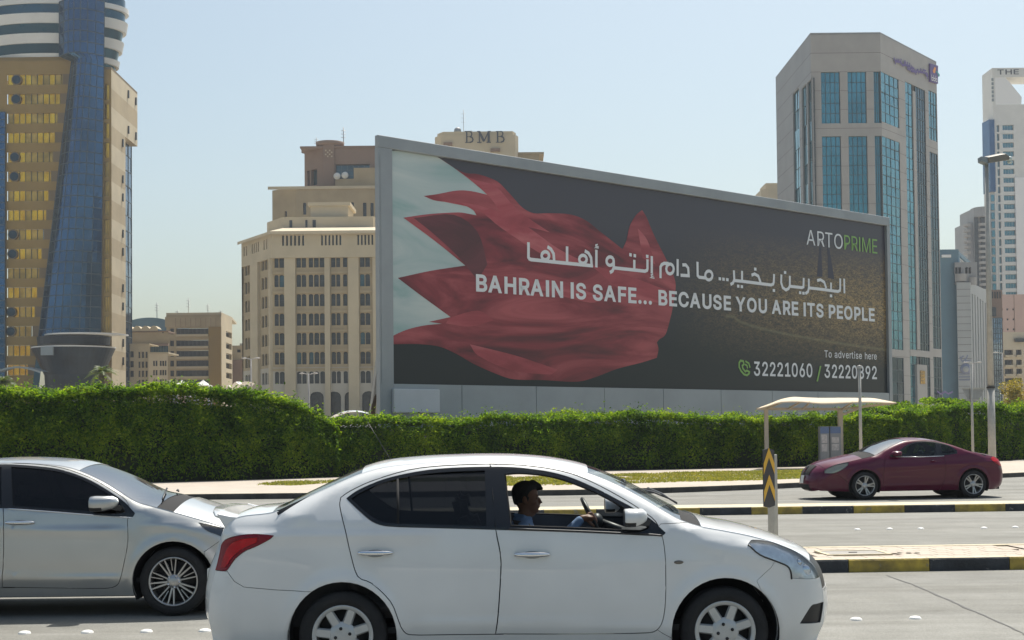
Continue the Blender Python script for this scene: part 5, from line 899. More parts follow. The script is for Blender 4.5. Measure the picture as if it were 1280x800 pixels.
# low sign letters by the door
for k, (a, b) in enumerate(((235, 95), (262, 120))): gribbon([(1090+a/2.963, 240+738/2.963), (1090+(a+14)/2.963, 240+748/2.963), (1090+(a+30)/2.963, 240+740/2.963)], .3, M_purp, .3+.01*k)
# ---- gold and blue glass tower, far left
T = 280.0
tw = thing('glass_tower', 'tall tower of gold window bands around a curved blue glass shaft, at the left edge', 'building'); tw.location = (pxX(80, T), T, 0)
X = lambda px, Yd=T: pxX(px, Yd, 300)
Zt = lambda py, Yd=T, px=80: pyZ(px, py, Yd)
# gold block: front face with slanted right edge (windows strips between tan spandrels)
x0 = X(-60); ztb = Zt(75)
def xr_at(z):   # slanted edge
    a, b = Zt(78), Zt(465); f = (z-b)/(a-b); return X(44)+(X(90)-X(44))*f
m = MB(); m.add([(x0, T, 0), (xr_at(0), T, 0), (xr_at(ztb), T, ztb), (x0, T, ztb), (x0, T+20, ztb), (xr_at(ztb), T+20, ztb)], [(3, 2, 5, 4)])
wall = m; pitch_px = 24.05
strips = []
for k in range(16):
    yt = 92.5+pitch_px*k+(0.15*k); strips.append((Zt(yt+13), Zt(yt)))
strips.append((0.5, 1.0)); zprev = ztb
for zb_, zt_ in strips:
    if zb_ < 0: continue
    wall.add([(x0, T, zt_), (xr_at(zt_), T, zt_), (xr_at(zprev), T, zprev), (x0, T, zprev)], [(0, 1, 2, 3)])
    wall.add([(x0, T, zb_), (xr_at(zb_), T, zb_), (xr_at(zb_), T+.5, zb_), (x0, T+.5, zb_)], [(0, 3, 2, 1)][:1]); wall.add([(x0, T, zb_), (X(9), T, zb_), (X(9), T, zt_), (x0, T, zt_)], [(0, 1, 2, 3)])
    wall.add([(x0, T, zt_), (xr_at(zt_), T, zt_), (xr_at(zt_), T+.5, zt_), (x0, T+.5, zt_)], [(0, 1, 2, 3)])
    zprev = zb_
wall.add([(x0, T, 0), (xr_at(0), T, 0), (xr_at(zprev), T, zprev), (x0, T, zprev)], [(0, 1, 2, 3)])
wb(wall, 'spandrel_wall', M_tanp, tw)
# panes in each strip, gold or dark, each slightly uneven; round blue windows in some storeys
M_blued = mat('blue_glass_round', (.015, .04, .06), .15, metal=.6)
xs0 = X(9); 
for k, (zb_, zt_) in enumerate(strips[:-1]):
    if zb_ < 0: continue
    m = MB(); x = xs0; xe_ = xr_at((zb_+zt_)/2)-1.5; w = 1.16
    gold = k in (2, 3, 5, 6, 12, 13, 14, 15) ; n = 0
    while x < xe_-.3:
        x2 = min(x+w, xe_); e = [random.uniform(-.022, .022) for _ in range(4)]
        f = (x-xs0)/(xe_-xs0); pg = .75 if f < .33 or .72 < f < .95 else (.25 if k not in (14, 15) else .9)
        mi = 0 if (random.random() < pg and k != 10) else 1
        m.add([(x+.04, T+.35+e[0], zb_+.03), (x2-.04, T+.35+e[1], zb_+.03), (x2-.04, T+.35+e[2], zt_-.03), (x+.04, T+.35+e[3], zt_-.03)], [(0, 1, 2, 3)], mi)
        m.box((x2-.04, T+.22, zb_), (x2+.04, T+.4, zt_), 2); x = x2; n += 1
    m.box((xe_, T-.02, zb_-.01), (xe_+1.7, T+.3, zt_+.01), 3)
    wb(m, 'window_band', [M_gold, M_gold_d, M_mull, M_tanp2], tw)
for k in (0, 1, 4, 5, 8, 9, 12, 13):
    zb_, zt_ = strips[k]; m = MB(); r = (zt_-zb_)*.50
    cx = X(20.5-.55*k) ; m.lathe([(0.01, 0), (r*.8, .02), (r*.8, .12), (r, .12), (r, .5)], 18, axis='Y', c=(cx, T-.12, (zb_+zt_)/2), smooth=False); m.m = [1 if i >= 2*18 else 0 for i in range(len(m.f))]
    wb(m, 'round_window', [M_blued, M_tanp2], tw)
# blue strip at the far left
curtain(tw, (X(-30), T-.6), (X(8.0), T-.6), 0, Zt(140), 5, 44, M_glass_b, M_mull)
# curved blue shaft: lofted between the two edges
Nn = 14; NR_ = 62; m = MB(); vs = []; ztp = Zt(4)
def edge_l(z):
    a, b = Zt(78), Zt(465)
    if z > a: return X(75.5)
    f = (z-b)/(a-b); return min(X(44)+(X(92)-X(44))*f, X(92))
def edge_r(z): f = (z-Zt(465))/(ztp-Zt(465)); return X(126.5)+(X(132.5)-X(126.5))*f
zcut = Zt(426)
for j in range(NR_+1):
    z = zcut+(ztp-zcut)*j/NR_; xl2, xr2 = edge_l(z), edge_r(z)
    for i in range(Nn+1):
        a = i/Nn; xx = xl2+(xr2-xl2)*a; yy = T-.2-3.6*math.sin(PI*min(1, max(0, a*.92+.04)))
        vs.append((xx, yy, z))
for j in range(NR_):
    for i in range(Nn):
        k = j*(Nn+1)+i; q = [Vector(vs[t]) for t in (k, k+1, k+Nn+2, k+Nn+1)]; e = [Vector((0, random.uniform(-.012, .012), 0)) for _ in range(4)]
        m.add([p+d for p, d in zip(q, e)], [(0, 1, 2, 3)], 0 if (j % 7 or random.random() < .5) else 0)
for j in range(0, NR_+1, 2):
    for i in range(Nn):
        a, b = Vector(vs[j*(Nn+1)+i]), Vector(vs[j*(Nn+1)+i+1]); o_ = Vector((0, -.08, 0)); h = Vector((0, 0, .09))
        m.add([a+o_-h, b+o_-h, b+o_+h, a+o_+h], [(0, 1, 2, 3)], 1)
for i in range(0, Nn+1, 2):
    for j in range(NR_):
        a, b = Vector(vs[j*(Nn+1)+i]), Vector(vs[(j+1)*(Nn+1)+i]); o_ = Vector((0, -.07, 0)); h = Vector((.07, 0, 0))
        m.add([a+o_-h, a+o_+h, b+o_+h, b+o_-h], [(0, 1, 2, 3)], 1)
wb(m, 'glass_shaft', [M_glass_b, M_mull], tw)
# dark slanted reveal between gold block and shaft
m = MB(); m.add([(xr_at(0)-.1, T-.25, 0), (xr_at(0)+1.3, T-.6, 0), (xr_at(ztb)+1.1, T-.6, ztb), (xr_at(ztb)-.1, T-.25, ztb)], [(0, 1, 2, 3)]); wb(m, 'slanted_fin', M_glass_d, tw)
# top drum with white rings
def drum_ring(z0, z1, r0, r1, mt, name, ydep, a0=PI, a1=3*PI, cx=None):
    cx = cx if cx is not None else X(50); m = MB(); n = 56; vs = []
    for i in range(n+1):
        a = a0+(a1-a0)*i/n
        vs += [(cx+r0*math.cos(a), T+8+r0*math.sin(a)*.55, z0), (cx+r1*math.cos(a), T+8+r1*math.sin(a)*.55, z1)]
    m.add(vs, [(2*i, 2*i+2, 2*i+3, 2*i+1) for i in range(n)], 0, True)
    m.add([v for i, v in enumerate(vs) if i % 2], [tuple(range(n+1))]); m.add([v for i, v in enumerate(vs) if i % 2 == 0], [tuple(range(n, -1, -1))])
    return wb(m, name, mt, tw)
Rr = X(148)-X(50)
M_crown = mat('crown_glass', (.02, .08, .12), .14, metal=.7, var=.3, scale=.12)
lv = [(-14, -2, M_crown), (-2, 4, M_white), (4, 16, M_crown), (16, 28, M_white), (28, 40.5, M_crown), (40.5, 52.5, M_white), (52.5, 65, M_crown), (65, 72, M_white), (72, 82, M_crown)]
for y0, y1, mt in lv:
    def rad(y): return Rr*(1-.0018*max(0, y-12)**1.05)*(1 if mt is M_white else .975)
    drum_ring(Zt(y1), Zt(y0)+.02, rad(y1)*(.99 if mt is M_white else .97), rad(y0)*(.99 if mt is M_white else .97), mt, 'drum_ring' if mt is M_white else 'drum_glazing', 0)
drum_ring(Zt(4), Zt(-6), X(133)-X(104)+.5, X(133)-X(104)+.5, M_white, 'shaft_cap', 0, cx=X(104)) 
m = MB(); m.box((X(-40), T+.6, ztb-.02), (X(91), T+1.5, Zt(70))); m.box((X(12), T+2.5, Zt(76)), (X(62), T+3.5, Zt(67))); wb(m, 'parapet', M_tanp, tw)
# right wing: narrow front strip + side face with overhanging top
Aw = Vector((X(128), T, 0)); Bw = Vector((X(139.5), T, 0)); Cw = Vector((pxX(172.5, 301), 301, 0))
def zw(py, px): 
    e = Cw-Bw; return PP(px, py, Bw, Vector((-e.y, e.x, 0)).normalized()).z
ztw = Zt(87, T, 135)
rects = [(.4, Bw.x-Aw.x-.5, Zt(109+24.1*k+16), Zt(109+24.1*k-3)) for k in range(14)]
facade(tw, Aw, Bw, 0, ztw, rects, .3, M_tanp, M_gold_d, (1, 0), pfun=lambda a, c: M_gold if (Zt(200) < c) else M_gold_d)
zov = zw(174, 165); Dw = Bw.lerp(Cw, .52)
e = (Cw-Bw); Lw = e.length; u = e.normalized(); nin = Vector((-u.y, u.x, 0))
def sw(a0, a1, z0, z1, mt, name, off=0):
    m = MB(); p, q = Bw+u*a0+(-nin)*off, Bw+u*a1+(-nin)*off; m.add([(p.x, p.y, z0), (q.x, q.y, z0), (q.x, q.y, z1), (p.x, p.y, z1)], [(0, 1, 2, 3)]); return wb(m, name, mt, tw)
LD = (Dw-Bw).length; nb = 20; zz = [ztw-(ztw)*k/nb for k in range(nb+1)]
for k in range(nb):
    a1 = Lw if zz[k+1] >= zov-1 else LD
    z1_, z0_ = zz[k], zz[k+1]
    sw(0, a1, z0_, z1_, M_tanp if k % 2 == 0 else mat_side, 'side_panel', .0) if False else sw(0, a1, z0_, z1_, (M_beige, M_beige2)[k % 2], 'side_panel')
    for a in ((.62, .92) if a1 > LD else (.40,)):
        if k % 3 != 1: 
            p = Bw+u*(Lw*a)-nin*.05; m = MB(); m.box((p.x-.25, p.y-.25, (z0_+z1_)/2-.8), (p.x+.25, p.y+.1, (z0_+z1_)/2+.8)); wb(m, 'slot_window', M_win, tw)
p, q, r, s_ = Bw+u*LD, Bw+u*Lw, Bw+u*Lw+nin*10, Bw+u*LD+nin*10
m = MB(); zo = min(z for z in zz if z >= zov-1-1e-6); m.add([(v.x, v.y, zo) for v in (p, q, r, s_)], [(3, 2, 1, 0)]); m.add([(q.x, q.y, zo), (r.x, r.y, zo), (r.x, r.y, ztw), (q.x, q.y, ztw)], [(0, 1, 2, 3)]); m.add([(p.x, p.y, 0), (s_.x, s_.y, 0), (s_.x, s_.y, zo), (p.x, p.y, zo)], [(0, 1, 2, 3)]); wb(m, 'overhang', M_beige2, tw)
m = MB(); pts = [Aw, Bw, Cw, Cw+nin*12, Aw+Vector((0, 20, 0))]; m.prism([(v.x, v.y) for v in pts], ztw, ztw+.5); wb(m, 'roof', M_tanp2, tw)
curtain(tw, (pxX(156.5, 296), 296), (pxX(165, 302), 302), 0, zov, 2, 20, M_glass_b, M_mull)
M_pod = mat('podium_glass', (.010, .018, .026), .4, var=.5, scale=.3, spec=.2)
# boat shaped dark glass podium with pale rims
for zz0, zz1, s0_, s1_, mt, nm in ((Zt(470), Zt(437), .70, 1.0, M_pod, 'podium_glazing'), (Zt(437), Zt(435.5), 1.01, 1.01, M_white, 'podium_rim'), (Zt(433), Zt(423), .86, .88, M_pod, 'upper_podium_glazing'), (Zt(421.8), Zt(420), 1.0, 1.0, M_white, 'canopy_rim'), (0, Zt(470), .6, .7, M_pod, 'podium_base')):
    hw = (X(148)-X(46))/2; cx = (X(148)+X(46))/2+ (2.5 if 'canopy' in nm else 0); m = MB(); n = 24; vs = []
    for i in range(n+1):
        a = PI+PI*i/n; vs += [(cx+hw*s0_*math.cos(a), T-2+8*s0_*math.sin(a), zz0), (cx+hw*s1_*math.cos(a), T-2+8*s1_*math.sin(a), zz1)]
    m.add(vs, [(2*i, 2*i+2, 2*i+3, 2*i+1) for i in range(n)], 0, False); m.add([v for i, v in enumerate(vs) if i % 2], [tuple(range(n+1))]); m.add([v for i, v in enumerate(vs) if i % 2 == 0], [tuple(range(n, -1, -1))])
    wb(m, nm, mt, tw)
m = MB(); m.box((X(73), T-10.6, Zt(447.5)), (X(87.5), T-9.9, Zt(437.2))); wb(m, 'hanging_sign', M_mullg, tw)
m = MB(); pts = [(X(24)+(X(80)-X(24))*i/12, T-14, Zt(468)+1.0*math.sin(PI*i/12)) for i in range(13)]
m.add([p for p in pts]+[(p[0], p[1]+5, p[2]+.1) for p in pts], [(i, i+1, 14+i, 13+i) for i in range(12)]); m.add([p for p in pts]+[(p[0], p[1], p[2]-.35) for p in pts], [(i, 13+i, 14+i, i+1) for i in range(12)]); wb(m, 'entrance_canopy', M_mullg, tw)

# ---- cluster of low tan blocks between the tower and the arched building
def block(name, lab, cat, Yd, spec): 
    t = thing(name, lab, cat); t.location = (pxX(spec, Yd), Yd, 0); return t
Q = 330.0
b = block('office_block', 'tan eight storey office block with dark ribbon windows under a flat roof', 'building', Q, 245)
xa, xb2 = pxX(208, Q), pxX(277, Q); Cq = (pxX(290.5, Q+14), Q+14); zq = pyZ(245, 393.5, Q); S = 5.717
yb5 = lambda y: pyZ(245, 360+y/S, Q); xb5 = lambda x: pxX(150+x/S, Q)
rc = []
for yy in (287, 372, 447, 517, 588, 655):
    rc += [(xb5(402)-xa, xb5(633)-xa, yb5(yy+42), yb5(yy)), (xb5(358)-xa, xb5(386)-xa, yb5(yy+42), yb5(yy))]
facade(b, (xa, Q), (xb2, Q), 0, zq, rc, .6, M_beige2, M_win, (7, 0), pfun=lambda a, c: M_win2 if c > yb5(335) and a > 3 else M_win)
Lc = math.hypot(Cq[0]-xb2, Cq[1]-Q)
facade(b, (xb2, Q), Cq, 0, zq, [(Lc*.42, Lc*.95, yb5(yy+50), yb5(yy+8)) for yy in (287, 372, 447, 517, 588)], .8, M_beige, M_win, (2, 0))
m = MB(); m.box((xa-.2, Q-.35, yb5(278)), (xb2, Q-.003, yb5(205)))
for a in range(9): m.box((xb5(400+a*36), Q-.40, yb5(277)), (xb5(402.5+a*36), Q-.34, yb5(215)), 1)
wb(m, 'fascia', [M_beige2, M_brown], b)
m = MB(); m.box((xb5(637), Q-.3, 0), (xb2-.1, Q-.002, yb5(279))); wb(m, 'stair_wall', M_tanp, b)
m = MB()
for yy in (287, 372, 447, 517, 588): m.box((xb5(402), Q-.45, yb5(yy+58)), (xb5(633), Q-.002, yb5(yy+44)))
wb(m, 'ledge', M_beige, b)
m = MB(); m.prism([(xa, Q), (xb2, Q), Cq, (Cq[0]-2, Q+30), (xa, Q+30)], zq, zq+.5); wb(m, 'roof', M_beige, b)
for a, c in ((212, 384), (226, 368), (251, 376), (267.5, 384)): antenna(b, pxX(a, Q), Q+8, zq, pyZ(a, c, Q), r=.07)
Q2 = 345.0
b = block('roof_block', 'low block with a blue grey curved roof seen over the tan offices', 'building', Q2, 190)
m = MB(); x0_, x1_ = pxX(160, Q2), pxX(225, Q2); za_, zb_ = pyZ(190, 415, Q2), pyZ(190, 397, Q2)
m.box((x0_, Q2, 0), (x1_, Q2+15, za_)); wb(m, 'wall', M_beige2, b)
m = MB(); n = 10; vs = []
for i in range(n+1): f = i/n; x = x0_+(x1_-x0_)*f; z = za_+(zb_-za_)*(math.sin(PI*(.15+f*.85))**.4); vs += [(x, Q2-.3, za_), (x, Q2-.3, z), (x, Q2+15, z)]
m.add(vs, [(3*i, 3*i+3, 3*i+4, 3*i+1) for i in range(n)]+[(3*i+1, 3*i+4, 3*i+5, 3*i+2) for i in range(n)]); wb(m, 'curved_roof', M_blueg, b)
antenna(b, pxX(190, Q2), Q2+5, zb_, pyZ(190, 376, Q2), r=.1)
Q3 = 315.0
b = block('tan_block', 'tan block with wavy parapet just right of the glass tower', 'building', Q3, 185)
xa, xc = pxX(156, Q3), pxX(211, Q3)
def p5(x, y): return pxX(150+x/S, Q3), pyZ(185, 360+y/S, Q3)
facade(b, (xa, Q3), (xc, Q3), 0, p5(0, 310)[1], [(p5(215, 0)[0]-xa, p5(345, 0)[0]-xa, p5(0, 465)[1], p5(0, 405)[1]), (p5(300, 0)[0]-xa, p5(312, 0)[0]-xa, p5(0, 322)[1], p5(0, 312)[1])], .5, M_beige2, M_win2, (6, 0))
m = MB(); n = 24
vs = []
for i in range(n+1): x = xa+(p5(275, 0)[0]-xa)*i/n; vs += [(x, Q3-.3, p5(0, 312)[1]), (x, Q3-.3, p5(0, 292)[1]+.7*abs(math.sin(i*PI/6)))]
m.add(vs, [(2*i, 2*i+2, 2*i+3, 2*i+1) for i in range(n)]); m.add(vs+[(v[0], Q3+3, v[2]) for v in vs], [(2*i+1, 2*i+3, 2*n+2+2*i+3, 2*n+2+2*i+1) for i in range(n)]); wb(m, 'parapet', M_beige, b)
m = MB(); m.box((xa, Q3-.5, p5(0, 402)[1]-.4), (xc, Q3-.003, p5(0, 392)[1]-.2)); m.box((xa, Q3-.3, p5(0, 312)[1]-.1), (xc, Q3+6, p5(0, 312)[1]+.15)); wb(m, 'ledge', M_brown, b)
Q4 = 300.0
b = block('flats', 'cream flats with small square windows low beside the tan blocks', 'building', Q4, 190)
def p5(x, y): return pxX(150+x/S, Q4), pyZ(185, 360+y/S, Q4)
xa, xm, xc = p5(70, 0)[0], p5(212, 0)[0], p5(350, 0)[0]
rl_ = [(p5(a, 0)[0]-xa, p5(a+w, 0)[0]-xa, p5(0, y+45)[1], p5(0, y)[1]) for y in (455, 525, 590, 655) for a, w in ((132, 14), (155, 18), (183, 14))] + [(p5(72, 0)[0]-xa, p5(98, 0)[0]-xa, p5(0, y+45)[1], p5(0, y)[1]) for y in (450, 520, 590)]
facade(b, (xa, Q4), (xm, Q4), 0, p5(0, 400)[1], rl_, .4, M_beige, M_win, (0, 0))
rr_ = [(p5(a, 0)[0]-xm, p5(a+w, 0)[0]-xm, p5(0, y+38)[1], p5(0, y)[1]) for y in (522, 588, 655) for a, w in ((245, 12), (262, 14), (292, 14), (310, 14), (328, 12))]
facade(b, (xm, Q4-1), (xc, Q4-1), 0, p5(0, 465)[1], rr_, .4, M_cream, M_win, (0, 0))
m = MB(); m.box((xm, Q4-1.2, p5(0, 472)[1]), (xc+.2, Q4+8, p5(0, 462)[1])); m.box((xa, Q4-.2, p5(0, 402)[1]), (xm, Q4+8, p5(0, 397)[1])); m.box((xm, Q4-.99, 0), (xm+.1, Q4+8, p5(0, 466)[1])); wb(m, 'roof', M_beige, b)
Q5 = 350.0
b = block('grey_block', 'small grey brown block between the office block and the arched tower', 'building', Q5, 297)
def p5(x, y): return pxX(150+x/S, Q5), pyZ(297, 360+y/S, Q5)
m = MB(); m.box((p5(750, 0)[0], Q5, 0), (p5(900, 0)[0], Q5+10, p5(0, 515)[1])); wb(m, 'lower_wall', M_brown, b)
m = MB(); m.box((p5(800, 0)[0], Q5+.5, p5(0, 515)[1]), (p5(900, 0)[0], Q5+10, p5(0, 410)[1])); m.box((p5(800, 0)[0], Q5+.2, p5(0, 470)[1]), (p5(900, 0)[0], Q5+.497, p5(0, 460)[1])); wb(m, 'upper_wall', M_beige, b)
m = MB(); m.box((p5(837, 0)[0], Q5+.35, p5(0, 462)[1]), (p5(860, 0)[0], Q5+.49, p5(0, 440)[1])); wb(m, 'window', M_win, b)
m = MB(); m.box((p5(845, 0)[0], Q5+2, p5(0, 410)[1]), (p5(875, 0)[0], Q5+5, p5(0, 392)[1])); wb(m, 'water_tank', M_grey, b)
# white parking shade tents peeking over the hedge
def tent(pxa, pxb, pyt, pyb, Yd, lab, grp='white shade tents beyond the hedge'):
    t = thing('shade_tent', lab, 'tent', (0, 0, 0), group=grp); t.location = (pxX((pxa+pxb)/2, Yd), Yd, 0)
    a, b_, zt_, zb_ = pxX(pxa, Yd), pxX(pxb, Yd), pyZ(pxa, pyt, Yd), pyZ(pxa, pyb, Yd); w = b_-a; cx = (a+b_)/2
    m = MB(); vs = []; n = 8
    for j in range(7):
        f = j/6; r = (1-f)**1.35*.5+.004
        for i in range(4): vs.append((cx+(w*r)*(1 if i in (1, 2) else -1), Yd+(w*r)*(1 if i > 1 else -1), zb_+(zt_-zb_)*f))
    for j in range(6):
        for i in range(4): m.add([vs[j*4+i], vs[j*4+(i+1) % 4], vs[j*4+4+(i+1) % 4], vs[j*4+4+i]], [(0, 1, 2, 3)])
    wb(m, 'canopy', M_tentw, t)
    m = MB()
    for sx in (-1, 1):
        for sy in (-1, 1): m.tube([(cx+sx*w*.48, Yd+sy*w*.48, 0), (cx+sx*w*.48, Yd+sy*w*.48, zb_)], .06, 6)
    wb(m, 'pole', M_metal, t)
M_tentw = mat('white_fabric', (.70, .69, .64), .8)
tent(219, 236, 474.8, 482, 90, 'small white peaked shade tent, left of the two peaks over the hedge')
tent(245, 263, 474.5, 482, 90, 'small white peaked shade tent, right of the two peaks over the hedge')
t = thing('shade_canopy', 'white rounded shade canopy over the hedge beside the arched tower', 'canopy'); t.location = (pxX(294, 92), 92, 0)
m = MB(); vs = []; xa, xb3 = pxX(280, 92), pxX(305, 92); zb_, zt_ = pyZ(290, 487, 92), pyZ(290, 477.5, 92)
for i in range(13):
    f = i/12
    for j in range(6): g_ = j/5; vs.append((xa+(xb3-xa)*f, 92+4*g_, zb_+(zt_-zb_)*(math.sin(PI*min(1, f*.62))**.7)*(1-.5*(g_-.5)**2)+.1*math.sin(f*14)))
m.add(vs, [(i*6+j, i*6+6+j, i*6+7+j, i*6+j+1) for i in range(12) for j in range(5)], 0, True); wb(m, 'canopy', M_tentw, t)
m = MB(); m.tube([(xa+.3, 92.3, 0), (xa+.3, 92.3, zb_+.1)], .06, 6); m.tube([(xb3-.1, 92.3, 0), (xb3-.1, 92.3, zt_-.2)], .06, 6); wb(m, 'pole', M_metal, t)

# ---- right hand buildings
R1 = 300.0
zx = lambda x: 1090+x/2.963
zy = lambda y: 240+y/2.963
b = block('grey_tower', 'blue grey tower with curved balconies and a pale striped wing, right of the granite tower', 'building', R1, 1200)
PX = lambda x, Yd=R1: pxX(zx(x), Yd); PZ = lambda y, Yd=R1, px=1210: pyZ(px, zy(y), Yd)
m = MB(); m.box((PX(258), R1, 0), (PX(330), R1+25, PZ(212))); wb(m, 'corner_wall', M_blueg, b)
p, q = Vector((PX(330), R1, 0)), Vector((pxX(zx(392), R1+30), R1+30, 0))
rect_ = [((q-p).length*a, (q-p).length*(a+.14), PZ(304), PZ(275)) for a in (.02+.55, .75)]
facade(b, p, q, 0, PZ(212)-.3, [((q-p).length*.06, (q-p).length*.94, PZ(258), PZ(232))], .5, M_blueg, M_grey, (9, 0), fr=M_whs)
m = MB(); m.box((PX(266), R1-.4, PZ(242)), (PX(300), R1-.003, PZ(232))); wb(m, 'white_strip', M_whs, b)
facade(b, (PX(309), R1-1.0), (PX(392), R1-1.0), PZ(345), PZ(262), [(PX(a)-PX(309), PX(a+9)-PX(309), PZ(304), PZ(280)) for a in (311, 323, 348, 360)], .8, M_gran, M_win, (0, 0), name='upper_wall')
m = MB(); m.box((PX(309), R1-.99, PZ(262)-.02), (PX(392), R1+20, PZ(262))); wb(m, 'upper_roof', M_blueg, b)
for (xa, xb4, yt) in ((310, 352, 305), (360, 388, 318)):
    m = MB(); cx = (PX(xa)+PX(xb4))/2; r = (PX(xb4)-PX(xa))/2; n = 14; vs = []
    for i in range(n+1): a = PI+PI*i/n; vs += [(cx+r*math.cos(a), R1-1.02+r*.7*math.sin(a), PZ(yt+28)), (cx+r*math.cos(a), R1-1.02+r*.7*math.sin(a), PZ(yt))]
    m.add(vs, [(2*i, 2*i+2, 2*i+3, 2*i+1) for i in range(n)], 0, True); m.add([v for i, v in enumerate(vs) if i % 2 == 0], [tuple(range(n, -1, -1))]); wb(m, 'balcony', M_gran2, b)
# pale wing
P0 = Vector((PX(309), R1-2, 0)); P1 = Vector((PX(360), R1-2, 0)); P2 = Vector((pxX(zx(432), R1+16), R1+16, 0))
facade(b, P0, P1, 0, PZ(338), [], .3, M_grey, name='plain_wall')
m = MB()
for k in range(1, 22): z = PZ(338)*(k/22); m.box((P0.x+.05, R1-2.03, z-.04), (P1.x, R1-2.002, z+.04))
wb(m, 'panel_joint', M_joint, b)
e = P2-P1; Le = e.length
rects = [(Le*(.07+.158*i), Le*(.07+.158*i+.062), 4, pyZ(1222, zy(372+8*i), R1+3*i)-.0) for i in range(6)]
facade(b, P1, P2, 0, PZ(338), [(a, c_, z0, min(z1, PZ(338)-2.2)) for a, c_, z0, z1 in rects], .9, M_grey, M_win, (0, 25), name='striped_wall')
poly_roof(b, [P0[:2], P1[:2], P2[:2], (P2.x, P2.y+10), (P0.x, P0.y+10)], PZ(338)+.01, M_grey)
# emblem and lettering on the pale wing
t1 = MB(); t1.lathe([(.01, 0), (1.15, 0), (1.15, .12)], 24, axis='Y', c=(PX(337), R1-2.15, PZ(657))); 
M_emb = mat('blue_emblem', (.19, .22, .32), .5); t1.v = [tuple(v) for v in t1.v]; wb(t1, 'round_emblem', M_emb, b)
t1 = MB(); t1.lathe([(.01, 0), (.62, 0), (.62, .05)], 24, axis='Y', c=(PX(337), R1-2.2, PZ(657))); wb(t1, 'emblem_disc', M_grey, b)
def flatribbon(pts, w, mt, yy, name):
    m = MB()
    for i, s_ in enumerate(pts): ribbon(m, [(PX(x), PZ(y)) for x, y in s_], w, yy-.01*i)
    return wb(m, name, mt, b)
flatribbon([[(316, 612), (325, 630), (340, 618), (345, 605)], [(338, 622), (334, 640), (340, 628), (356, 624)], [(318, 618), (330, 608)]], .25, M_emb, R1-2.06, 'script_lettering')
for yy, l_, r_ in ((675, 312, 360), (686, 312, 360), (697, 312, 358)):
    sg_ = []; x = l_
    while x < r_: w = random.uniform(1.5, 4); sg_.append([(x, yy), (min(r_, x+w), yy)]); x += w+1.0
    flatribbon(sg_, .30, M_emb, R1-2.05, 'lettering')
R2 = 420.0
b = block('balcony_tower', 'slim grey apartment tower with stacked curved balconies behind the grey tower', 'building', R2, 1225)
PX = lambda x, Yd=R2: pxX(zx(x), Yd); PZ = lambda y, Yd=R2, px=1225: pyZ(px, zy(y), Yd)
m = MB(); m.box((PX(365), R2, 0), (PX(385), R2+12, PZ(112))); m.box((PX(385)-.01, R2-.8, 0), (PX(440), R2+12, PZ(62))); wb(m, 'wall', M_gran, b)
m = MB(); m.box((PX(387), R2-1.1, 20), (PX(400), R2-.81, PZ(90))); m.box((PX(409), R2-1.4, 20), (PX(424), R2-.82, PZ(90))); wb(m, 'window_strip', M_win, b)
m = MB()
cx = (PX(385)+PX(440))/2
for i in range(10): pass
m.prism([(PX(385)+(PX(440)-PX(385))*i/10, R2-1.2-2.2*math.sin(PI*i/10)) for i in range(11)]+[(PX(440), R2+2), (PX(385), R2+2)], PZ(95), PZ(60)); wb(m, 'rounded_top', M_gran, b)
for k in range(15):
    y = 118+k*20.2
    if k < 6:
        m = MB(); cx, r = PX(366), PX(372)-PX(357); n = 8; m.prism([(cx+r*math.cos(PI*.5+PI*1.2*i/n), R2+r*.9*math.sin(PI*.5+PI*1.2*i/n)+.5) for i in range(n+1)], PZ(y+9), PZ(y)); wb(m, 'balcony', M_gran2, b)
    m = MB(); cx, r = PX(414), PX(428)-PX(402); n = 10; m.prism([(cx+r*.55*math.cos(PI+PI*i/n), R2-1.0+r*.5*math.sin(PI+PI*i/n)) for i in range(n+1)], PZ(y+9), PZ(y)); wb(m, 'balcony', M_gran2, b)
R3 = 430.0
b = block('hotel_tower', 'tall white hotel tower with teal windows and letters on its peaked top, right edge', 'building', R3, 1262)
Xh = lambda px, Yd=R3: pxX(px, Yd, 250); Zh = lambda py, Yd=R3, px=1262: pyZ(px, py, Yd)
sx8 = lambda x: 1180+x/3.333; sy8 = lambda y: 60+y/3.333
x0, x1 = Xh(sx8(210)), Xh(1340)
ztp = Zh(85); ztw_ = Zh(sy8(235))
m = MB(); m.prism([(Xh(sx8(210)), R3-.2), (Xh(sx8(222)), R3-.2), (Xh(sx8(222)), R3+9), (Xh(sx8(210)), R3+9)], 0, ztp); m.add([], [])
m.prism([(Xh(sx8(222)), R3-.2), (x1, R3-.2), (x1, R3+9), (Xh(sx8(222)), R3+9)], Zh(sy8(122)), ztp); wb(m, 'portal', M_white, b)
m = MB(); vs = [(Xh(sx8(222)), R3-.1, ztw_), (Xh(sx8(330)), R3-.1, ztw_), (Xh(sx8(332)), R3-.1, Zh(sy8(205))), (Xh(sx8(266)), R3-.1, Zh(sy8(122))), (Xh(sx8(222)), R3-.1, Zh(sy8(122)))]
m.add(vs+[(v[0], R3+9, v[2]) for v in vs], [(0, 1, 2, 3, 4), (2, 7, 8, 3), (9, 8, 7, 6, 5)][:2]); wb(m, 'gable', M_whs, b)
rects = []
k = 0
while sy8(322+36.6*k) < 520:
    z1_, z0_ = Zh(sy8(320+36.6*k)), Zh(sy8(342+36.6*k)); rects.append((Xh(sx8(250))-Xh(sx8(222)), Xh(sx8(296))-Xh(sx8(222)), z0_, z1_)); rects.append((Xh(sx8(226))-Xh(sx8(222)), Xh(sx8(236))-Xh(sx8(222)), z0_-.5, z1_)); k += 1
facade(b, (Xh(sx8(222)), R3), (x1, R3), 0, ztw_, rects, .6, M_white, M_glass_t, (3, 0), pfun=lambda a, c: M_glass_t, fr=M_mullg)
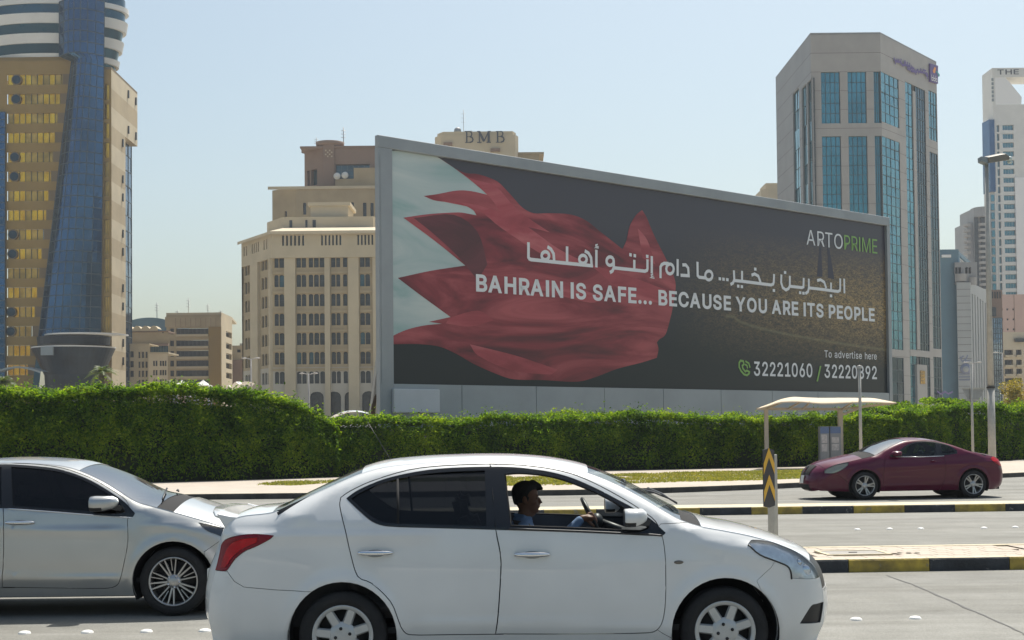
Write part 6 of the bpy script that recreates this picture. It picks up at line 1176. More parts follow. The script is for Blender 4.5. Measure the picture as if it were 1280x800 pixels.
m = MB(); m.prism([(Xh(sx8(183)), R3+4), (Xh(sx8(190)), R3-1), (Xh(sx8(212)), R3-1), (Xh(sx8(212)), R3+5)], Zh(sy8(600)), Zh(sy8(300))); wb(m, 'blue_glass_fin', M_glass_b, b)
m = MB(); m.prism([(Xh(sx8(190)), R3+.5), (Xh(sx8(222)), R3-.3), (Xh(sx8(222)), R3+5), (Xh(sx8(190)), R3+5)], 0, Zh(sy8(597))); wb(m, 'white_flank', M_white, b)
rf2 = []
for k in range(20):
    z = Zh(sy8(612+37*k)); m = MB(); m.box((Xh(sx8(196)), R3-.35, z-1.9), (Xh(sx8(208)), R3-.3+.6, z)); wb(m, 'window', M_glass_t, b)
m = MB(); m.box((Xh(sx8(296)), R3-.3, Zh(375)), (x1, R3-.003, Zh(sy8(540)))); wb(m, 'plain_panel', M_whs, b)
L_ = b.location
tm = put_text(b, 'letter', 'THE D', Xh(sx8(232))-L_.x, Xh(sx8(372))-L_.x, Zh(sy8(111))-L_.z, Zh(sy8(90))-Zh(sy8(111)), -.26-0, M_ltr, .015)
m = MB()
for k in range(6): m.box((Xh(sx8(206)), R3-.33, Zh(sy8(138+17*k))), (Xh(sx8(215)), R3-.21, Zh(sy8(126+17*k))))
wb(m, 'vertical_lettering', M_mullg, b)
R4 = 330.0
b = block('brown_block', 'brown stone block with a blue glass front, behind the lamp post', 'building', R4, 1243)
zx7 = lambda x: 1170+x/6.664; zy7 = lambda y: 280+y/6.664
m = MB(); m.box((pxX(1231, R4), R4, 0), (pxX(zx7(565), R4), R4+12, pyZ(1240, zy7(548), R4))); wb(m, 'wall', M_brown, b)
m = MB(); m.box((pxX(zx7(470), R4), R4-.3, pyZ(1240, zy7(770), R4)), (pxX(zx7(510), R4), R4-.003, pyZ(1240, zy7(695), R4)))
for k in range(4): m.box((pxX(zx7(480+k*21), R4), R4-.25, pyZ(1240, zy7(620), R4)), (pxX(zx7(488+k*21), R4), R4-.004, pyZ(1240, zy7(565), R4)))
wb(m, 'window', M_win, b)
curtain(b, (pxX(1240.5, R4-4), R4-4), (pxX(1254.5, R4-4), R4-4), 0, pyZ(1240, 399, R4), 5, 22, mat('mirror_glass', (.20, .30, .42), .1, metal=.8, var=.6, scale=.1), M_mull)
R5 = 360.0
b = block('pink_block', 'plain pinkish block with tiny square windows at the right edge', 'building', R5, 1270)
x0_ = pxX(1250, R5); facade(b, (x0_, R5), (pxX(1330, R5), R5), 0, pyZ(1265, 368, R5), [(pxX(a, R5)-x0_, pxX(a+2.2, R5)-x0_, pyZ(1265, y+2.4, R5), pyZ(1265, y, R5)) for y in (385.5, 398, 410.5) for a in (1253.3, 1260, 1267.5)], .4, M_pinkw, M_win, (0, 0))
m = MB(); m.box((pxX(1269.5, R5), R5-.12, 20), (pxX(1269.9, R5), R5-.003, pyZ(1265, 368, R5))); wb(m, 'wall_joint', M_brown, b)
R6 = 310.0
b = block('cream_flats', 'cream flats with rows of dark recessed balconies at the right edge', 'building', R6, 1268)
x0_ = pxX(1255, R6); zz6 = lambda y: pyZ(1268, 400+y/6.664, R6); xx6 = lambda x: pxX(1170+x/6.664, R6)
rects = []
for y in (247, 330, 405, 483, 565):
    rects += [(xx6(575)-x0_, xx6(645)-x0_, zz6(y+45), zz6(y)), (xx6(672)-x0_, xx6(718)-x0_, zz6(y+45), zz6(y)), (xx6(745)-x0_, xx6(815)-x0_, zz6(y+45), zz6(y))]
facade(b, (x0_, R6), (pxX(1330, R6), R6), 0, zz6(100), rects, 1.0, M_cream, M_win, (1, 0))
m = MB(); m.box((xx6(660), R6-.8, zz6(185)), (xx6(900), R6-.003, zz6(155))); wb(m, 'roof_terrace', M_win, b)
m = MB()
for y in (247, 330, 405, 483, 565):
    for a, c_ in ((573, 647), (670, 720)): m.box((xx6(a), R6-.7, zz6(y+62)), (xx6(c_), R6-.003, zz6(y+45)))
wb(m, 'balcony', M_beige3, b)
# something pale behind the billboard top at x~965
b = block('pale_block', 'pale rooftop peeking above the billboard edge left of the granite tower', 'building', 330, 966)
m = MB(); m.prism([(pxX(955, 330), 330), (pxX(962, 330), 329), (pxX(990, 330), 329), (pxX(990, 330), 345), (pxX(955, 330), 345)], 0, pyZ(966, 237, 330)); m.prism([(pxX(963, 330), 332), (pxX(990, 330), 332), (pxX(990, 330), 340), (pxX(963, 330), 340)], pyZ(966, 237, 330), pyZ(966, 227, 330)); wb(m, 'wall', M_beige3, b)

# ================================================================== BILLBOARD
YL, YRr = 56.0, 79.6
p0 = PY(475.5, 540, YL); p1 = PY(1117, 540, YRr); p0.z = p1.z = 0
bu = (p1-p0); BL = bu.length; bu.normalize(); bn = Vector((-bu.y, bu.x, 0)); bang = math.atan2(bu.y, bu.x)
bb = thing('billboard', 'huge wide dark billboard with a red flag face, white slogan and grey metal frame', 'billboard', p0, bang)
def BQ(px, py):
    p = PP(px, py, p0, bn)-p0; return (p.dot(bu), p.z)
M_frame = mat('grey_frame_metal', (.30, .325, .34), .5, metal=.25, var=.10, scale=.5, bump=.1, bscale=3)
M_clad = mat('blue_grey_cladding', (.31, .345, .365), .45, metal=.2, var=.10, scale=.35, bump=.08, bscale=2)
zt = (BQ(476, 168)[1]+BQ(1117, 273)[1])/2; zpt = (BQ(490.6, 186)[1]+BQ(1109.4, 282.4)[1])/2; zpb = (BQ(490.6, 478)[1]+BQ(1110.5, 492)[1])/2
ul = BQ(491, 300)[0]; ur = BQ(1110.3, 380)[0]
print('billboard', BL, zt, zpt, zpb, ul, ur)
th = .24
m = MB(); m.box((0, 0, zpt), (BL, th, zt)); bevel(m.build('top_frame', M_frame, bb), .03)
m = MB(); m.box((0, .002, 0), (ul, th-.002, zpt-.004)); m.box((.08, -.012, zpb+.0), (ul*.45, .001, zpt-.3)); m.build('left_frame', M_frame, bb)
m = MB(); m.box((ur, .002, 0), (BL, th-.002, zpt-.004)); m.build('right_frame', M_frame, bb)
# cladding panels under the poster
seam = [ul]+[BQ(x, 505)[0] for x in (578, 671, 756, 830, 902, 966, 1023, 1075)]+[ur]
for i in range(len(seam)-1):
    m = MB(); m.box((seam[i]+.012, .02, 0), (seam[i+1]-.012, .19, zpb-.008)); bevel(m.build('cladding_panel', M_clad, bb), .01, 1)
m = MB(); m.box((ul+.001, .20, 0), (ur-.001, th-.01, zpb)); m.build('backing', M_frame, bb)
m = MB(); a, c_ = BQ(489.8, 487.5), BQ(547, 516); m.box((a[0], -.16, (BQ(490, 516)[1])), (c_[0], .015, BQ(490, 486)[1])); bevel(m.build('blank_plaque', mat('pale_plaque', (.50, .53, .56), .4, var=.05, scale=1), bb), .03)
m = MB(); m.box((ul+.001, .155, zpb+.001), (ur-.001, th-.02, zpt-.001)); 
def poster_mat():
    mt = bpy.data.materials.new('poster_print'); mt.use_nodes = True; nt = mt.node_tree; b_ = nt.nodes['Principled BSDF']; b_.inputs['Roughness'].default_value = .32; b_.inputs['Specular IOR Level'].default_value = .45
    N = lambda k: nt.nodes.new('ShaderNode'+k); L = nt.links.new
    tc = N('TexCoord'); sp = N('SeparateXYZ'); L(tc.outputs['Object'], sp.inputs[0])
    def M(op, a, b=None, c=None, cl=False):
        n = N('Math'); n.operation = op; n.use_clamp = cl
        for i, v in enumerate((a, b, c)):
            if v is None: continue
            if isinstance(v, (int, float)): n.inputs[i].default_value = v
            else: L(v, n.inputs[i])
        return n.outputs[0]
    def rgb(f, c0, c1, p0_=0, p1_=1):
        r = N('ValToRGB'); r.color_ramp.elements[0].position = p0_; r.color_ramp.elements[1].position = p1_; r.color_ramp.elements[0].color = (*c0, 1); r.color_ramp.elements[1].color = (*c1, 1); L(f, r.inputs[0]); return r.outputs[0]
    def mix(f, a, c, t='MIX'):
        x = N('MixRGB'); x.blend_type = t
        if isinstance(f, (int, float)): x.inputs[0].default_value = f
        else: L(f, x.inputs[0])
        for i, v in ((1, a), (2, c)):
            if isinstance(v, tuple): x.inputs[i].default_value = (*v, 1)
            else: L(v, x.inputs[i])
        return x.outputs[0]
    X_, Z_ = sp.outputs[0], sp.outputs[2]
    zf = M('DIVIDE', M('SUBTRACT', Z_, zpb), zpt-zpb, cl=True); xf = M('DIVIDE', X_, BL, cl=True)
    base = rgb(zf, (.012, .019, .022), (.062, .060, .075), .2, .8)
    # printed night city: fine grain of lights right of the face
    mp = N('Mapping'); mp.inputs['Scale'].default_value = (2.2, 1, 5.5); L(tc.outputs['Object'], mp.inputs[0])
    v = N('TexVoronoi'); v.inputs['Scale'].default_value = 1.6; L(mp.outputs[0], v.inputs['Vector'])
    n = N('TexNoise'); n.inputs['Scale'].default_value = .9; n.inputs['Detail'].default_value = 6; L(mp.outputs[0], n.inputs['Vector'])
    n2 = N('TexNoise'); n2.inputs['Scale'].default_value = 3.5; n2.inputs['Detail'].default_value = 8; n2.inputs['Roughness'].default_value = .75; L(mp.outputs[0], n2.inputs['Vector'])
    spots = M('MULTIPLY', M('SUBTRACT', 1, M('MULTIPLY', v.outputs['Distance'], 2.6), cl=True), M('GREATER_THAN', v.outputs['Color'], .45))
    band = M('MULTIPLY', M('SUBTRACT', 1, M('ABSOLUTE', M('MULTIPLY', M('SUBTRACT', zf, .50), 2.7)), cl=True), M('MULTIPLY_ADD', xf, 2.4, -1.15, cl=True), cl=True)
    amt = M('MULTIPLY', band, M('MULTIPLY_ADD', n.outputs['Fac'], 3.0, -.6, cl=True))
    city = mix(M('MULTIPLY', amt, 1.0), base, rgb(n2.outputs['Fac'], (.03, .028, .022), (.60, .40, .16), .40, .66))
    city = mix(M('MULTIPLY', M('MULTIPLY', amt, spots), .8, cl=True), city, (.50, .38, .17))
    # curved shoreline of lights
    d = M('SUBTRACT', zf, M('MULTIPLY_ADD', M('POWER', M('SUBTRACT', xf, .62, cl=True), .5), -.22, .39))
    road = M('MULTIPLY', M('SUBTRACT', 1, M('MULTIPLY', M('ABSOLUTE', d), 75), cl=True), M('GREATER_THAN', xf, .60))
    city = mix(M('MULTIPLY', road, .28), city, (.35, .33, .18))
    gl2 = N('TexNoise'); gl2.inputs['Scale'].default_value = 5; gl2.inputs['Detail'].default_value = 3; L(mp.outputs[0], gl2.inputs['Vector'])
    pts_ = M('MULTIPLY', M('GREATER_THAN', gl2.outputs['Fac'], .60), M('MULTIPLY', band, M('MULTIPLY_ADD', n.outputs['Fac'], 2.4, -.55, cl=True), cl=True)); city = mix(M('MULTIPLY', pts_, .85), city, (.55, .42, .20))
    L(city, b_.inputs['Base Color']); return mt
m.build('poster', poster_mat(), bb)
def cloth_print(name, lo, mid, hi, rot, sc=1.0):
    mt = bpy.data.materials.new(name); mt.use_nodes = True; nt = mt.node_tree; b_ = nt.nodes['Principled BSDF']; b_.inputs['Roughness'].default_value = .34; b_.inputs['Specular IOR Level'].default_value = .5
    tc = nt.nodes.new('ShaderNodeTexCoord'); mp = nt.nodes.new('ShaderNodeMapping'); mp.inputs['Rotation'].default_value = (0, rot, 0); mp.inputs['Scale'].default_value = (.16*sc, 1, .62*sc)
    nt.links.new(tc.outputs['Object'], mp.inputs[0]); n = nt.nodes.new('ShaderNodeTexNoise'); n.inputs['Scale'].default_value = 1.0; n.inputs['Detail'].default_value = 7; n.inputs['Roughness'].default_value = .55; n.inputs['Distortion'].default_value = 1.6
    nt.links.new(mp.outputs[0], n.inputs['Vector']); r = nt.nodes.new('ShaderNodeValToRGB'); nt.links.new(n.outputs['Fac'], r.inputs[0])
    r.color_ramp.elements[0].position = .32; r.color_ramp.elements[0].color = (*lo, 1); r.color_ramp.elements[1].position = .66; r.color_ramp.elements[1].color = (*hi, 1); e = r.color_ramp.elements.new(.48); e.color = (*mid, 1)
    nt.links.new(r.outputs[0], b_.inputs['Base Color']); return mt
M_mar = cloth_print('maroon_print', (.085, .016, .022), (.23, .030, .040), (.42, .085, .095), .5)
M_wht = cloth_print('white_flag_print', (.24, .41, .40), (.42, .52, .52), (.56, .62, .60), .3, .8)
M_txt = mat('white_print', (.74, .76, .78), .4)
M_fold = cloth_print('crimson_fold_print', (.26, .035, .045), (.38, .06, .075), (.50, .13, .14), .3)
M_fold2 = cloth_print('dark_fold_print', (.07, .022, .026), (.11, .028, .034), (.16, .04, .05), .7)
def poly_px(P, y, mt, name, sm=True, k=4):
    q = [BQ(*p) for p in P]; q = catmull(q, k) if sm else [Vector(p) for p in q]
    v, f = fillpoly([(a[0], a[1]) for a in q]); m = MB(); m.add([(a[0], y, a[1]) for a in v], [tuple(reversed(t)) if False else tuple(t) for t in f]); return m.build(name, mt, bb)
flag = [(546, 193), (572, 210), (586, 216), (600, 217), (618, 223), (628, 229), (644, 246), (656, 259), (670, 266), (690, 266), (715, 267.5), (735, 275), (757.5, 292.5), (781, 311), (786, 300), (790, 282.5), (797.5, 269), (805.5, 262), (811, 271), (820, 292.5), (830, 312.5), (840, 332.5), (846, 347.5), (847.5, 360), (844, 383), (841, 397), (835, 417.5), (827, 424), (824, 428), (826, 436), (824, 447), (805, 453), (774, 461), (749, 470.6), (724, 477), (683, 475), (645.6, 474), (624, 467.5), (595.6, 455), (574, 442.5), (552, 433), (527, 430), (499, 430), (491.6, 430), (491.6, 420.6), (511, 412), (533, 406.6), (555, 404.4), (539, 402), (566, 396), (527, 367.5), (500, 347), (542, 338), (584.5, 331.5), (548, 302), (507, 271.6), (540, 267), (576, 265), (590, 267), (598.4, 268.6), (594, 262), (580, 255), (564, 252.4), (546, 250), (532.4, 244.4), (550, 242), (574, 237.6), (592, 238.4), (615, 243.6), (600, 230), (584, 219), (566, 206)]
white = [(491.3, 187.5), (520, 188.8), (546, 193), (566, 206), (584, 219), (600, 230), (615, 243.6), (625, 262), (606, 300), (598, 335), (585, 370), (575, 398), (555, 405), (533, 408), (511, 413), (491.3, 421.5)]
poly_px(white, .152, M_wht, 'white_flag_field', False)
poly_px(flag, .146, M_mar, 'red_flag_face')
folds = [([(560, 202), (590, 222), (622, 232), (650, 262), (690, 290), (640, 275), (615, 246), (590, 224)], M_fold), ([(555, 251), (600, 256), (650, 275), (700, 310), (740, 330), (690, 322), (630, 285), (600, 262)], M_fold),
         ([(520, 272), (570, 268), (600, 290), (612, 330), (600, 350), (575, 320), (545, 292)], M_fold2), ([(640, 345), (700, 352), (760, 372), (740, 378), (680, 362)], M_fold), ([(566, 397), (600, 388), (620, 400), (590, 408), (560, 404)], M_fold),
         ([(590, 430), (650, 445), (700, 462), (690, 468), (640, 462), (600, 444)], M_fold), ([(800, 285), (812, 300), (822, 330), (806, 322)], M_fold), ([(740, 330), (790, 345), (835, 362), (838, 380), (790, 370)], M_fold)]
for i, (P, mt) in enumerate(folds): poly_px(P, .1435-.0004*i, mt, 'flag_fold')
# slogan
def T2u(px, py): return BQ(px, py)[0]
def zline(*pts): return sum(BQ(*p)[1] for p in pts)/len(pts)
zb_, zt_ = zline((597.6, 361.6), (1096, 403.6)), zline((597.6, 340), (1096, 387))
print('slogan', zb_, zt_, BQ(597.6, 361.6), BQ(1096, 403.6))
put_text(bb, 'letter', 'BAHRAIN IS SAFE...', T2u(597.6, 350), T2u(817.5, 375), zb_, zt_-zb_, .135, M_txt, .027, .2)
put_text(bb, 'letter', 'BECAUSE YOU ARE ITS PEOPLE', T2u(825.8, 375), T2u(1096, 395), zb_, zt_-zb_, .135, M_txt, .027, .2)
M_grn = mat('green_print', (.22, .42, .10), .4)
a0, a1 = zline((1011, 304.3), (1099, 317.4)), zline((1015, 287), (1099, 299.6))
put_text(bb, 'letter', 'ARTO', T2u(1011, 300), T2u(1055.8, 300), a0, a1-a0, .135, M_txt, -.006)
put_text(bb, 'letter', 'PRIME', T2u(1058, 300), T2u(1099, 300), a0, a1-a0, .135, M_grn, -.006)
c0, c1 = zline((945, 468.5), (1017, 471.5), (1098, 475)), zline((945, 451.3), (1017, 454), (1098, 458.5))
put_text(bb, 'digit', '32221060', T2u(945, 460), T2u(1018, 460), c0, c1-c0, .135, M_txt, .014, capH=.509)
put_text(bb, 'slash', '/', T2u(1023, 460), T2u(1029.3, 460), c0-.1, c1-c0, .135, M_grn, .006, capH=.533)
put_text(bb, 'digit', '32220892', T2u(1033.2, 460), T2u(1098.5, 460), c0, c1-c0, .135, M_txt, .014)
c0, c1 = zline((1034, 446.2), (1098, 449.8)), zline((1034, 437), (1096, 441.5))
put_text(bb, 'caption', 'To advertise here', T2u(1033.2, 445), T2u(1098.5, 445), c0, c1-c0, .135, M_txt, .008, joined=True)
# green handset
m = MB(); ph = lambda x, y: BQ(900+x/5.818, 420+y/5.818)
cur = [ph(*p) for p in ((165, 178), (155, 195), (155, 225), (170, 255), (190, 278), (212, 285), (228, 272), (230, 262), (212, 250), (200, 258), (182, 235), (178, 215), (190, 205), (185, 182))]
ribbon(m, cur, .10, .135, True)
ribbon(m, [ph(*p) for p in ((198, 205), (212, 215), (216, 235))], .09, .134); ribbon(m, [ph(*p) for p in ((200, 182), (225, 198), (234, 230))], .09, .133); m.build('handset_symbol', M_grn, bb)
# Arabic slogan, drawn stroke by stroke
A_ = lambda P: [(580+x/7.11, 290+y/7.11) for x, y in P]; B_ = lambda P: [(740+x/7.11, 290+y/7.11) for x, y in P]; C_ = lambda P: [(900+x/6.095, 310+y/6.095) for x, y in P]
def circ(cx, cy, rx, ry, n=14): return [(cx+rx*math.cos(2*PI*i/n), cy+ry*math.sin(2*PI*i/n)) for i in range(n)]
AR = [(A_([(592, 88), (592, 222), (600, 236), (615, 242), (900, 272), (1165, 298)]), 0), (A_(circ(742, 208, 33, 36)), 1), (A_([(760, 128), (792, 150), (815, 190), (820, 250)]), 0), (A_([(935, 125), (935, 262)]), 0),
      (A_(circ(1076, 240, 33, 36)), 1), (A_([(1092, 165), (1125, 185), (1148, 225), (1153, 290)]), 0), (A_([(1195, 155), (1195, 312)]), 0), (A_([(1208, 108), (1190, 112), (1190, 124), (1212, 126), (1182, 138), (1216, 138)]), 2),
      (B_(circ(180, 256, 32, 38)), 1), (B_([(212, 262), (212, 318), (200, 345), (178, 358)]), 0), (B_([(212, 316), (400, 336), (490, 346), (508, 338), (512, 322), (512, 240)]), 0), (B_([(395, 245), (395, 330)]), 0), (B_([(350, 198), (372, 202)]), 3), (B_([(388, 206), (410, 210)]), 3), (B_([(499, 213), (521, 216)]), 3),
      (B_([(550, 212), (550, 366)]), 0), (B_([(562, 372), (545, 378), (548, 390), (565, 391), (538, 403), (574, 408)]), 2), (B_([(628, 408), (628, 310), (638, 288), (660, 276), (700, 278)]), 0), (B_(circ(712, 326, 33, 44)), 1), (B_([(780, 238), (780, 388)]), 0), (B_([(822, 290), (852, 290), (874, 318), (878, 386), (806, 382)]), 0),
      (B_([(956, 262), (958, 385), (972, 400), (1030, 406)]), 0), (B_(circ(1057, 384, 32, 40)), 1)] + [(B_([(x-11, y), (x+11, y+3)]), 3) for x, y in ((1155, 412), (1188, 416), (1222, 420))] + \
     [(C_([(122, 168), (125, 240), (115, 265), (96, 276)]), 0), (C_([(125, 246), (190, 252), (280, 264), (405, 280), (422, 272), (426, 255), (428, 196)]), 0), (C_([(184, 172), (184, 248)]), 0), (C_([(256, 205), (280, 196), (308, 212), (326, 262)]), 0), (C_([(276, 158), (294, 160)]), 3), (C_([(146, 288), (164, 290)]), 3), (C_([(174, 292), (192, 294)]), 3), (C_([(418, 321), (436, 323)]), 3),
      (C_([(484, 200), (482, 262), (494, 300), (518, 318), (538, 308), (548, 286), (548, 210)]), 0), (C_([(503, 184), (521, 186)]), 3), (C_([(548, 290), (640, 300), (652, 294), (654, 226)]), 0), (C_([(618, 338), (636, 340)]), 3), (C_([(643, 342), (661, 344)]), 3),
      (C_([(692, 232), (693, 300), (686, 332), (666, 346)]), 0), (C_([(693, 302), (780, 312), (915, 330), (930, 322), (932, 306), (932, 230)]), 0), (C_([(756, 246), (782, 240), (810, 258), (826, 306)]), 0), (C_([(862, 262), (862, 318)]), 0), (C_([(853, 362), (871, 364)]), 3), (C_([(962, 232), (964, 344)]), 0)]
for i, (P, k) in enumerate(AR):
    m = MB(); q = [BQ(*p) for p in P]; ribbon(m, q, {0: .155, 1: .15, 2: .06, 3: .15}[k], .1345-.0003*(i % 8), k == 1); m.build('arabic_letter', M_txt, bb)
# two small printed towers
for a, b_, c_, d_ in (((1022, 342), (1031, 342), (1029, 305), (1026.5, 305)), ((1036, 342), (1047, 345), (1040, 308), (1037, 306))): pass
m = MB()
for P in ([(1024, 345), (1031, 346), (1029.5, 309), (1027, 308)], [(1038, 347), (1046, 349), (1039.8, 311), (1037, 310)]):
    q = [BQ(*p) for p in P]; m.add([(a[0], .1495, a[1]) for a in q], [(0, 1, 2, 3)])
m.build('printed_tower', mat('printed_tower_blue', (.035, .035, .06), .4), bb)
# side/back steelwork of the board (seen from other angles)
m = MB()
for i in range(8):
    x = 1+i*(BL-2)/7; m.bar((x, th+.20, 0), (x, th+.20, zt-.3), .25, .25); m.bar((x, th+2.2, 0), (x, th+.15, zt*.72), .15, .15)
m.build('support_post', M_metal, bb)
# ================================================================== CARS
def paint(name, col, metal=0.0, rough=.35, dirt=.06, coat=1.0):
    m = mat(name, col, rough, metal, var=dirt, scale=1.2, coat=coat, bump=0.0); return m
M_pw = paint('white_paint', (.69, .70, .70)); M_ps = paint('silver_paint', (.46, .47, .465), .65, .32); M_pr = paint('dark_red_paint', (.088, .002, .024), .0, .30, coat=.7); M_pr.node_tree.nodes['Principled BSDF'].inputs['Specular IOR Level'].default_value = .15
M_rub = mat('tyre_rubber', (.022, .022, .023), .75, var=.3, scale=6, bump=.3, bscale=60, spec=.3)
M_blk = mat('black_plastic', (.018, .018, .02), .45, var=.2, scale=8)
M_blkg = mat('black_gloss_trim', (.010, .011, .013), .12)
M_und = mat('underbody', (.012, .012, .013), .9)
M_cab = mat('dark_interior', (.035, .036, .04), .8, var=.2, scale=6)
M_seat = mat('grey_seat_fabric', (.07, .07, .075), .9, var=.2, scale=20)
M_alloy = mat('alloy_rim', (.42, .42, .42), .32, metal=.8, var=.08, scale=6)
M_hubc = mat('hubcap_silver', (.50, .51, .51), .35, metal=.35, var=.08, scale=6)
M_rimd = mat('brake_dark', (.03, .03, .032), .6, metal=.4, var=.3, scale=10)
M_chrome = mat('chrome', (.72, .73, .75), .08, metal=1.0)
M_lens = glass('lamp_lens', (.92, .95, .97), .14, .02)
M_refl = mat('lamp_reflector', (.82, .83, .84), .30, metal=.55, var=.2, scale=14)
M_red = mat('red_lamp', (.40, .003, .012), .3, var=.35, scale=9, coat=.25, spec=.2)
M_redd = mat('dark_red_lamp', (.20, .003, .018), .25, coat=.3, spec=.2)
M_amb = mat('amber_lens', (.13, .11, .09), .2, coat=.5)
M_gclear = glass('clear_glass', (.84, .90, .89), .06)
M_gwind = glass('windscreen_glass', (.34, .50, .56), .04)
M_gtint = glass('tinted_glass', (.13, .14, .155), .05)
M_gdark = glass('dark_tinted_glass', (.035, .035, .045), .05)
M_plate = mat('number_plate', (.70, .70, .66), .5)

def pip(pts, poly):
    return inpoly(pts, poly)
def dist_poly(P, poly):
    """distance from points to an open polyline"""
    d = np.full(len(P), 1e9)
    for a, b in zip(poly[:-1], poly[1:]):
        ab = b-a; L2 = ab@ab
        t = np.clip(((P-a)@ab)/max(L2, 1e-12), 0, 1); d = np.minimum(d, np.linalg.norm(P-(a+t[:, None]*ab), axis=1))
    return d

class Car:
    def __init__(c, label, group, head, hubs, Ynear, wb_, half, r, ydir=0.0, cat='car', name='parked_car'):
        """head: +1 drives to the right of the photo. hubs: photo points of the near rear and front hub, both at depth Ynear=(rear,front)"""
        c.arch = r+.062; c.round = .06; c.head = head; c.half = half; c.r = r; c.wb = wb_
        pr, pf = PY(*hubs[0], Ynear[0]), PY(*hubs[1], Ynear[1])
        mid = (pr+pf)/2; d = (pf-pr); d.z = 0; d.normalize(); c.fwd = d
        side = Vector((0, 0, 1)).cross(d)            # car's left
        c.sn = 1 if side.y < 0 else -1               # sign of local y on the near side
        near = side*c.sn; c.near = near
        o = mid-near*(half-.01); o.z = 0.004
        c.o = o; c.left = side; c.hw = (pf-pr).length
        c.root = thing(name, label, cat, o, math.atan2(d.y, d.x), group)
        print(label[:20], 'wheelbase', round((pf-pr).length, 3), 'hub z', round(pr.z, 3), round(pf.z, 3), 'o', [round(v, 2) for v in o], 'side', c.sn)
    def T(c, px, py, lat):
        p = PP(px, py, c.o+c.near*lat, c.near)-c.o; return (p.dot(c.fwd), p.z)
    def W0(c, x, z):
        x = np.asarray(x, float); z = np.asarray(z, float); w = np.full(np.broadcast(x, z).shape, c.half)
        f = np.clip((x-c.pf[0])/(c.pf[1]-c.pf[0]), 0, 1.3); w = w-c.pf[2]*f**c.pf[3]
        f = np.clip((c.pr[0]-x)/(c.pr[0]-c.pr[1]), 0, 1.3); w = w-c.pr[2]*f**c.pr[3]
        zb = np.interp(x, [p[0] for p in c.belt], [p[1] for p in c.belt])
        w = w-.07*np.clip((.55-z)/.38, 0, 1.5)**2
        w = w-.030*np.clip((z-.60)/np.maximum(zb-.60, .1), 0, 1)**2
        h = np.clip(z-zb, 0, 1); w = w-(.50*h+.34*h*h)
        for (xa, za), (xb, zbb), amp, wd in c.crease:
            zc = za+(zbb-za)*np.clip((x-xa)/(xb-xa), 0, 1); fade = np.clip((x-min(xa, xb))/.25, 0, 1)*np.clip((max(xa, xb)-x)/.25, 0, 1)
            dz = (z-zc); w = w+amp*fade*np.where(dz > 0, np.exp(-(dz/wd)**2), np.exp(-(dz/(wd*2.6))**2))
        for hx in (-c.wb/2, c.wb/2):
            d = np.hypot(x-hx, z-c.r); w = w+.016*np.exp(-((d-c.arch-.015)/.05)**2)
        return w
    def tr(c, pts, it=3, lat=None):
        """photo outline -> (x,z) on the car's own side surface"""
        out = []
        for p in pts:
            L = c.half if lat is None else lat
            for _ in range(1 if lat is not None else it):
                x, z = c.T(p[0], p[1], L)
                if lat is None: L = float(c.W0(x, z))
            out.append((x, z))
        return out
    roundx = ([-9, 9], [.06, .06])
    def W(c, x, z, P=None):
        w = c.W0(x, z)
        d = dist_poly(np.column_stack([np.ravel(x), np.ravel(z)]), c.E); R = np.interp(np.ravel(x), *c.roundx)
        k = np.clip(1-d/R, 0, 1); return np.ravel(w)-R*.50*k*k
    def shell(c, E, zbot, classes, spacing=.04):
        """one triangulation of the whole side, divided into panels. classes: list of (name, polygon, material, offset, thickness)"""
        c.E = np.array(E)
        outline = list(E)
        # close along the bottom with wheel arches
        xf, xr = c.wb/2, -c.wb/2; R = c.arch
        fx, rx = E[-1][0], E[0][0]
        bot = []
        def arch(cx):
            a0 = math.asin(max(-1, min(1, (zbot-c.r)/R))); n = 26
            return [(cx+R*math.cos(a0+(PI-2*a0)*i/n), c.r+R*math.sin(a0+(PI-2*a0)*i/n)) for i in range(n+1)]
        bot += [(E[-1][0]-.03, zbot+.015)] + arch(xf)
        bot += [(x, zbot) for x in np.linspace(xf-R-.06, xr+R+.06, 30)]
        bot += arch(xr) + [(E[0][0]+.03, zbot+.015)]
        outline = list(E)+bot; O = np.array(outline)
        V = [Vector(p) for p in outline]; ed = [(i, (i+1) % len(V)) for i in range(len(V))]
        for nm, poly, *_ in classes:
            b0 = len(V); q = [Vector(p) for p in poly]; qq = []
            for i in range(len(q)):
                a, b = q[i], q[(i+1) % len(q)]; k = max(1, int((b-a).length/spacing)); qq += [a.lerp(b, j/k) for j in range(k)]
            V += qq; ed += [(b0+i, b0+(i+1) % len(qq)) for i in range(len(qq))]
        # interior points
        xs = np.arange(O[:, 0].min(), O[:, 0].max(), spacing); zs_ = np.arange(zbot, O[:, 1].max(), spacing)
        g = np.array([(x+(spacing/2 if j % 2 else 0), z) for j, z in enumerate(zs_) for x in xs]); g = g[pip(g, O)]
        d = dist_poly(g, np.vstack([O, O[:1]])); g = g[d > spacing*.45]
        ring = []
        for k in range(len(E)-1):
            a, b = np.array(E[k]), np.array(E[k+1]); t = b-a; t /= np.linalg.norm(t); nn = np.array([t[1], -t[0]])
            for f_ in (0.0, .5):
                for o_ in (.010, .024, .042): ring.append(a*(1-f_)+b*f_+nn*o_)
        ring = np.array(ring); ring = ring[pip(ring, O)]
        g = np.vstack([g, ring]); V += [Vector(p) for p in g]
        r = delaunay_2d_cdt(V, ed, [], 0, 1e-6)
        P = np.array([tuple(v) for v in r[0]]); F = [t for t in r[2] if len(t) == 3]; F = np.array(F)
        cen = P[F].mean(axis=1); inside = pip(cen, O); F = F[inside]; cen = cen[inside]
        lab = np.full(len(F), -1)
        for k, cl in enumerate(classes):
            hit = pip(cen, np.array(cl[1])) & (lab < 0); lab[hit] = k
        c.panels = []
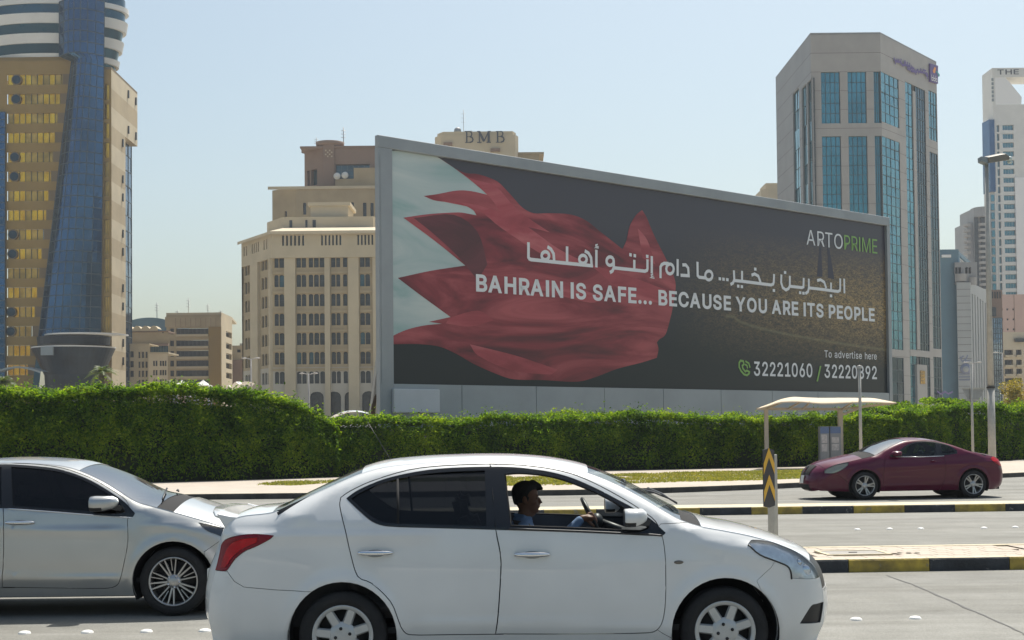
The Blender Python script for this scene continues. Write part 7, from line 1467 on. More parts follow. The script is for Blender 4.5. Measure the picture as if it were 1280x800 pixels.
        for k in range(-1, len(classes)):
            T = F[lab == k]
            if len(T): c.panels.append((k, P, T))
        c.classes = classes; c.O = O
    def emit_side(c, sign, body_mat, skip=(), parents=None):
        """create the panels on one side (sign = local y sign)"""
        made = {}
        for k, P, T in sorted(c.panels, key=lambda q: 0 if q[0] < 0 or not c.classes[q[0]][6] else 1):
            nm, mt, off, gap, th, par = ('body_side', body_mat, 0.0, .0, .03, None) if k < 0 else (c.classes[k][0], c.classes[k][2], c.classes[k][3], c.classes[k][4], c.classes[k][5], c.classes[k][6])
            if nm in skip or mt is None: continue
            used, inv = np.unique(T, return_inverse=True); T2_ = inv.reshape(T.shape); Q = P[used].copy()
            # orientation
            a, b, d = Q[T2_[:, 0]], Q[T2_[:, 1]], Q[T2_[:, 2]]
            ar_ = (b[:, 0]-a[:, 0])*(d[:, 1]-a[:, 1])-(b[:, 1]-a[:, 1])*(d[:, 0]-a[:, 0]); T2_[ar_ < 0] = T2_[ar_ < 0][:, ::-1]
            # boundary edges
            es = {}
            for t in T2_:
                for i in range(3):
                    e = (int(t[i]), int(t[(i+1) % 3])); es[e] = 1
            bd = [e for e in es if (e[1], e[0]) not in es]
            # inset for the gap
            if gap > 0 or k < 0:
                acc = {}
                for (i, j) in bd:
                    t = Q[j]-Q[i]; L = np.linalg.norm(t)
                    if L < 1e-9: continue
                    nn = np.array([-t[1], t[0]])/L
                    for v in (i, j): acc.setdefault(v, []).append(nn)
                g_ = gap if k >= 0 else .0025
                dE = dist_poly(Q, c.E)
                for v, l in acc.items():
                    s = sum(l); L = np.linalg.norm(s)
                    if L > 1e-6 and dE[v] > .004: Q[v] = Q[v]+s/L*g_
            w = c.W(Q[:, 0], Q[:, 1])+off
            w = np.maximum(w, .02)
            V = np.column_stack([Q[:, 0], w*sign, Q[:, 1]])
            # analytic normals
            h = .006; wx = (c.W(Q[:, 0]+h, Q[:, 1])-c.W(Q[:, 0]-h, Q[:, 1]))/(2*h); wz = (c.W(Q[:, 0], Q[:, 1]+h)-c.W(Q[:, 0], Q[:, 1]-h))/(2*h)
            wx = np.clip(wx, -4, 4); wz = np.clip(wz, -4, 4)
            N = np.column_stack([-wx, np.full(len(Q), 1.0)*1, -wz]); N[:, 1] *= sign; N /= np.linalg.norm(N, axis=1)[:, None]
            vs = [tuple(v) for v in V]; fs = [tuple(int(i) for i in (t[::-1] if sign > 0 else t)) for t in T2_]; nf = len(fs)
            nrm = [tuple(v) for v in N]
            if th > 0:
                idx = {}
                dE2 = dist_poly(Q, c.E)
                for (i, j) in bd:
                    if dE2[i] < .0035 and dE2[j] < .0035: continue
                    n0 = len(vs); t = Q[j]-Q[i]; L = max(1e-9, np.linalg.norm(t)); o2 = np.array([t[1], -t[0]])/L
                    for v in (i, j):
                        p = V[v]; vs.append(tuple(p)); vs.append((p[0], p[1]-sign*th, p[2])); nrm += [(o2[0], 0.0, o2[1])]*2
                    f = (n0, n0+2, n0+3, n0+1); fs.append(f if sign > 0 else f[::-1])
            me = bpy.data.meshes.new(nm); me.from_pydata(vs, [], fs); me.materials.append(mt)
            me.polygons.foreach_set('use_smooth', [True]*len(fs)); me.normals_split_custom_set_from_vertices(nrm)
            pa = c.root if not par or par not in made else made[par]
            made[nm] = link(nm, me, pa)
        return made
    def cap(c, knots, segs, body):
        """surfaces across the car between the two edge curves. knots: E index, bulge; segs: (name, i0, i1, material)"""
        E = c.E; n = len(E); bul = np.interp(np.arange(n), [k[0] for k in knots], [k[1] for k in knots])
        t_ = np.gradient(E, axis=0); t_ /= np.linalg.norm(t_, axis=1)[:, None]; N = np.column_stack([-t_[:, 1], t_[:, 0]])   # outward (E runs rear->front over the top)
        for _ in range(3): N = np.vstack([N[:1], (N[:-2]+N[1:-1]*2+N[2:])/4, N[-1:]])
        N /= np.linalg.norm(N, axis=1)[:, None]
        yE = c.W(E[:, 0], E[:, 1]); m_ = 25; ts = np.sin(np.linspace(-1, 1, m_)*PI/2)
        q = np.interp(np.arange(n), [k[0] for k in knots], [(k[2] if len(k) > 2 else 2.2) for k in knots])
        G = np.zeros((n, m_, 3))
        for j, t in enumerate(ts):
            s = 1-np.abs(t)**q; G[:, j, 0] = E[:, 0]+N[:, 0]*bul*s; G[:, j, 2] = E[:, 1]+N[:, 1]*bul*s; G[:, j, 1] = t*yE
        c.G = G; c.N = N; c.yE = yE
        out = {}
        for nm, i0, i1, mt, push in segs:
            V = G[i0:i1+1].copy()
            V[:, :, 0] += N[i0:i1+1, None, 0]*push; V[:, :, 2] += N[i0:i1+1, None, 1]*push
            k = i1-i0+1; vs = V.reshape(-1, 3); fs = [(i*m_+j, i*m_+j+1, (i+1)*m_+j+1, (i+1)*m_+j) for i in range(k-1) for j in range(m_-1)]
            m = MB(); m.add([tuple(v) for v in vs], fs, 0, True)
            # turned-down lips at both ends
            for i, sgn in ((0, -1), (k-1, 1)):
                b0 = [tuple(V[i, j]) for j in range(m_)]; nn = N[i0+i]; b1 = [(v[0]-nn[0]*.02, v[1], v[2]-nn[1]*.02) for v in b0]
                m.add(b0+b1, [(j, j+1, m_+j+1, m_+j) if sgn > 0 else (j, m_+j, m_+j+1, j+1) for j in range(m_-1)], 0, False)
            o = m.build(nm, mt, c.root); out[nm] = o
        return out
    def box_int(c, xr, xf, zfl, belt):
        """floor, inner liner, seats, dash, steering wheel"""
        y = c.half-.10
        m = MB(); m.box((xr, -y, zfl-.05), (xf, y, zfl)); m.build('floor', M_cab, c.root)
    def inner_liner(c, holes, off=.07, mt=None):
        """inner skin of doors and pillars with window openings"""
        O = c.O; V = []; ed = []
        x0, x1 = c.lin[0], c.lin[1]; zt_ = c.lin[2]
        for sign in (-1, 1):
            for k, P, T in c.panels:
                nm = 'b' if k < 0 else c.classes[k][0]
                cen = P[T].mean(axis=1); ok = np.ones(len(T), bool)
                for h in holes: ok &= ~pip(cen, np.array(h))
                ok &= (cen[:, 0] > x0) & (cen[:, 0] < x1) & (cen[:, 1] > zt_)
                T_ = T[ok]
                if not len(T_): continue
                used, inv = np.unique(T_, return_inverse=True); Q = P[used]; w = np.maximum(.05, c.W0(Q[:, 0], Q[:, 1])-off)
                V.append((np.column_stack([Q[:, 0], w*sign, Q[:, 1]]), inv.reshape(T_.shape)))
        m = MB()
        for v, t in V: m.add([tuple(a) for a in v], [tuple(int(i) for i in a) for a in t])
        m.build('inner_lining', mt or M_cab, c.root)
def seat_mesh(name='seat'):
    bm_ = bmesh.new()
    def blk(cx, cy, cz, sx, sy, sz, rx=0):
        r = bmesh.ops.create_cube(bm_, size=1); M = Matrix.Translation((cx, cy, cz)) @ Matrix.Rotation(rx, 4, 'Y') @ Matrix.Diagonal((sx, sy, sz, 1)); bmesh.ops.transform(bm_, matrix=M, verts=r['verts'])
        bmesh.ops.bevel(bm_, geom=list({e for v in r['verts'] for e in v.link_edges}), offset=.05, segments=3, affect='EDGES')
    blk(.05, 0, .10, .52, .50, .18); blk(-.27, 0, .42, .16, .48, .62, -.32); blk(-.385, 0, .80, .10, .26, .19, -.2)
    me = bpy.data.meshes.new(name); bm_.to_mesh(me); bm_.free(); me.materials.append(M_seat)
    for p in me.polygons: p.use_smooth = True
    return me
def wheel(c, x, sgn, y, kind, r, rr, steer=0.0):
    """tyre, rim with real spokes, brake disc behind; outward = local y sign sgn"""
    w = thing('wheel', None, None); w.parent = c.root; w.location = (x, y*sgn, r); w.rotation_euler = (0, random.uniform(0, 6) if kind != 'hub' else .35, 0)
    tw_ = .20; o = sgn
    m = MB(); prof = [(rr-.012, -.16), (rr+.005, -.17), (r-.05, -.185), (r-.018, -.175), (r-.004, -.15), (r, -.11), (r, -.06), (r-.003, -.025), (r-.016, -.006), (r-.05, .004), (rr+.02, .002), (rr+.004, -.008), (rr-.004, -.02)]
    m.lathe([(a, b*o) for a, b in prof], 56, axis='Y')
    for k in range(3): pass
    m.build('tyre', M_rub, w)
    m = MB(); m.lathe([(a, b*o) for a, b in ((rr+.004, -.012), (rr+.002, -.003), (rr-.010, -.004), (rr-.016, -.03), (rr-.03, -.10), (rr-.05, -.16))], 48, axis='Y')
    mt = M_hubc if kind == 'hub' else M_alloy
    def spoke(ang, r0, r1, w0, w1, d0=-.022, d1=-.010, th=.02, mid=None):
        ca, sa = math.cos(ang), math.sin(ang); vs = []
        n = 5
        for i in range(n+1):
            f = i/n; rad = r0+(r1-r0)*f; ww = (w0+(w1-w0)*(f**1.4 if mid is None else f))/2; d = d0+(d1-d0)*f
            for a, e in ((-1, -th), (-.72, 0), (.72, 0), (1, -th)):
                X_, Y_, Z_ = rad, (d+e)*o, a*ww; vs.append((X_*ca-Z_*sa, Y_, X_*sa+Z_*ca))
        m.add(vs, [(i*4+j, i*4+4+j, i*4+5+j, i*4+j+1) for i in range(n) for j in range(3)], 0, False)
    if kind == 'hub':
        for k in range(7): spoke(2*PI*k/7+PI/2, .05, rr-.012, .070, .064, -.012, -.006, .018, mid=1)
        m.lathe([(.001, -.006*o), (.05, -.008*o), (.085, -.010*o), (.095, -.02*o)], 40, axis='Y'); m.lathe([(rr-.028, -.02*o), (rr-.024, -.006*o), (rr-.006, -.004*o)], 48, axis='Y')
    elif kind == 'ten':
        for k in range(5):
            a = 2*PI*k/5+PI/2
            for s in (-.13, .13): spoke(a+s, .045, rr-.008, .022, .016, -.024, -.010, .022)
            spoke(a+PI/5-.0, .045, rr-.008, .016, .012, -.03, -.014, .022)
            spoke(a+PI/5+.22, .10, rr-.008, .010, .010, -.03, -.014, .02)
        m.lathe([(.001, -.012*o), (.03, -.014*o), (.06, -.022*o), (.07, -.04*o)], 32, axis='Y')
    else:
        for k in range(5):
            a = 2*PI*k/5+PI/2
            for s in (-.155, .155): spoke(a+s, .05, rr-.006, .038, .040, -.028, -.008, .025)
        m.lathe([(.001, -.014*o), (.035, -.016*o), (.07, -.026*o), (.08, -.05*o)], 32, axis='Y')
    m.build('rim', mt, w)
    m = MB(); m.lathe([(.001, -.075*o), (rr-.035, -.075*o), (rr-.035, -.10*o), (.001, -.10*o)], 36, axis='Y'); m.build('brake_disc', M_rimd, w)
    m = MB(); m.lathe([(.001, -.10*o), (rr-.02, -.10*o), (rr-.02, -.13*o)], 36, axis='Y'); m.build('brake_shield', M_und, w)
    m = MB(); 
    for k in range(5 if kind != 'hub' else 4):
        a = 2*PI*k/(5 if kind != 'hub' else 4)+.6; rd = .055 if kind != 'hub' else .05
        m.lathe([(.012, -.012*o), (.011, .000), (.001, .001*o)] if kind == 'hub' else [(.010, -.03*o), (.010, -.012*o), (.001, -.011*o)], 8, axis='Y', c=(rd*math.cos(a), 0, rd*math.sin(a)))
    nb = m.build('wheel_nut', M_rimd if kind == 'hub' else M_chrome, w); nb['kind'] = 'stuff'
    return w
def liner(c, x, sgn):
    m = MB(); n = 24; R = c.arch+.004; vs = []
    for i in range(n+1):
        a = -.45+(PI+.9)*i/n
        for yy in (c.half-.012, .42): vs.append((x+R*math.cos(a), yy*sgn, c.r+R*math.sin(a)))
    m.add(vs, [(2*i, 2*i+1, 2*i+3, 2*i+2) for i in range(n)], 0, True)
    m.add([(x+R*math.cos(2*PI*i/n), .42*sgn, c.r+R*math.sin(2*PI*i/n)) for i in range(n)], [tuple(range(n))])
    return m.build('wheel_well', M_und, c.root)
def ellip(m, c_, r, mtI=0, nu=16, nv=10, zmin=-1):
    vs = []; fs = []
    for j in range(nv+1):
        b = -PI/2+PI*j/nv
        for i in range(nu):
            a = 2*PI*i/nu; vs.append((c_[0]+r[0]*math.cos(b)*math.cos(a), c_[1]+r[1]*math.cos(b)*math.sin(a), c_[2]+r[2]*max(zmin, math.sin(b))))
    for j in range(nv):
        for i in range(nu): fs.append((j*nu+i, j*nu+(i+1) % nu, (j+1)*nu+(i+1) % nu, (j+1)*nu+i))
    m.add(vs, fs, mtI, True)
def mirror_part(c, x, z, sgn, wdt=.13, hgt=.13, base=(.06, -.02), body=None, ry=.10):
    """door mirror: painted shell, dark lower half, stalk; standing off the door"""
    y = float(c.W0(x, z))+.10
    m = MB(); vs = []; fs = []
    n = 14
    for i, (dx, s) in enumerate(((-.070, .80), (-.065, .97), (-.04, 1.0), (0, .97), (.045, .82), (.07, .5), (.078, .12))):
        for k in range(n):
            a = 2*PI*k/n; cy, sz_ = math.cos(a), math.sin(a); f = (abs(cy)**3.2+abs(sz_)**3.2)**(-1/3.2)
            vs.append((x+dx*wdt/.14, sgn*(y+cy*f*ry*s), z+sz_*f*hgt/2*s+(.01 if dx > 0 else 0)))
    for i in range(6):
        for k in range(n): fs.append((i*n+k, i*n+(k+1) % n, (i+1)*n+(k+1) % n, (i+1)*n+k))
    m.add(vs, fs, 0, True); m.add(vs, [tuple(range(n))], 1); m.add(vs, [tuple(range(6*n, 7*n))], 0)
    lo = [j for j, f_ in enumerate(m.f) if len(f_) == 4 and all(vs[q][2] < z-.18*hgt for q in f_ if q < len(vs))]
    for j in lo: m.m[j] = 1
    o = m.build('door_mirror', [body, M_blk], c.root)
    m2 = MB(); m2.bar((x+.03, sgn*(y-.03), z-.03), (x+base[0]+.03, sgn*(y-.13), z+base[1]-.03), .05, .045, 0); m2.build('mirror_stalk', M_blk, o)
    return o
def handle(c, x0, x1, z, sgn, mt=M_chrome):
    m = MB(); n = 10; y = [float(c.W(np.array([x0+(x1-x0)*i/n]), np.array([z]))[0]) for i in range(n+1)]
    vs = []
    for i in range(n+1):
        f = i/n; x = x0+(x1-x0)*f; lift = .008+.030*math.sin(PI*f)**.5; h = .013+.006*math.sin(PI*f)
        for k in range(6):
            a = 2*PI*k/6; vs.append((x, sgn*(y[i]+lift+.008*math.cos(a)), z+h*math.sin(a)))
    m.add(vs, [(i*6+k, i*6+(k+1) % 6, i*6+6+(k+1) % 6, i*6+6+k) for i in range(n) for k in range(6)], 0, True)
    m.add(vs, [tuple(range(6)), tuple(range(n*6+5, n*6-1, -1))])
    o = m.build('door_handle', mt, c.root)
    m = MB(); n = 14; cx = (x0+x1)/2; m.add([(cx+(x1-x0)*.28*math.cos(2*PI*i/n), sgn*(float(c.W(np.array([cx]), np.array([z]))[0])+.0025), z-.003+.026*math.sin(2*PI*i/n)) for i in range(n)], [tuple(range(n)) if sgn < 0 else tuple(range(n-1, -1, -1))]); m.build('handle_recess_shade', M_shadow, o)  # flat disc on the door skin; the grip hollow's shade is its grey colour
    return o
M_shadow = mat('recess_shade_grey', (.30, .31, .32), .5)
def underbody(c, x0, x1, z0, z1):
    m = MB(); y = c.half-.13; m.box((x0, -y+.14, z0), (x1, y-.14, z1)); m.box((-c.wb/2+c.arch+.02, -y, z0-.005), (c.wb/2-c.arch-.02, y, z1+.003)); m.build('underbody', M_und, c.root)
    m = MB(); 
    for s in (-1, 1): m.tube([(x0+.1, .3*s, z0+.02), (-c.wb/2, .5*s, z0-.03)], .025, 6)
    m.build('exhaust_pipe', M_metal, c.root)
def steering(c, x, y, z, tilt=.42, r=.185):
    n = 28; m = MB(); pts = []; R = Matrix.Rotation(-tilt, 3, 'Y')
    for i in range(n+1):
        a = 2*PI*i/n; p = R @ Vector((0, r*math.cos(a), r*math.sin(a))); pts.append((x+p.x, y+p.y, z+p.z))
    m.tube(pts, .015, 8, caps=False)
    for a in (PI*.0, PI, PI*1.5):
        p = R @ Vector((0, r*math.cos(a), r*math.sin(a))); m.tube([(x+.03, y, z), (x+p.x, y+p.y, z+p.z)], .014, 6)
    ellip(m, (x+.03, y, z), (.05, .07, .06)); m.tube([(x+.03, y, z), (x+.35, y, z-.12)], .03, 8)
    return m.build('steering_wheel', M_blk, c.root)
def subdiv_poly(pts, k=5, corner=50): return [tuple(p) for p in catmull(pts, k, True, corner)]
def curve_open(pts, k=5): return [tuple(p) for p in catmull(pts, k, False, 60)]
def plate_on(c, x, z, w_, h_, txt, front=1):
    pass
M_ggreen = glass('green_tint_glass', (.50, .56, .55), .05)
def tz(c, pts, lat=None, k=0, it=3):
    q = c.tr(pts, it, lat); return subdiv_poly(q, k) if k else q
def scale_poly(P, d):
    P = np.array(P); out = []
    n = len(P); A_ = 0.5*sum(P[i][0]*P[(i+1) % n][1]-P[(i+1) % n][0]*P[i][1] for i in range(n)); s = 1 if A_ > 0 else -1
    for i in range(n):
        t = P[(i+1) % n]-P[i-1]; t = t/max(1e-9, np.linalg.norm(t)); out.append(tuple(P[i]+s*d*np.array([-t[1], t[0]])))
    return out
def deep(c, names, mt, off, sides):
    for k, P, T in c.panels:
        if k < 0 or c.classes[k][0] not in names: continue
        nm = c.classes[k][0]; used, inv = np.unique(T, return_inverse=True); Q = P[used]; w = np.maximum(.02, c.W(Q[:, 0], Q[:, 1])+off)
        for s in sides:
            if (nm, s) not in c.made: continue
            m = MB(); m.add([(a[0], b*s, a[1]) for a, b in zip(Q, w)], [tuple(int(v) for v in t) for t in inv.reshape(T.shape)], 0, True); m.build('reflector', mt, c.made[(nm, s)])
def finish_car(c, Epx, knots, segs, classes, body, arch, zbot, kind, rr, round_=.06, skip_far=()):
    c.arch = arch; c.round = round_
    E0 = c.tr(Epx); c.Ek = E0
    E = curve_open(E0, 5); c.E = np.array(E)
    c.shell(E, zbot, classes)
    c.made = {}
    for s in (c.sn, -c.sn):
        mk = c.emit_side(s, body, skip=skip_far if s == -c.sn else ())
        for a, o in mk.items(): c.made[(a, s)] = o
    c.caps = c.cap([(k*5, *v) for k, v in knots], [(n, a*5, b*5, m_, p) for n, a, b, m_, p in segs], body)
    c.wheels = []
    for x in (-c.wb/2, c.wb/2):
        for s in (-1, 1):
            c.wheels.append(wheel(c, x, s, c.half-.015 if kind != 'x' else 0, kind, c.r, rr)); liner(c, x, s)

# ------------------------------------------------------------------ white saloon
W1 = Car('white saloon car with open front window, its bearded-free driver at the wheel', None, 1, ((428, 794.6), (907, 789.0)), (9.80, 9.83), 2.60, .8475, .30)
W1.root.name = 'saloon_car'; setp(W1.root, 'white saloon car in the foreground with a rear lip spoiler and open driver side windows', 'car')
c = W1
c.pf = (.95, 2.15, .21, 2.6); c.pr = (-1.0, -2.35, .15, 2.4)
c.belt = [(-2.6, 1.3), (-1.95, 1.18), (-1.45, 1.075), (-.9, 1.055), (.4, 1.0), (.9, .965), (1.25, 1.02), (1.6, 1.3)]
c.roundx = ([-9, -1.75, -1.35, .95, 1.3, 9], [.17, .17, .06, .06, .15, .15])
c.crease = [((-2.25, .985), (-.6, .985), .013, .018), ((.4, .80), (2.0, .80), .006, .03), ((-1.0, .40), (1.1, .34), .010, .03), ((1.0, .90), (1.9, .86), .012, .022)]
Epx = [(262, 795), (258, 772), (259, 746), (264, 722), (270, 700), (274, 680), (277, 663), (284, 652), (302, 645.5), (338, 641), (365, 629.5), (395, 616), (425, 602.5), (452, 591.5), (480, 584), (515, 580), (555, 577.5), (612, 576), (660, 577.5), (700, 582), (735, 591), (770, 605), (803, 622), (830, 638), (852, 650), (878, 658.5), (910, 664.5), (940, 670.5), (970, 679), (998, 690.5), (1015, 702), (1026, 718), (1031, 738), (1033, 760), (1032, 780), (1026, 795)]
P = lambda l, k=4: subdiv_poly(c.tr(l), k)
frame = [(433.5, 623), (449, 612.5), (480, 599.5), (519, 590.5), (555, 586), (600, 584.2), (640, 584.6), (665, 587), (690, 591), (716, 598.5), (745, 611), (770, 624), (795, 637.5), (815, 651), (832, 666), (827, 669.5), (730, 665.3), (606, 661.3), (549, 659.7), (486, 657.6), (466, 652), (449, 638)]
rw = [(438.5, 623.5), (451, 615.5), (480, 603), (519, 594.3), (555, 590.2), (606, 588), (608, 657.5), (549, 656), (487, 654), (469, 648.5), (452, 636)]
fw = [(630.5, 592.5), (645, 591.2), (661, 591.7), (685, 594.5), (711, 601.5), (742, 614), (762, 624), (783, 636), (797, 645.5), (812, 660), (800, 664.5), (730, 661.5), (638.5, 658.2), (633.5, 621)]
fdoor = [(612.5, 580.2), (640, 580.8), (661, 582.3), (691, 586.4), (721, 594.3), (752, 608.3), (783, 625.5), (803, 638.5), (819, 651), (827.5, 668.7), (831.5, 692), (832.5, 740), (830, 770), (824, 785), (812, 791), (730, 792.6), (619.4, 792.6), (622.5, 770), (626, 716), (625.4, 692), (619.5, 660.5), (613.5, 600)]
rdoor = [(426, 621.5), (438, 613.5), (465, 601), (510, 587.5), (555, 582), (612, 579.9), (622, 580), (630, 660), (640, 720), (630, 792.8), (560, 793.5), (512, 793.5), (503, 787), (498, 776), (488, 752), (465, 729.5), (447, 720.5), (438, 692), (432, 665), (424.5, 632)]
hl = [(936, 680.5), (943, 675.5), (975, 680.2), (1000, 692.2), (1016, 705), (1030.5, 720.5), (1022.5, 724), (989, 722.8), (987.3, 713), (984, 706.5), (970, 700.5), (950, 692.5)]
tl = [(342, 669.5), (337, 674), (321, 682.5), (306, 689), (294, 698.5), (285.5, 710), (280.5, 714), (266, 713.8), (270.0, 695), (276, 678.5), (292, 671), (315, 667.8)]
tli = [(322, 671.5), (300, 674.5), (286, 682), (278, 697), (274.5, 710), (281.5, 709), (290, 697), (304, 685.5), (321, 678)]
fog = [(1000, 779.5), (1014, 758), (1022, 755.5), (1032.5, 754), (1027.5, 779)]
fb = [(946, 726), (964, 709.5), (970, 700), (984, 700), (1010, 697), (1060, 730), (1060, 830), (960, 830), (972, 789)]
rb = [(240, 714.5), (283.5, 714.5), (293, 727), (305, 734), (345, 737.5), (395, 740), (372, 760), (360, 789), (358, 830), (240, 830)]
fen = [(826, 655), (815, 668), (815, 692), (815, 740), (815, 770), (820, 786), (829, 792), (845, 800), (900, 740), (975, 745), (1000, 700), (1040, 690), (940, 650)]
lamp_in = [(983, 692), (1003, 697), (1018, 711), (1024, 719.5), (1000, 721), (991, 717), (986, 706)]
FW, RW, FR = P(fw), P(rw), P(frame)
classes = [('headlight', P(hl), M_lens, .004, .0015, .012, None), ('tail_lamp_inner', P(tli), M_red, .012, .0, .012, None), ('tail_lamp', P(tl), M_redd, .006, .0012, .012, None), ('fog_grille', P(fog), M_blk, -.018, .001, .0, None),
           ('front_window', FW, None, 0, 0, 0, 'window_frame'), ('rear_window', RW, M_gtint, -.012, .0, .0, 'window_frame'),
           ('window_frame', FR, M_blkg, .002, .0, .012, None),
           ('front_door', P(fdoor, 3), M_pw, 0, .004, .03, None), ('rear_door', P(rdoor, 3), M_pw, 0, .004, .03, None),
           ('front_bumper', P(fb, 1), M_pw, 0, .0016, .03, None), ('rear_bumper', P(rb, 1), M_pw, 0, .0016, .03, None), ('front_wing', P(fen, 1), M_pw, 0, .0012, .03, None)]
knots = [(0, (.04,)), (1, (.09, 3.0)), (3, (.11, 3.0)), (5, (.08, 3)), (6, (.05, 2.6)), (7, (.035, 2.4)), (9, (.035, 2.3)), (12, (.045, 2.2)), (14, (.045, 2.2)), (19, (.045, 2.2)), (22, (.065, 2.3)), (24, (.075, 2.3)), (26, (.045, 2.6)), (29, (.06, 2.6)), (31, (.10, 2.8)), (33, (.11, 3.0)), (35, (.05, 3))]
segs = [('rear_bumper_face', 0, 4, M_pw, 0), ('boot_lid', 4, 9, M_pw, 0), ('rear_windscreen', 9, 13, M_gwind, -.004), ('roof', 13, 20, M_pw, 0), ('windscreen', 20, 24, M_gclear, -.004), ('cowl', 24, 25, M_und, -.012), ('bonnet', 25, 30, M_pw, 0), ('grille', 30, 32, M_blk, -.006), ('front_bumper_face', 32, 35, M_pw, 0)]
finish_car(c, Epx, knots, segs, classes, M_pw, .365, .165, 'hub', .205)
deep(c, ('headlight',), M_refl, -.035, (-1, 1))
m = MB()
# inner lamp bowl
for s in (-1, 1):
    for (px, py, r_) in ((1008, 713, .055), (1000, 703, .035)):
        x, z = c.T(px, py, .66); y = float(c.W(np.array([x]), np.array([z]))[0])
        m.lathe([(.001, -.03*1), (r_*.6, -.02), (r_, .004), (r_*1.06, .004)], 18, axis='Y', c=(x, 0, z)) if False else None
        ellip(m, (x-.015, s*(y-.040), z), (r_*.8, .022, r_*.8))
m.build('lamp_bulb', M_chrome, c.root)
# black bezel edge under the headlight
for s in (-1, 1):
    pts = c.tr([(936, 681), (950, 693.5), (970, 701.5), (984, 707.5), (988.5, 715), (989.5, 724)]); q = curve_open(pts, 3); m = MB()
    m.tube([(x, s*(float(c.W(np.array([x]), np.array([z]))[0])+.002), z) for x, z in q], .006, 6); m.build('lamp_bezel', M_blk, c.root)
# darker inner part of tail lamp
c.lin = (-1.75, 1.12, .62)
inner_h = [FW, RW]
c.inner_liner(inner_h, .055)
m = MB(); Y_ = c.half-.12; m.box((-1.3, -Y_, .30), (1.35, Y_, .34)); m.build('cabin_floor', M_cab, c.root)
m = MB(); m.box((-1.75, -.62, .34), (-1.28, .62, .98)); m.add([(-1.28, -.6, .95), (-1.28, .6, .95), (-2.0, .6, 1.02), (-2.0, -.6, 1.02)], [(0, 1, 2, 3)]); m.build('parcel_shelf', M_cab, c.root)
# dashboard
m = MB(); dv = []
for (x, z) in ((.78, .34), (.72, .62), (.66, .80), (.70, .90), (.86, .945), (1.12, .93), (1.30, .86)):
    for j in range(9): yy = -.66+1.32*j/8; dv.append((x+.02*math.cos(yy*4), yy, z+(.035*math.exp(-((yy-.36)/.16)**2) if z > .85 else 0)))
m.add(dv, [(i*9+j, i*9+j+1, i*9+10+j, i*9+9+j) for i in range(6) for j in range(8)], 0, True); m.build('dashboard', M_cab, c.root)
sm = seat_mesh()
for (x, y) in ((-.12, -.36), (-.12, .36)): link('seat', sm, c.root, (x, y, .40), None, (1, 1, .93))
for (x, y) in ((-1.02, -.36), (-1.02, .36)): link('rear_seat', sm, c.root, (x, y, .38), None, (1, 1.3, .90))
SW = c.T(741, 646, -.36); steering(c, SW[0], .36, SW[1]-.03, .45)
# steering handles: near side is the passenger side
for s in (-1, 1):
    for a, b in (((447.5, 691.3), (491, 691.3)), ((643, 693.2), (687, 693.4))):
        x0_, z0_ = c.T(*a, .83); x1_, _ = c.T(*b, .83); handle(c, x0_, x1_, z0_, s)
for s in (c.sn, -c.sn):
    x, z = c.T(795, 648, .93); mirror_part(c, x, z, s, .15, .125, (.10, -.02), M_pw)
    x, z = c.T(848, 702.5, .83); m = MB(); y = float(c.W(np.array([x]), np.array([z]))[0]); ellip(m, (x, s*y, z), (.033, .008, .013)); m.build('side_marker', M_amb, c.root)
    # belt trim and drip line
    pts = c.tr([(636, 660.8), (730, 664.2), (815, 668.3), (828, 669.5)]); m = MB(); m.tube([(x, s*(float(c.W(np.array([x]), np.array([z]))[0])+.004), z) for x, z in curve_open(pts, 4)], .007, 6); m.build('belt_trim', M_blk, c.root)
    # B pillar seam
    pts = c.tr([(613.5, 582), (616, 620), (619.3, 659)]); m = MB(); m.tube([(x, s*(float(c.W(np.array([x]), np.array([z]))[0])+.003), z) for x, z in pts], .003, 4); m.build('pillar_seam', M_und, c.root)
    # quarter light divider in the rear window
    pts = c.tr([(497, 599), (497.5, 655)]); m = MB(); m.tube([(x, s*(float(c.W(np.array([x]), np.array([z]))[0])-.004), z) for x, z in pts], .009, 6); m.build('window_divider', M_und, c.root)
    # open front window: channel round the opening
    pts = [(x, z) for x, z in scale_poly(FW, .003)]; m = MB(); m.tube([(x, s*(float(c.W0(x, z))-.02), z) for x, z in pts+pts[:1]], .008, 5, caps=False); m.build('window_channel', M_und, c.root)
underbody(c, -2.05, 1.95, .17, .33)
# rear lip spoiler
m = MB(); sp_x, sp_z = c.T(274, 644, .55); ev = []
for j in range(17):
    t = -1+2*j/16; y = t*.60; x = sp_x-.085*(1-abs(t)**2.4)+.03; k = 1-abs(t)**6*.8
    base = sp_z-.045
    ev += [(x+.16, y, base+.035), (x+.05, y, base+.035+.035*k), (x-.04, y, base+.035+.052*k), (x-.05, y, base+.03+.035*k), (x+.03, y, base+.005)]
m.add(ev, [(j*5+i, j*5+i+1, j*5+6+i, j*5+5+i) for j in range(16) for i in range(4)], 0, True); m.add(ev, [(4, 3, 2, 1, 0), tuple(16*5+i for i in range(5))]); m.build('lip_spoiler', M_pw, c.root)
for s in (-1, 1):
    q_ = [c.T(271.5, 641.5, .64), c.T(290, 645.5, .64), c.T(312, 647.5, .64), c.T(292, 654, .64), c.T(283, 662, .64), c.T(276, 650, .64)]; n = 6; m = MB()
    m.add([(x, s*.665, z) for x, z in q_]+[(x, s*.56, z+.01) for x, z in q_], [tuple(range(n)), tuple(range(2*n-1, n-1, -1))]+[(i, n+i, n+(i+1) % n, (i+1) % n) for i in range(n)]); bevel(m.build('spoiler_end', M_pw, c.root), .008)
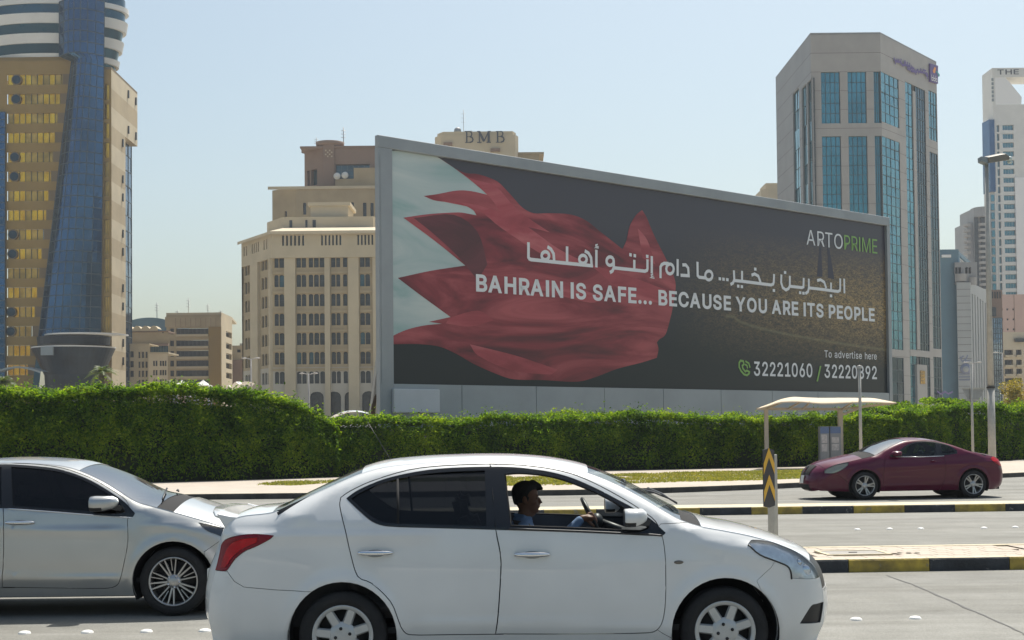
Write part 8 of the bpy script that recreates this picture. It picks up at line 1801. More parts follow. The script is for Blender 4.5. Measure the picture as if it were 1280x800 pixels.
# aerial
b_ = c.T(492, 575.5, 0.0); e_ = c.T(461, 530, 0.0); m = MB(); m.tube([(b_[0], 0, b_[1]-.03), (e_[0], 0, e_[1])], [.003, .0018], 6); ellip(m, (b_[0], 0, b_[1]-.01), (.03, .018, .015)); m.build('aerial', M_blk, c.root)
# wipers at the windscreen foot
m = MB()
i0 = 24*5; G = c.G
for (ja, jb, up) in ((8, 15, 6), (14, 20, 7)):
    a = Vector(G[i0-1, ja]); b2 = Vector(G[i0-1-up, jb]); up_ = Vector((c.N[i0-2][0]*.035, 0, c.N[i0-2][1]*.035)); m.tube([a+up_, (a+b2)/2+up_*1.3, b2+up_], .008, 5)
m.build('wiper', M_blk, c.root)
m = MB(); x, z = c.T(820, 664, -.0); ellip(m, (W1.G[115, 12][0]-.25, 0, W1.G[105, 12][2]-.07), (.02, .12, .035)); m.build('rear_view_mirror', M_blk, c.root)
# number plates and bumper grille on the nose/tail
gx = float(c.G[33*5, 12][0]); m = MB(); m.box((gx-.06, -.26, .42), (gx-.006, .26, .53)); m.build('number_plate', M_plate, c.root)
gx = float(c.G[2*5, 12][0]); m = MB(); m.box((gx+.006, -.26, .60), (gx+.05, .26, .71)); m.build('number_plate', M_plate, c.root)

# ------------------------------------------------------------------ silver saloon
W2 = Car('x', None, 1, ((-150, 731.0), (215, 727.0)), (13.32, 13.36), 2.70, .885, .316)
W2.root.name = 'saloon_car'; setp(W2.root, 'silver saloon car with dark tinted windows, behind the white car at the left edge', 'car'); c = W2
c.pf = (1.0, 2.3, .22, 2.6); c.pr = (-1.0, -2.35, .15, 2.4)
c.belt = [(-2.6, 1.25), (-1.95, 1.15), (-1.45, 1.06), (-.9, 1.03), (.4, .97), (.85, .95), (1.15, 1.0), (1.6, 1.25)]
c.roundx = ([-9, -1.7, -1.3, .95, 1.3, 9], [.15, .15, .06, .06, .14, .14])
c.crease = [((-2.2, .88), (1.0, .80), .012, .02), ((-1.0, .40), (1.05, .36), .014, .03), ((1.0, .86), (2.0, .78), .012, .025)]
Epx = [(-270, 751), (-277, 725), (-276, 700), (-270, 675), (-262, 655), (-250, 645), (-232, 641), (-205, 635), (-175, 620), (-140, 604), (-100, 591), (-60, 583.5), (-20, 579.5), (20, 578.5), (55, 580), (80, 583), (98, 588), (118, 596.5), (136, 606), (154, 617.5), (172, 628), (194, 634.5), (215, 640.5), (240, 647.5), (262, 654), (285, 662), (303, 671.5), (315, 682), (322, 695), (326, 712), (326, 732), (321, 748)]
P = lambda l, k=4: subdiv_poly(c.tr(l), k)
frame = [(-128, 632), (-112, 616), (-80, 598), (-40, 585.5), (0, 580.8), (47, 583.3), (78, 588), (109, 599), (134, 613), (156, 628.5), (168.5, 641.5), (166, 646), (125, 643.6), (62, 638.6), (0, 634.8), (-90, 633)]
w1_ = [(14, 583.5), (47, 586), (76, 590.5), (106, 601), (131, 615), (149, 628), (156, 640), (150, 642), (125, 640), (62, 635.5), (16, 632.5)]
w2_ = [(-118, 628), (-106, 616), (-78, 601), (-40, 589), (-10, 584.5), (2, 583.8), (2, 631.5), (-90, 630)]
fdoor = [(3.5, 578.5), (47, 580.5), (79, 585.5), (111, 596.5), (136, 610.5), (158, 626), (162, 640), (159.5, 650), (160, 675), (156.5, 697), (150, 725), (144, 733), (130, 735.5), (60, 735), (3, 734), (4.5, 690), (4, 636)]
rdoor = [(-135, 634), (-118, 615), (-82, 596), (-40, 583), (5, 578), (20, 600), (20, 734.5), (-70, 735), (-85, 720), (-105, 695), (-128, 683)]
hl = [(247, 653.5), (277, 660.5), (300, 669), (318, 684), (321, 694), (300, 686), (277, 671), (259, 664)]
fb = [(255, 690), (275, 676), (300, 688), (340, 690), (340, 780), (250, 780), (264, 727)]
tl = [(-280, 662), (-262, 655), (-235, 660), (-222, 668), (-245, 685), (-280, 688)]
F1, F2, FR = P(w1_), P(w2_), P(frame)
classes = [('headlight', P(hl), M_lens, .004, .0015, .012, None), ('tail_lamp', P(tl), M_red, .006, .0012, .012, None),
           ('front_window', F1, M_gdark, -.010, 0, 0, 'window_frame'), ('rear_window', F2, M_gdark, -.010, .0, .0, 'window_frame'), ('window_frame', FR, M_blkg, .002, .0, .012, None),
           ('front_door', P(fdoor, 3), M_ps, 0, .0034, .03, None), ('rear_door', P(rdoor, 3), M_ps, 0, .0034, .03, None), ('front_bumper', P(fb, 1), M_ps, 0, .002, .03, None)]
knots = [(0, (.05, 3)), (2, (.12, 3)), (4, (.08, 2.8)), (6, (.05, 2.4)), (9, (.045,)), (16, (.05, 2.2)), (19, (.07, 2.3)), (22, (.10, 2.5)), (24, (.09, 2.6)), (27, (.13, 2.6)), (29, (.16, 2.8)), (31, (.08, 3))]
segs = [('rear_bumper_face', 0, 3, M_ps, 0), ('boot_lid', 3, 7, M_ps, 0), ('rear_windscreen', 7, 10, M_gwind, -.004), ('roof', 10, 16, M_ps, 0), ('windscreen', 16, 21, M_gwind, -.004), ('cowl', 21, 22, M_und, -.012), ('bonnet', 22, 27, M_ps, 0), ('grille', 27, 28, M_blk, -.008), ('front_bumper_face', 28, 31, M_ps, 0)]
finish_car(c, Epx, knots, segs, classes, M_ps, .372, .185, 'ten', .225)
deep(c, ('headlight',), M_blkg, -.03, (-1, 1))
c.lin = (-1.7, 1.15, .62); c.inner_liner([F1, F2], .055)
m = MB(); m.box((-1.3, -.74, .30), (1.35, .74, .34)); m.build('cabin_floor', M_cab, c.root)
m = MB(); m.add(dv, [(i*9+j, i*9+j+1, i*9+10+j, i*9+9+j) for i in range(6) for j in range(8)], 0, True); m.build('dashboard', M_cab, c.root)
for (x, y) in ((-.05, -.37), (-.05, .37)): link('seat', sm, c.root, (x, y, .38), None, (1, 1, .93))
for (x, y) in ((-1.0, -.37), (-1.0, .37)): link('rear_seat', sm, c.root, (x, y, .36), None, (1, 1.3, .90))
steering(c, .48, .37, .84)
for s in (-1, 1):
    for a, b in (((7, 653.3), (43.5, 653.3)), ((-112, 655), (-80, 655))):
        x0_, z0_ = c.T(*a, .87); x1_, _ = c.T(*b, .87); handle(c, x0_, x1_, z0_, s)
for s in (c.sn, -c.sn):
    x, z = c.T(127.5, 630, .97); mirror_part(c, x, z, s, .24, .145, (.14, -.03), M_ps, .10)
    pts = c.tr([(10, 635.8), (62, 639.5), (125, 644.6), (165, 647.2)]); m = MB(); m.tube([(x, s*(float(c.W(np.array([x]), np.array([z]))[0])+.004), z) for x, z in curve_open(pts, 3)], .006, 6); m.build('belt_trim', M_chrome, c.root)
underbody(c, -2.1, 2.05, .18, .34)
m = MB(); i0 = 21*5; G = c.G
for (ja, jb) in ((5, 13), (12, 19)):
    a = Vector(G[i0, ja]); b2 = Vector(G[i0-4, jb]); up_ = Vector((c.N[i0-2][0]*.03, 0, c.N[i0-2][1]*.03)); m.tube([a+up_, (a+b2)/2+up_*1.4, b2+up_], .009, 5)
m.build('wiper', M_blk, c.root)

# ------------------------------------------------------------------ dark red coupe
W3 = Car('x', None, -1, ((1219.8, 605.5), (1079.3, 607.7)), (33.95, 33.55), 2.675, .895, .325)
W3.root.name = 'coupe_car'; setp(W3.root, 'dark red two door coupe driving left on the far carriageway', 'car'); c = W3
c.pf = (.85, 2.3, .24, 2.4); c.pr = (-1.0, -2.3, .17, 2.3)
c.belt = [(-2.5, 1.3), (-1.9, 1.15), (-1.4, 1.05), (-.9, 1.0), (.3, .95), (.85, .93), (1.2, 1.0), (1.6, 1.3)]
c.roundx = ([-9, -1.7, -1.3, .8, 1.2, 9], [.16, .16, .06, .06, .16, .16])
c.crease = [((-2.1, .86), (1.2, .74), .014, .03), ((-1.0, .36), (1.0, .32), .014, .03)]
Epx = [(1247, 611), (1253, 606), (1255.3, 597), (1254.8, 588), (1252.5, 579.5), (1249, 573.5), (1243, 570.5), (1231, 568), (1217, 565), (1204, 560.8), (1190, 556.0), (1176, 552.5), (1160, 550.2), (1145, 549.8), (1131, 551), (1120, 555.0), (1108, 561), (1095, 569), (1079, 573.3), (1062, 577.3), (1046, 581), (1034, 586.5), (1027, 593), (1024, 600), (1023, 607), (1025, 613.2)]
P = lambda l, k=4: subdiv_poly(c.tr(l), k)
frame = [(1119, 569.8), (1126, 561.5), (1136, 555), (1147, 552), (1160, 551.6), (1174, 553.2), (1186, 556.8), (1196, 562.8), (1196.5, 566.8), (1178, 569.2), (1150, 570.1)]
w1_ = [(1124, 568.5), (1129, 562), (1138, 556.3), (1148, 553.6), (1159, 553.0), (1169.5, 553.6), (1169, 568.6)]
w2_ = [(1176, 555), (1184.5, 557.4), (1193.3, 563), (1193.6, 566), (1177, 567.8)]
fdoor = [(1106, 571), (1114, 566), (1124, 559.5), (1136, 553.3), (1147, 550.9), (1162, 550.8), (1174, 552.6), (1180, 569), (1182.5, 590), (1180, 603), (1174, 613), (1106, 615.5), (1104, 600)]
hl = [(1031.5, 591.5), (1032.5, 587.5), (1037, 583), (1046, 580.2), (1062.5, 577.8), (1060, 582), (1052, 587.5), (1042, 591.5)]
tl = [(1238.5, 573), (1244, 570.5), (1250, 572.5), (1254, 577), (1254, 583.5), (1248, 581.0), (1242, 577)]
fb = [(1057, 600), (1045, 592), (1032, 593), (1015, 590), (1015, 625), (1060, 625), (1061, 607)]
F1, F2, FR = P(w1_), P(w2_), P(frame)
classes = [('headlight', P(hl), M_lens, .004, .002, .012, None), ('tail_lamp', P(tl), M_red, .006, .002, .012, None),
           ('front_window', F1, M_ggreen, -.010, 0, 0, 'window_frame'), ('rear_window', F2, M_ggreen, -.010, .0, .0, 'window_frame'), ('window_frame', FR, M_blkg, .002, .0, .012, None),
           ('front_door', P(fdoor, 3), M_pr, 0, .004, .03, None), ('front_bumper', P(fb, 1), M_pr, 0, .003, .03, None)]
knots = [(0, (.04, 3)), (2, (.13, 3)), (4, (.10, 2.8)), (6, (.06, 2.4)), (9, (.05,)), (14, (.06, 2.2)), (16, (.09, 2.3)), (18, (.09, 2.4)), (20, (.10, 2.5)), (22, (.17, 2.6)), (24, (.17, 2.8)), (25, (.08, 3))]
segs = [('rear_bumper_face', 0, 3, M_pr, 0), ('boot_lid', 3, 8, M_pr, 0), ('rear_windscreen', 8, 11, M_gwind, -.004), ('roof', 11, 14, M_pr, 0), ('windscreen', 14, 17, M_gwind, -.004), ('cowl', 17, 18, M_und, -.012), ('bonnet', 18, 21, M_pr, 0), ('grille', 21, 23, M_pr, -.006), ('front_bumper_face', 23, 25, M_pr, 0)]
finish_car(c, Epx, knots, segs, classes, M_pr, .375, .19, 'five', .232)
deep(c, ('headlight',), mat('amber_reflector', (.55, .45, .28), .2, metal=.6), -.04, (-1, 1))
c.lin = (-1.7, 1.1, .62); c.inner_liner([F1, F2], .055)
m = MB(); m.box((-1.3, -.74, .30), (1.35, .74, .34)); m.build('cabin_floor', M_cab, c.root)
m = MB(); m.add([(x-.05, y, z-.03) for x, y, z in dv], [(i*9+j, i*9+j+1, i*9+10+j, i*9+9+j) for i in range(6) for j in range(8)], 0, True); m.build('dashboard', M_cab, c.root)
for (x, y) in ((-.2, -.37), (-.2, .37)): link('seat', sm, c.root, (x, y, .33), None, (1, 1, .90))
for (x, y) in ((-1.0, -.35), (-1.0, .35)): link('rear_seat', sm, c.root, (x, y, .30), None, (1, 1.2, .85))
steering(c, .42, .37, .80)
for s in (-1, 1):
    x0_, z0_ = c.T(1163, 576.4, .88); x1_, _ = c.T(1170, 576.4, .88); handle(c, min(x0_, x1_), max(x0_, x1_), z0_, s, M_pr)
    x, z = c.T(1122, 567.5, .97); mirror_part(c, x, z, s, .2, .13, (.12, -.03), M_pr, .11)
    pts = c.tr([(1120, 571), (1150, 571.2), (1180, 570)]); m = MB(); m.tube([(x, s*(float(c.W(np.array([x]), np.array([z]))[0])+.004), z) for x, z in pts], .008, 6); m.build('belt_trim', M_chrome, c.root)
underbody(c, -2.1, 2.05, .19, .34)
# nose: grille opening, chrome emblem, plate, lower intake
def nose_patch(c, i0, i1, jr, name, mt, off):
    """patch laid on the nose surface between fractions of the width"""
    G, N = c.G, c.N; y0, y1 = jr; m_ = 13; vs = []
    n = 7
    for a in range(n):
        fi = i0+(i1-i0)*a/(n-1); i = int(fi); f = fi-i; i2 = min(i+1, len(G)-1)
        for b in range(m_):
            t = y0+(y1-y0)*b/(m_-1); tt = (math.asin(t)/(PI/2)+1)/2*24; j = min(23, int(tt)); g_ = tt-j
            p = (G[i, j]*(1-g_)+G[i, j+1]*g_)*(1-f)+(G[i2, j]*(1-g_)+G[i2, j+1]*g_)*f
            vs.append((p[0]+N[i][0]*off, p[1], p[2]+N[i][1]*off))
    m = MB(); m.add(vs, [(a*m_+b, a*m_+b+1, a*m_+m_+b+1, a*m_+m_+b) for a in range(n-1) for b in range(m_-1)], 0, True); return m.build(name, mt, c.root)
nose_patch(c, 106, 113, (-.50, .50), 'grille_mesh', M_und, .006)
nose_patch(c, 113.5, 118.5, (-.19, .19), 'number_plate', M_plate, .022)
nose_patch(c, 119, 123, (-.62, .62), 'lower_intake', M_und, .006)
nose_patch(c, 107.5, 111.5, (-.07, .07), 'emblem', M_chrome, .02)
# ------------------------------------------------------------------ the driver
c = W1
M_skin = mat('brown_skin', (.22, .105, .065), .5, var=.08, scale=20, spec=.4)
M_hair = mat('black_hair', (.010, .009, .009), .55, var=.4, scale=60, bump=.6, bscale=90, stretch=(1, 4, 1))
M_shirt = mat('pale_blue_shirt', (.19, .28, .46), .85, var=.10, scale=14, bump=.5, bscale=18, bdist=.01)
M_trous = mat('dark_trousers', (.03, .035, .05), .9)
def remesh(m, name, mt, parent, vox=.006, smooth=4):
    o = m.build(name, mt, None); md = o.modifiers.new('r', 'REMESH'); md.mode = 'VOXEL'; md.voxel_size = vox; md.use_smooth_shade = True
    s = o.modifiers.new('s', 'SMOOTH'); s.iterations = smooth; s.factor = .5
    dg = bpy.context.evaluated_depsgraph_get(); me = bpy.data.meshes.new_from_object(o.evaluated_get(dg)); bpy.data.objects.remove(o)
    me.name = name; me.materials.clear(); me.materials.append(mt)
    for p in me.polygons: p.use_smooth = True
    return link(name, me, parent)
def limb(m, pts, rs, n=14, ell=True):
    m.tube(pts, rs, n)
    for p, r in zip(pts, rs): ellip(m, p, (r, r, r), 0, 12, 8)
HX, HZ = c.T(657.5, 621, -.36); LY = .36      # head centre in the car's own frame
person = thing('person', 'man in a pale blue shirt driving the white saloon with one hand on the wheel', 'person', c.o + c.fwd*HX + c.left*LY + Vector((0, 0, .62-.0)), c.root.rotation_euler.z)
# local frame: origin on the seat under the head; x forward, y left
z0 = .62
H = Vector((0, 0, HZ-z0)); chin = H + Vector((.0, 0, -.120))
b = MB()
prof = [(-.030, .055, -.055, .050), (0, .082, -.040, .030), (.015, .092, -.048, .046), (.035, .094, -.06, .056), (.055, .093, -.072, .062), (.075, .092, -.085, .067), (.095, .088, -.094, .071), (.115, .086, -.100, .074), (.135, .092, -.104, .076), (.160, .090, -.106, .077), (.185, .078, -.100, .072), (.210, .052, -.082, .060), (.228, .020, -.055, .040), (.238, -.010, -.025, .012)]
vs = []; n = 24
for z, f, bk, w in prof:
    for i in range(n):
        a = 2*PI*i/n; ca, sa = math.cos(a), math.sin(a); ex = (f if ca > 0 else -bk)
        vs.append((chin.x-.0+ex*abs(ca)**.85*(1 if ca > 0 else -1), w*abs(sa)**.9*(1 if sa > 0 else -1), chin.z+z))
b.add(vs, [(j*n+i, j*n+(i+1) % n, (j+1)*n+(i+1) % n, (j+1)*n+i) for j in range(len(prof)-1) for i in range(n)]); b.add(vs, [tuple(range(n-1, -1, -1)), tuple((len(prof)-1)*n+i for i in range(n))])
b.tube([(chin.x+.086, 0, chin.z+.122), (chin.x+.104, 0, chin.z+.096), (chin.x+.116, 0, chin.z+.078), (chin.x+.096, 0, chin.z+.066)], [.009, .012, .015, .012], 10)   # nose
ellip(b, (chin.x+.094, 0, chin.z+.050), (.014, .024, .006)); ellip(b, (chin.x+.092, 0, chin.z+.039), (.013, .021, .007)); ellip(b, (chin.x+.086, 0, chin.z+.010), (.014, .020, .014))
for s in (-1, 1):
    ellip(b, (chin.x+.080, s*.033, chin.z+.112), (.014, .016, .009)); ellip(b, (chin.x-.008, s*.079, chin.z+.095), (.020, .010, .033)); ellip(b, (chin.x+.060, s*.045, chin.z+.075), (.025, .02, .02)); ellip(b, (chin.x+.082, s*.03, chin.z+.134), (.014, .022, .007))
neck = [(-.022, 0, chin.z-.085), (-.012, 0, chin.z-.03), (0, 0, chin.z+.03)]; limb(b, neck, [.066, .056, .055])
# chest under the shirt joins the neck to both arms
shz = chin.z-.088
limb(b, [(-.03, 0, shz-.22), (-.035, 0, shz-.08), (-.03, 0, shz)], [.12, .12, .07])
SWx, SWz = SW[0], SW[1]-.03
gl_ = lambda a: Vector((SWx-HX + (Matrix.Rotation(-.45, 3, 'Y') @ Vector((0, .185*math.cos(a), .185*math.sin(a)))).x, .36-LY + .185*math.cos(a), SWz-z0 + (Matrix.Rotation(-.45, 3, 'Y') @ Vector((0, .185*math.cos(a), .185*math.sin(a)))).z))
arms = []
for s, ga in ((-1, PI-.12), (1, -.75)):
    sh = Vector((-.035, s*.175, shz-.035)); g_ = gl_(ga); wr = g_ + Vector((-.085, s*.012, .012)); mid = (sh+wr)/2
    el = Vector((mid.x-.02, s*.25, min(sh.z, wr.z)-.155)) if s < 0 else Vector((mid.x-.0, s*.27, min(sh.z, wr.z)-.12))
    arms.append((sh, el, wr)); limb(b, [(-.03, 0, shz-.03), sh, el, el.lerp(wr, .5), wr], [.06, .047, .038, .035, .024])
    # palm, fingers round the rim, thumb on top
    palm = g_ + Vector((-.034, 0, .016)); limb(b, [wr, palm], [.024, .026]); ellip(b, palm, (.040, .036, .018))
    tang = (gl_(ga+.1)-gl_(ga-.1)).normalized()
    for k in range(4):
        o_ = tang*(-.030+.020*k); L = (1.0, 1.1, 1.05, .85)[k]; p_ = palm+o_
        limb(b, [p_+Vector((.014, 0, .006)), p_+Vector((.040*L, 0, .010)), p_+Vector((.054*L, 0, -.014)), p_+Vector((.036, 0, -.034))], [.0095, .009, .0082, .0075], 8)
    limb(b, [palm+tang*.028+Vector((-.02, 0, .0)), palm+tang*.040+Vector((.006, 0, -.018)), palm+tang*.030+Vector((.024, 0, -.036))], [.012, .0105, .009], 8)
# seat belt
# legs
for s in (-1, 1): limb(b, [(-.03, s*.09, -.06), (.40, s*.13, -.02), (.62, s*.12, -.36)], [.09, .07, .045])
limb(b, [(-.05, 0, -.05), (-.04, 0, .12), (-.03, 0, shz-.2)], [.13, .125, .125])
body = remesh(b, 'body', M_skin, person, .0065, 3)
# shirt: torso, collar, sleeves to the wrist
t = MB()
def ering(m, rows):
    vs = []; n = 22
    for x, y, z, rx, ry in rows:
        for i in range(n): a = 2*PI*i/n; vs.append((x+rx*math.cos(a), y+ry*math.sin(a), z))
    m.add(vs, [(j*n+i, j*n+(i+1) % n, (j+1)*n+(i+1) % n, (j+1)*n+i) for j in range(len(rows)-1) for i in range(n)]); m.add(vs, [tuple(range(n-1, -1, -1)), tuple((len(rows)-1)*n+i for i in range(n))])
ering(t, [(-.045, 0, -.09, .15, .18), (-.04, 0, .05, .145, .175), (-.035, 0, shz-.25, .14, .18), (-.035, 0, shz-.13, .142, .20), (-.037, 0, shz-.05, .12, .205), (-.036, 0, shz+.0, .09, .165), (-.030, 0, shz+.03, .075, .10), (-.022, 0, shz+.062, .068, .068)])
for (sh, el, wr), s in zip(arms, (-1, 1)):
    limb(t, [(-.03, s*.08, shz-.02), sh, sh.lerp(el, .5), el, el.lerp(wr, .5), el.lerp(wr, .93)], [.070, .064, .056, .052, .044, .034])
for s in (-1, 1): t.tube([(-.09, s*.02, shz+.072), (-.02, s*.068, shz+.062), (.045, s*.030, shz+.02)], [.016, .017, .012], 8)
remesh(t, 'shirt', M_shirt, person, .008, 3)
t = MB()
for s in (-1, 1): limb(t, [(-.03, s*.09, -.06), (.40, s*.13, -.02), (.60, s*.12, -.33)], [.105, .085, .06])
remesh(t, 'trousers', M_trous, person, .012, 2)
bl = MB()
q_ = [Vector((-.10, -.20, shz+.03)), Vector((.02, -.14, shz+.0)), Vector((.118, -.05, shz-.10)), Vector((.128, .10, shz-.26))]
for a_, b_ in zip(q_, q_[1:]): bl.bar(a_, b_, .045, .006, up=Vector((1, 0, .4)))
bl.build('seat_belt', M_blk, person)
# short hair, fuller at the front
h = MB(); vs = []; n = 24
hp = [(.060, -.055, -.090, .055), (.085, -.030, -.100, .074), (.115, .016, -.107, .079), (.140, .040, -.110, .081), (.165, .075, -.111, .081), (.185, .088, -.107, .078), (.210, .078, -.094, .068), (.228, .052, -.070, .050), (.241, .020, -.040, .026), (.245, .0, -.02, .01)]
for z, f, bk, w in hp:
    for i in range(n):
        a = 2*PI*i/n; ca, sa = math.cos(a), math.sin(a); ex = f if ca > 0 else -bk
        vs.append((chin.x+ex*abs(ca)*(1 if ca > 0 else -1), w*sa, chin.z+z))
h.add(vs, [(j*n+i, j*n+(i+1) % n, (j+1)*n+(i+1) % n, (j+1)*n+i) for j in range(len(hp)-1) for i in range(n)]); h.add(vs, [tuple(range(n-1, -1, -1)), tuple((len(hp)-1)*n+i for i in range(n))])
limb(h, [(chin.x+.05, 0, chin.z+.205), (chin.x+.092, 0, chin.z+.196), (chin.x+.118, -.01, chin.z+.182)], [.045, .030, .014])
for s in (-1, 1): h.tube([(chin.x+.012, s*.076, chin.z+.12), (chin.x+.008, s*.077, chin.z+.085)], [.014, .006], 8); ellip(h, (chin.x+.090, s*.032, chin.z+.134), (.010, .020, .005))
remesh(h, 'hair', M_hair, person, .006, 2)
m = MB()
for s in (-1, 1): ellip(m, (chin.x+.0885, s*.033, chin.z+.113), (.0065, .011, .005))
m.build('eye', mat('eye_white', (.5, .48, .45), .2), body)

# ================================================================== STREET FURNITURE
SAND = mat('pole_paint', (.42, .41, .37), .6, metal=.2, var=.12, scale=6)
M_canvas = mat('cream_canvas', (.60, .50, .36), .85, var=.07, scale=2, bump=.2, bscale=30)
M_post = mat('cream_steel', (.45, .40, .33), .55, var=.08, scale=6)
# chevron marker board on its post, standing on the near median
tP = T1 + .55
p = PP(967, 700, RD(0, tP), NR); p.z = KH
cm = thing('chevron_marker', 'black board with two yellow chevrons on a grey post by the near median', 'road sign', p, math.radians(48))
top = PY(967, 568, p.y).z; m = MB(); m.box((-.045, -.045, 0), (.045, .045, top-KH)); bevel(m.build('post', SAND, cm), .006)
zc0 = PY(958, 633, p.y).z-KH; zc1 = PY(958, 560, p.y).z-KH
M_yel = mat('chevron_yellow', (.72, .40, .02), .45, var=.06, scale=6); M_bk = mat('board_black', (.02, .022, .028), .5)
hw = .125
m = MB(); P_ = [(-hw, zc0+.015), (0, zc0-.005), (hw, zc0+.015), (hw, zc1-.02), (0, zc1), (-hw, zc1-.02)]
# board faces the near carriageway's oncoming side: placed beside the post
off = Vector((-.20, -.075, 0))
vs = [(x+off.x, off.y+yy, z) for yy in (-.004, .004) for x, z in P_]
m.add(vs, [(0, 1, 2, 3, 4, 5), (11, 10, 9, 8, 7, 6)]+[(i, 6+i, 6+(i+1) % 6, (i+1) % 6) for i in range(6)]); m.build('board', M_bk, cm)
H_ = zc1-zc0
for k, zz in enumerate((zc0+.12*H_, zc0+.58*H_)):
    m = MB(); a = .29*H_; t_ = .16*H_
    pts = [(-hw+.006, zz), (0, zz+a), (hw-.006, zz), (hw-.006, zz+t_*.0+.10), (0, zz+a+t_), (-hw+.006, zz+.10)]
    pts = [(-hw+.004, zz-.02), (0, zz+a-.02), (hw-.004, zz-.02), (hw-.004, zz+t_), (0, zz+a+t_*.9), (-hw+.004, zz+t_)]
    v, f = fillpoly(pts); m.add([(x+off.x, off.y-.0075, z) for x, z in v], f); m.build('chevron', M_yel, cm)
# bus shelter with fabric roof
sb = PG(1050, 585, .14); Ys = sb.y
sh = thing('bus_shelter', 'open bus shelter with a billowing cream fabric roof on slim posts before the hedge', 'shelter', (PY(1000, 560, Ys).x, Ys, .14))
L0 = sh.location
def S_(px, py, Yd=Ys): q = PY(px, py, Yd); return Vector((q.x-L0.x, q.y-L0.y, q.z-L0.z))
for px in (957.5, 1050):
    m = MB(); a = S_(px, 508 if px < 1000 else 512); w = .09 if px > 1000 else .075; m.box((a.x-w, -w, 0), (a.x+w, w, a.z)); bevel(m.build('post', M_post, sh), .012)
m = MB(); m.bar(S_(945.5, 511), S_(1052, 511.5), .07, .10); m.bar(S_(1050, 519.5), S_(1087, 505.5, Ys-.6), .06, .07); m.bar(S_(1050, 512), S_(1120, 503.5, Ys-.6), .06, .08)
for a_, b_ in (((958, 511), (977, 503)), ((1004, 511), (1012, 503)), ((1053, 511), (1066, 503)), ((985, 511), (1000, 503))): m.bar(S_(*a_), S_(*b_, Ys-1.0), .05, .06)
m.build('roof_frame', M_post, sh)
# canopy surface: front lower edge, ridge, back edge
fe = [(946, 511), (960, 507.5), (972, 503.5), (985, 502.3), (1003, 502.5), (1025, 504.5), (1048, 504), (1072, 502.8), (1095, 503), (1110, 503.4), (1121, 503.3)]
rd_ = [(952, 507.3), (962, 503.5), (975, 498), (990, 494.3), (1003, 495), (1025, 495.8), (1050, 495.5), (1072, 496), (1090, 495.8), (1104, 498.8), (1116, 502.3)]
be = [(958, 508), (966, 504), (978, 499.5), (992, 497), (1006, 497.5), (1026, 498), (1050, 498), (1072, 498), (1090, 498.5), (1104, 501), (1115, 503)]
f3 = curve_open(fe, 3); r3_ = curve_open(rd_, 3); b3 = curve_open(be, 3); m = MB(); vs = []; nn_ = len(f3)
for i in range(nn_):
    A3, B3, C3 = S_(*f3[i], Ys-1.1), S_(*r3_[i], Ys+.2), S_(*b3[i], Ys+1.5)
    for j in range(9):
        t = j/8; q = A3*(1-t)**2*(1.0) + B3*2*t*(1-t)*1.0 + C3*t*t; q.z += .03*t*(1-t)
        vs.append(q)
m.add(vs, [(i*9+j, i*9+9+j, i*9+10+j, i*9+j+1) for i in range(nn_-1) for j in range(8)], 0, True); o = m.build('fabric_roof', M_canvas, sh)
sd = o.modifiers.new('th', 'SOLIDIFY'); sd.thickness = .03
# ticket or information cabinet under the shelter
kb = PG(1036, 587, .14); Yk = kb.y+.6
kx0, kx1, kx2 = PY(1025.3, 560, Yk).x, PY(1038.5, 560, Yk).x, PY(1048.5, 560, Yk+.5).x
kz = PY(1036, 533, Yk).z
ki = thing('information_cabinet', 'slim grey two leaf cabinet with a blue header and pale notices under the shelter', 'cabinet', (kx0, Yk, .14))
M_cabg = mat('cabinet_grey', (.22, .23, .24), .5, var=.08, scale=4); M_cabb = mat('cabinet_blue', (.10, .15, .27), .5); M_note = mat('pale_notice', (.42, .40, .40), .7, var=.25, scale=14)
w1 = kx1-kx0; w2_ = kx2-kx1; hh = kz-.14
m = MB(); m.box((0, 0, 0), (w1-.05, .35, hh)); bevel(m.build('left_leaf', M_cabg, ki), .01)
m = MB(); m.box((w1, .1, 0), (w1+w2_, .45, hh)); bevel(m.build('right_leaf', M_cabg, ki), .01)
m = MB(); m.box((.01, -.012, hh-.26), (w1-.06, -.001, hh-.03)); m.box((w1+.01, .088, hh-.26), (w1+w2_-.01, .099, hh-.03)); m.build('header', M_cabb, ki)
for (xa, xb, ya, z0_, z1_) in ((.05, w1-.13, -.012, hh-.62, hh-.30), (.05, w1-.13, -.012, hh-.94, hh-.66), (w1+.06, w1+w2_-.08, .088, hh-.62, hh-.40), (w1+.06, w1+w2_-.08, .088, hh-.9, hh-.66)):
    m = MB(); m.box((xa, ya, z0_), (xb, ya+.011, z1_)); m.build('notice', M_note, ki)
# thin pole right of the shelter
def pole(name, lab, cat, px, pyt, r0, r1, base, zb=.14, pxt=None):
    b_ = PG(px, base, zb); t_ = PY(pxt or px, pyt, b_.y); o = thing(name, lab, cat, b_)
    m = MB(); h_ = t_.z-zb; m.tube([(0, 0, 0), (0, 0, h_*.5), (0, 0, h_)], [r0, (r0+r1)/2, r1], 14); m.build('pole', SAND, o); return o, h_, b_
o, h_, b_ = pole('pole', 'thin pale pole in front of the billboard\'s phone number, right of the shelter', 'pole', 1076.5, 459, .062, .05, 589, .14, 1075.5)
m = MB(); m.lathe([(.085, 0), (.085, .10), (.001, .13)], 12, c=(0, 0, h_-.05)); m.build('cap', SAND, o)
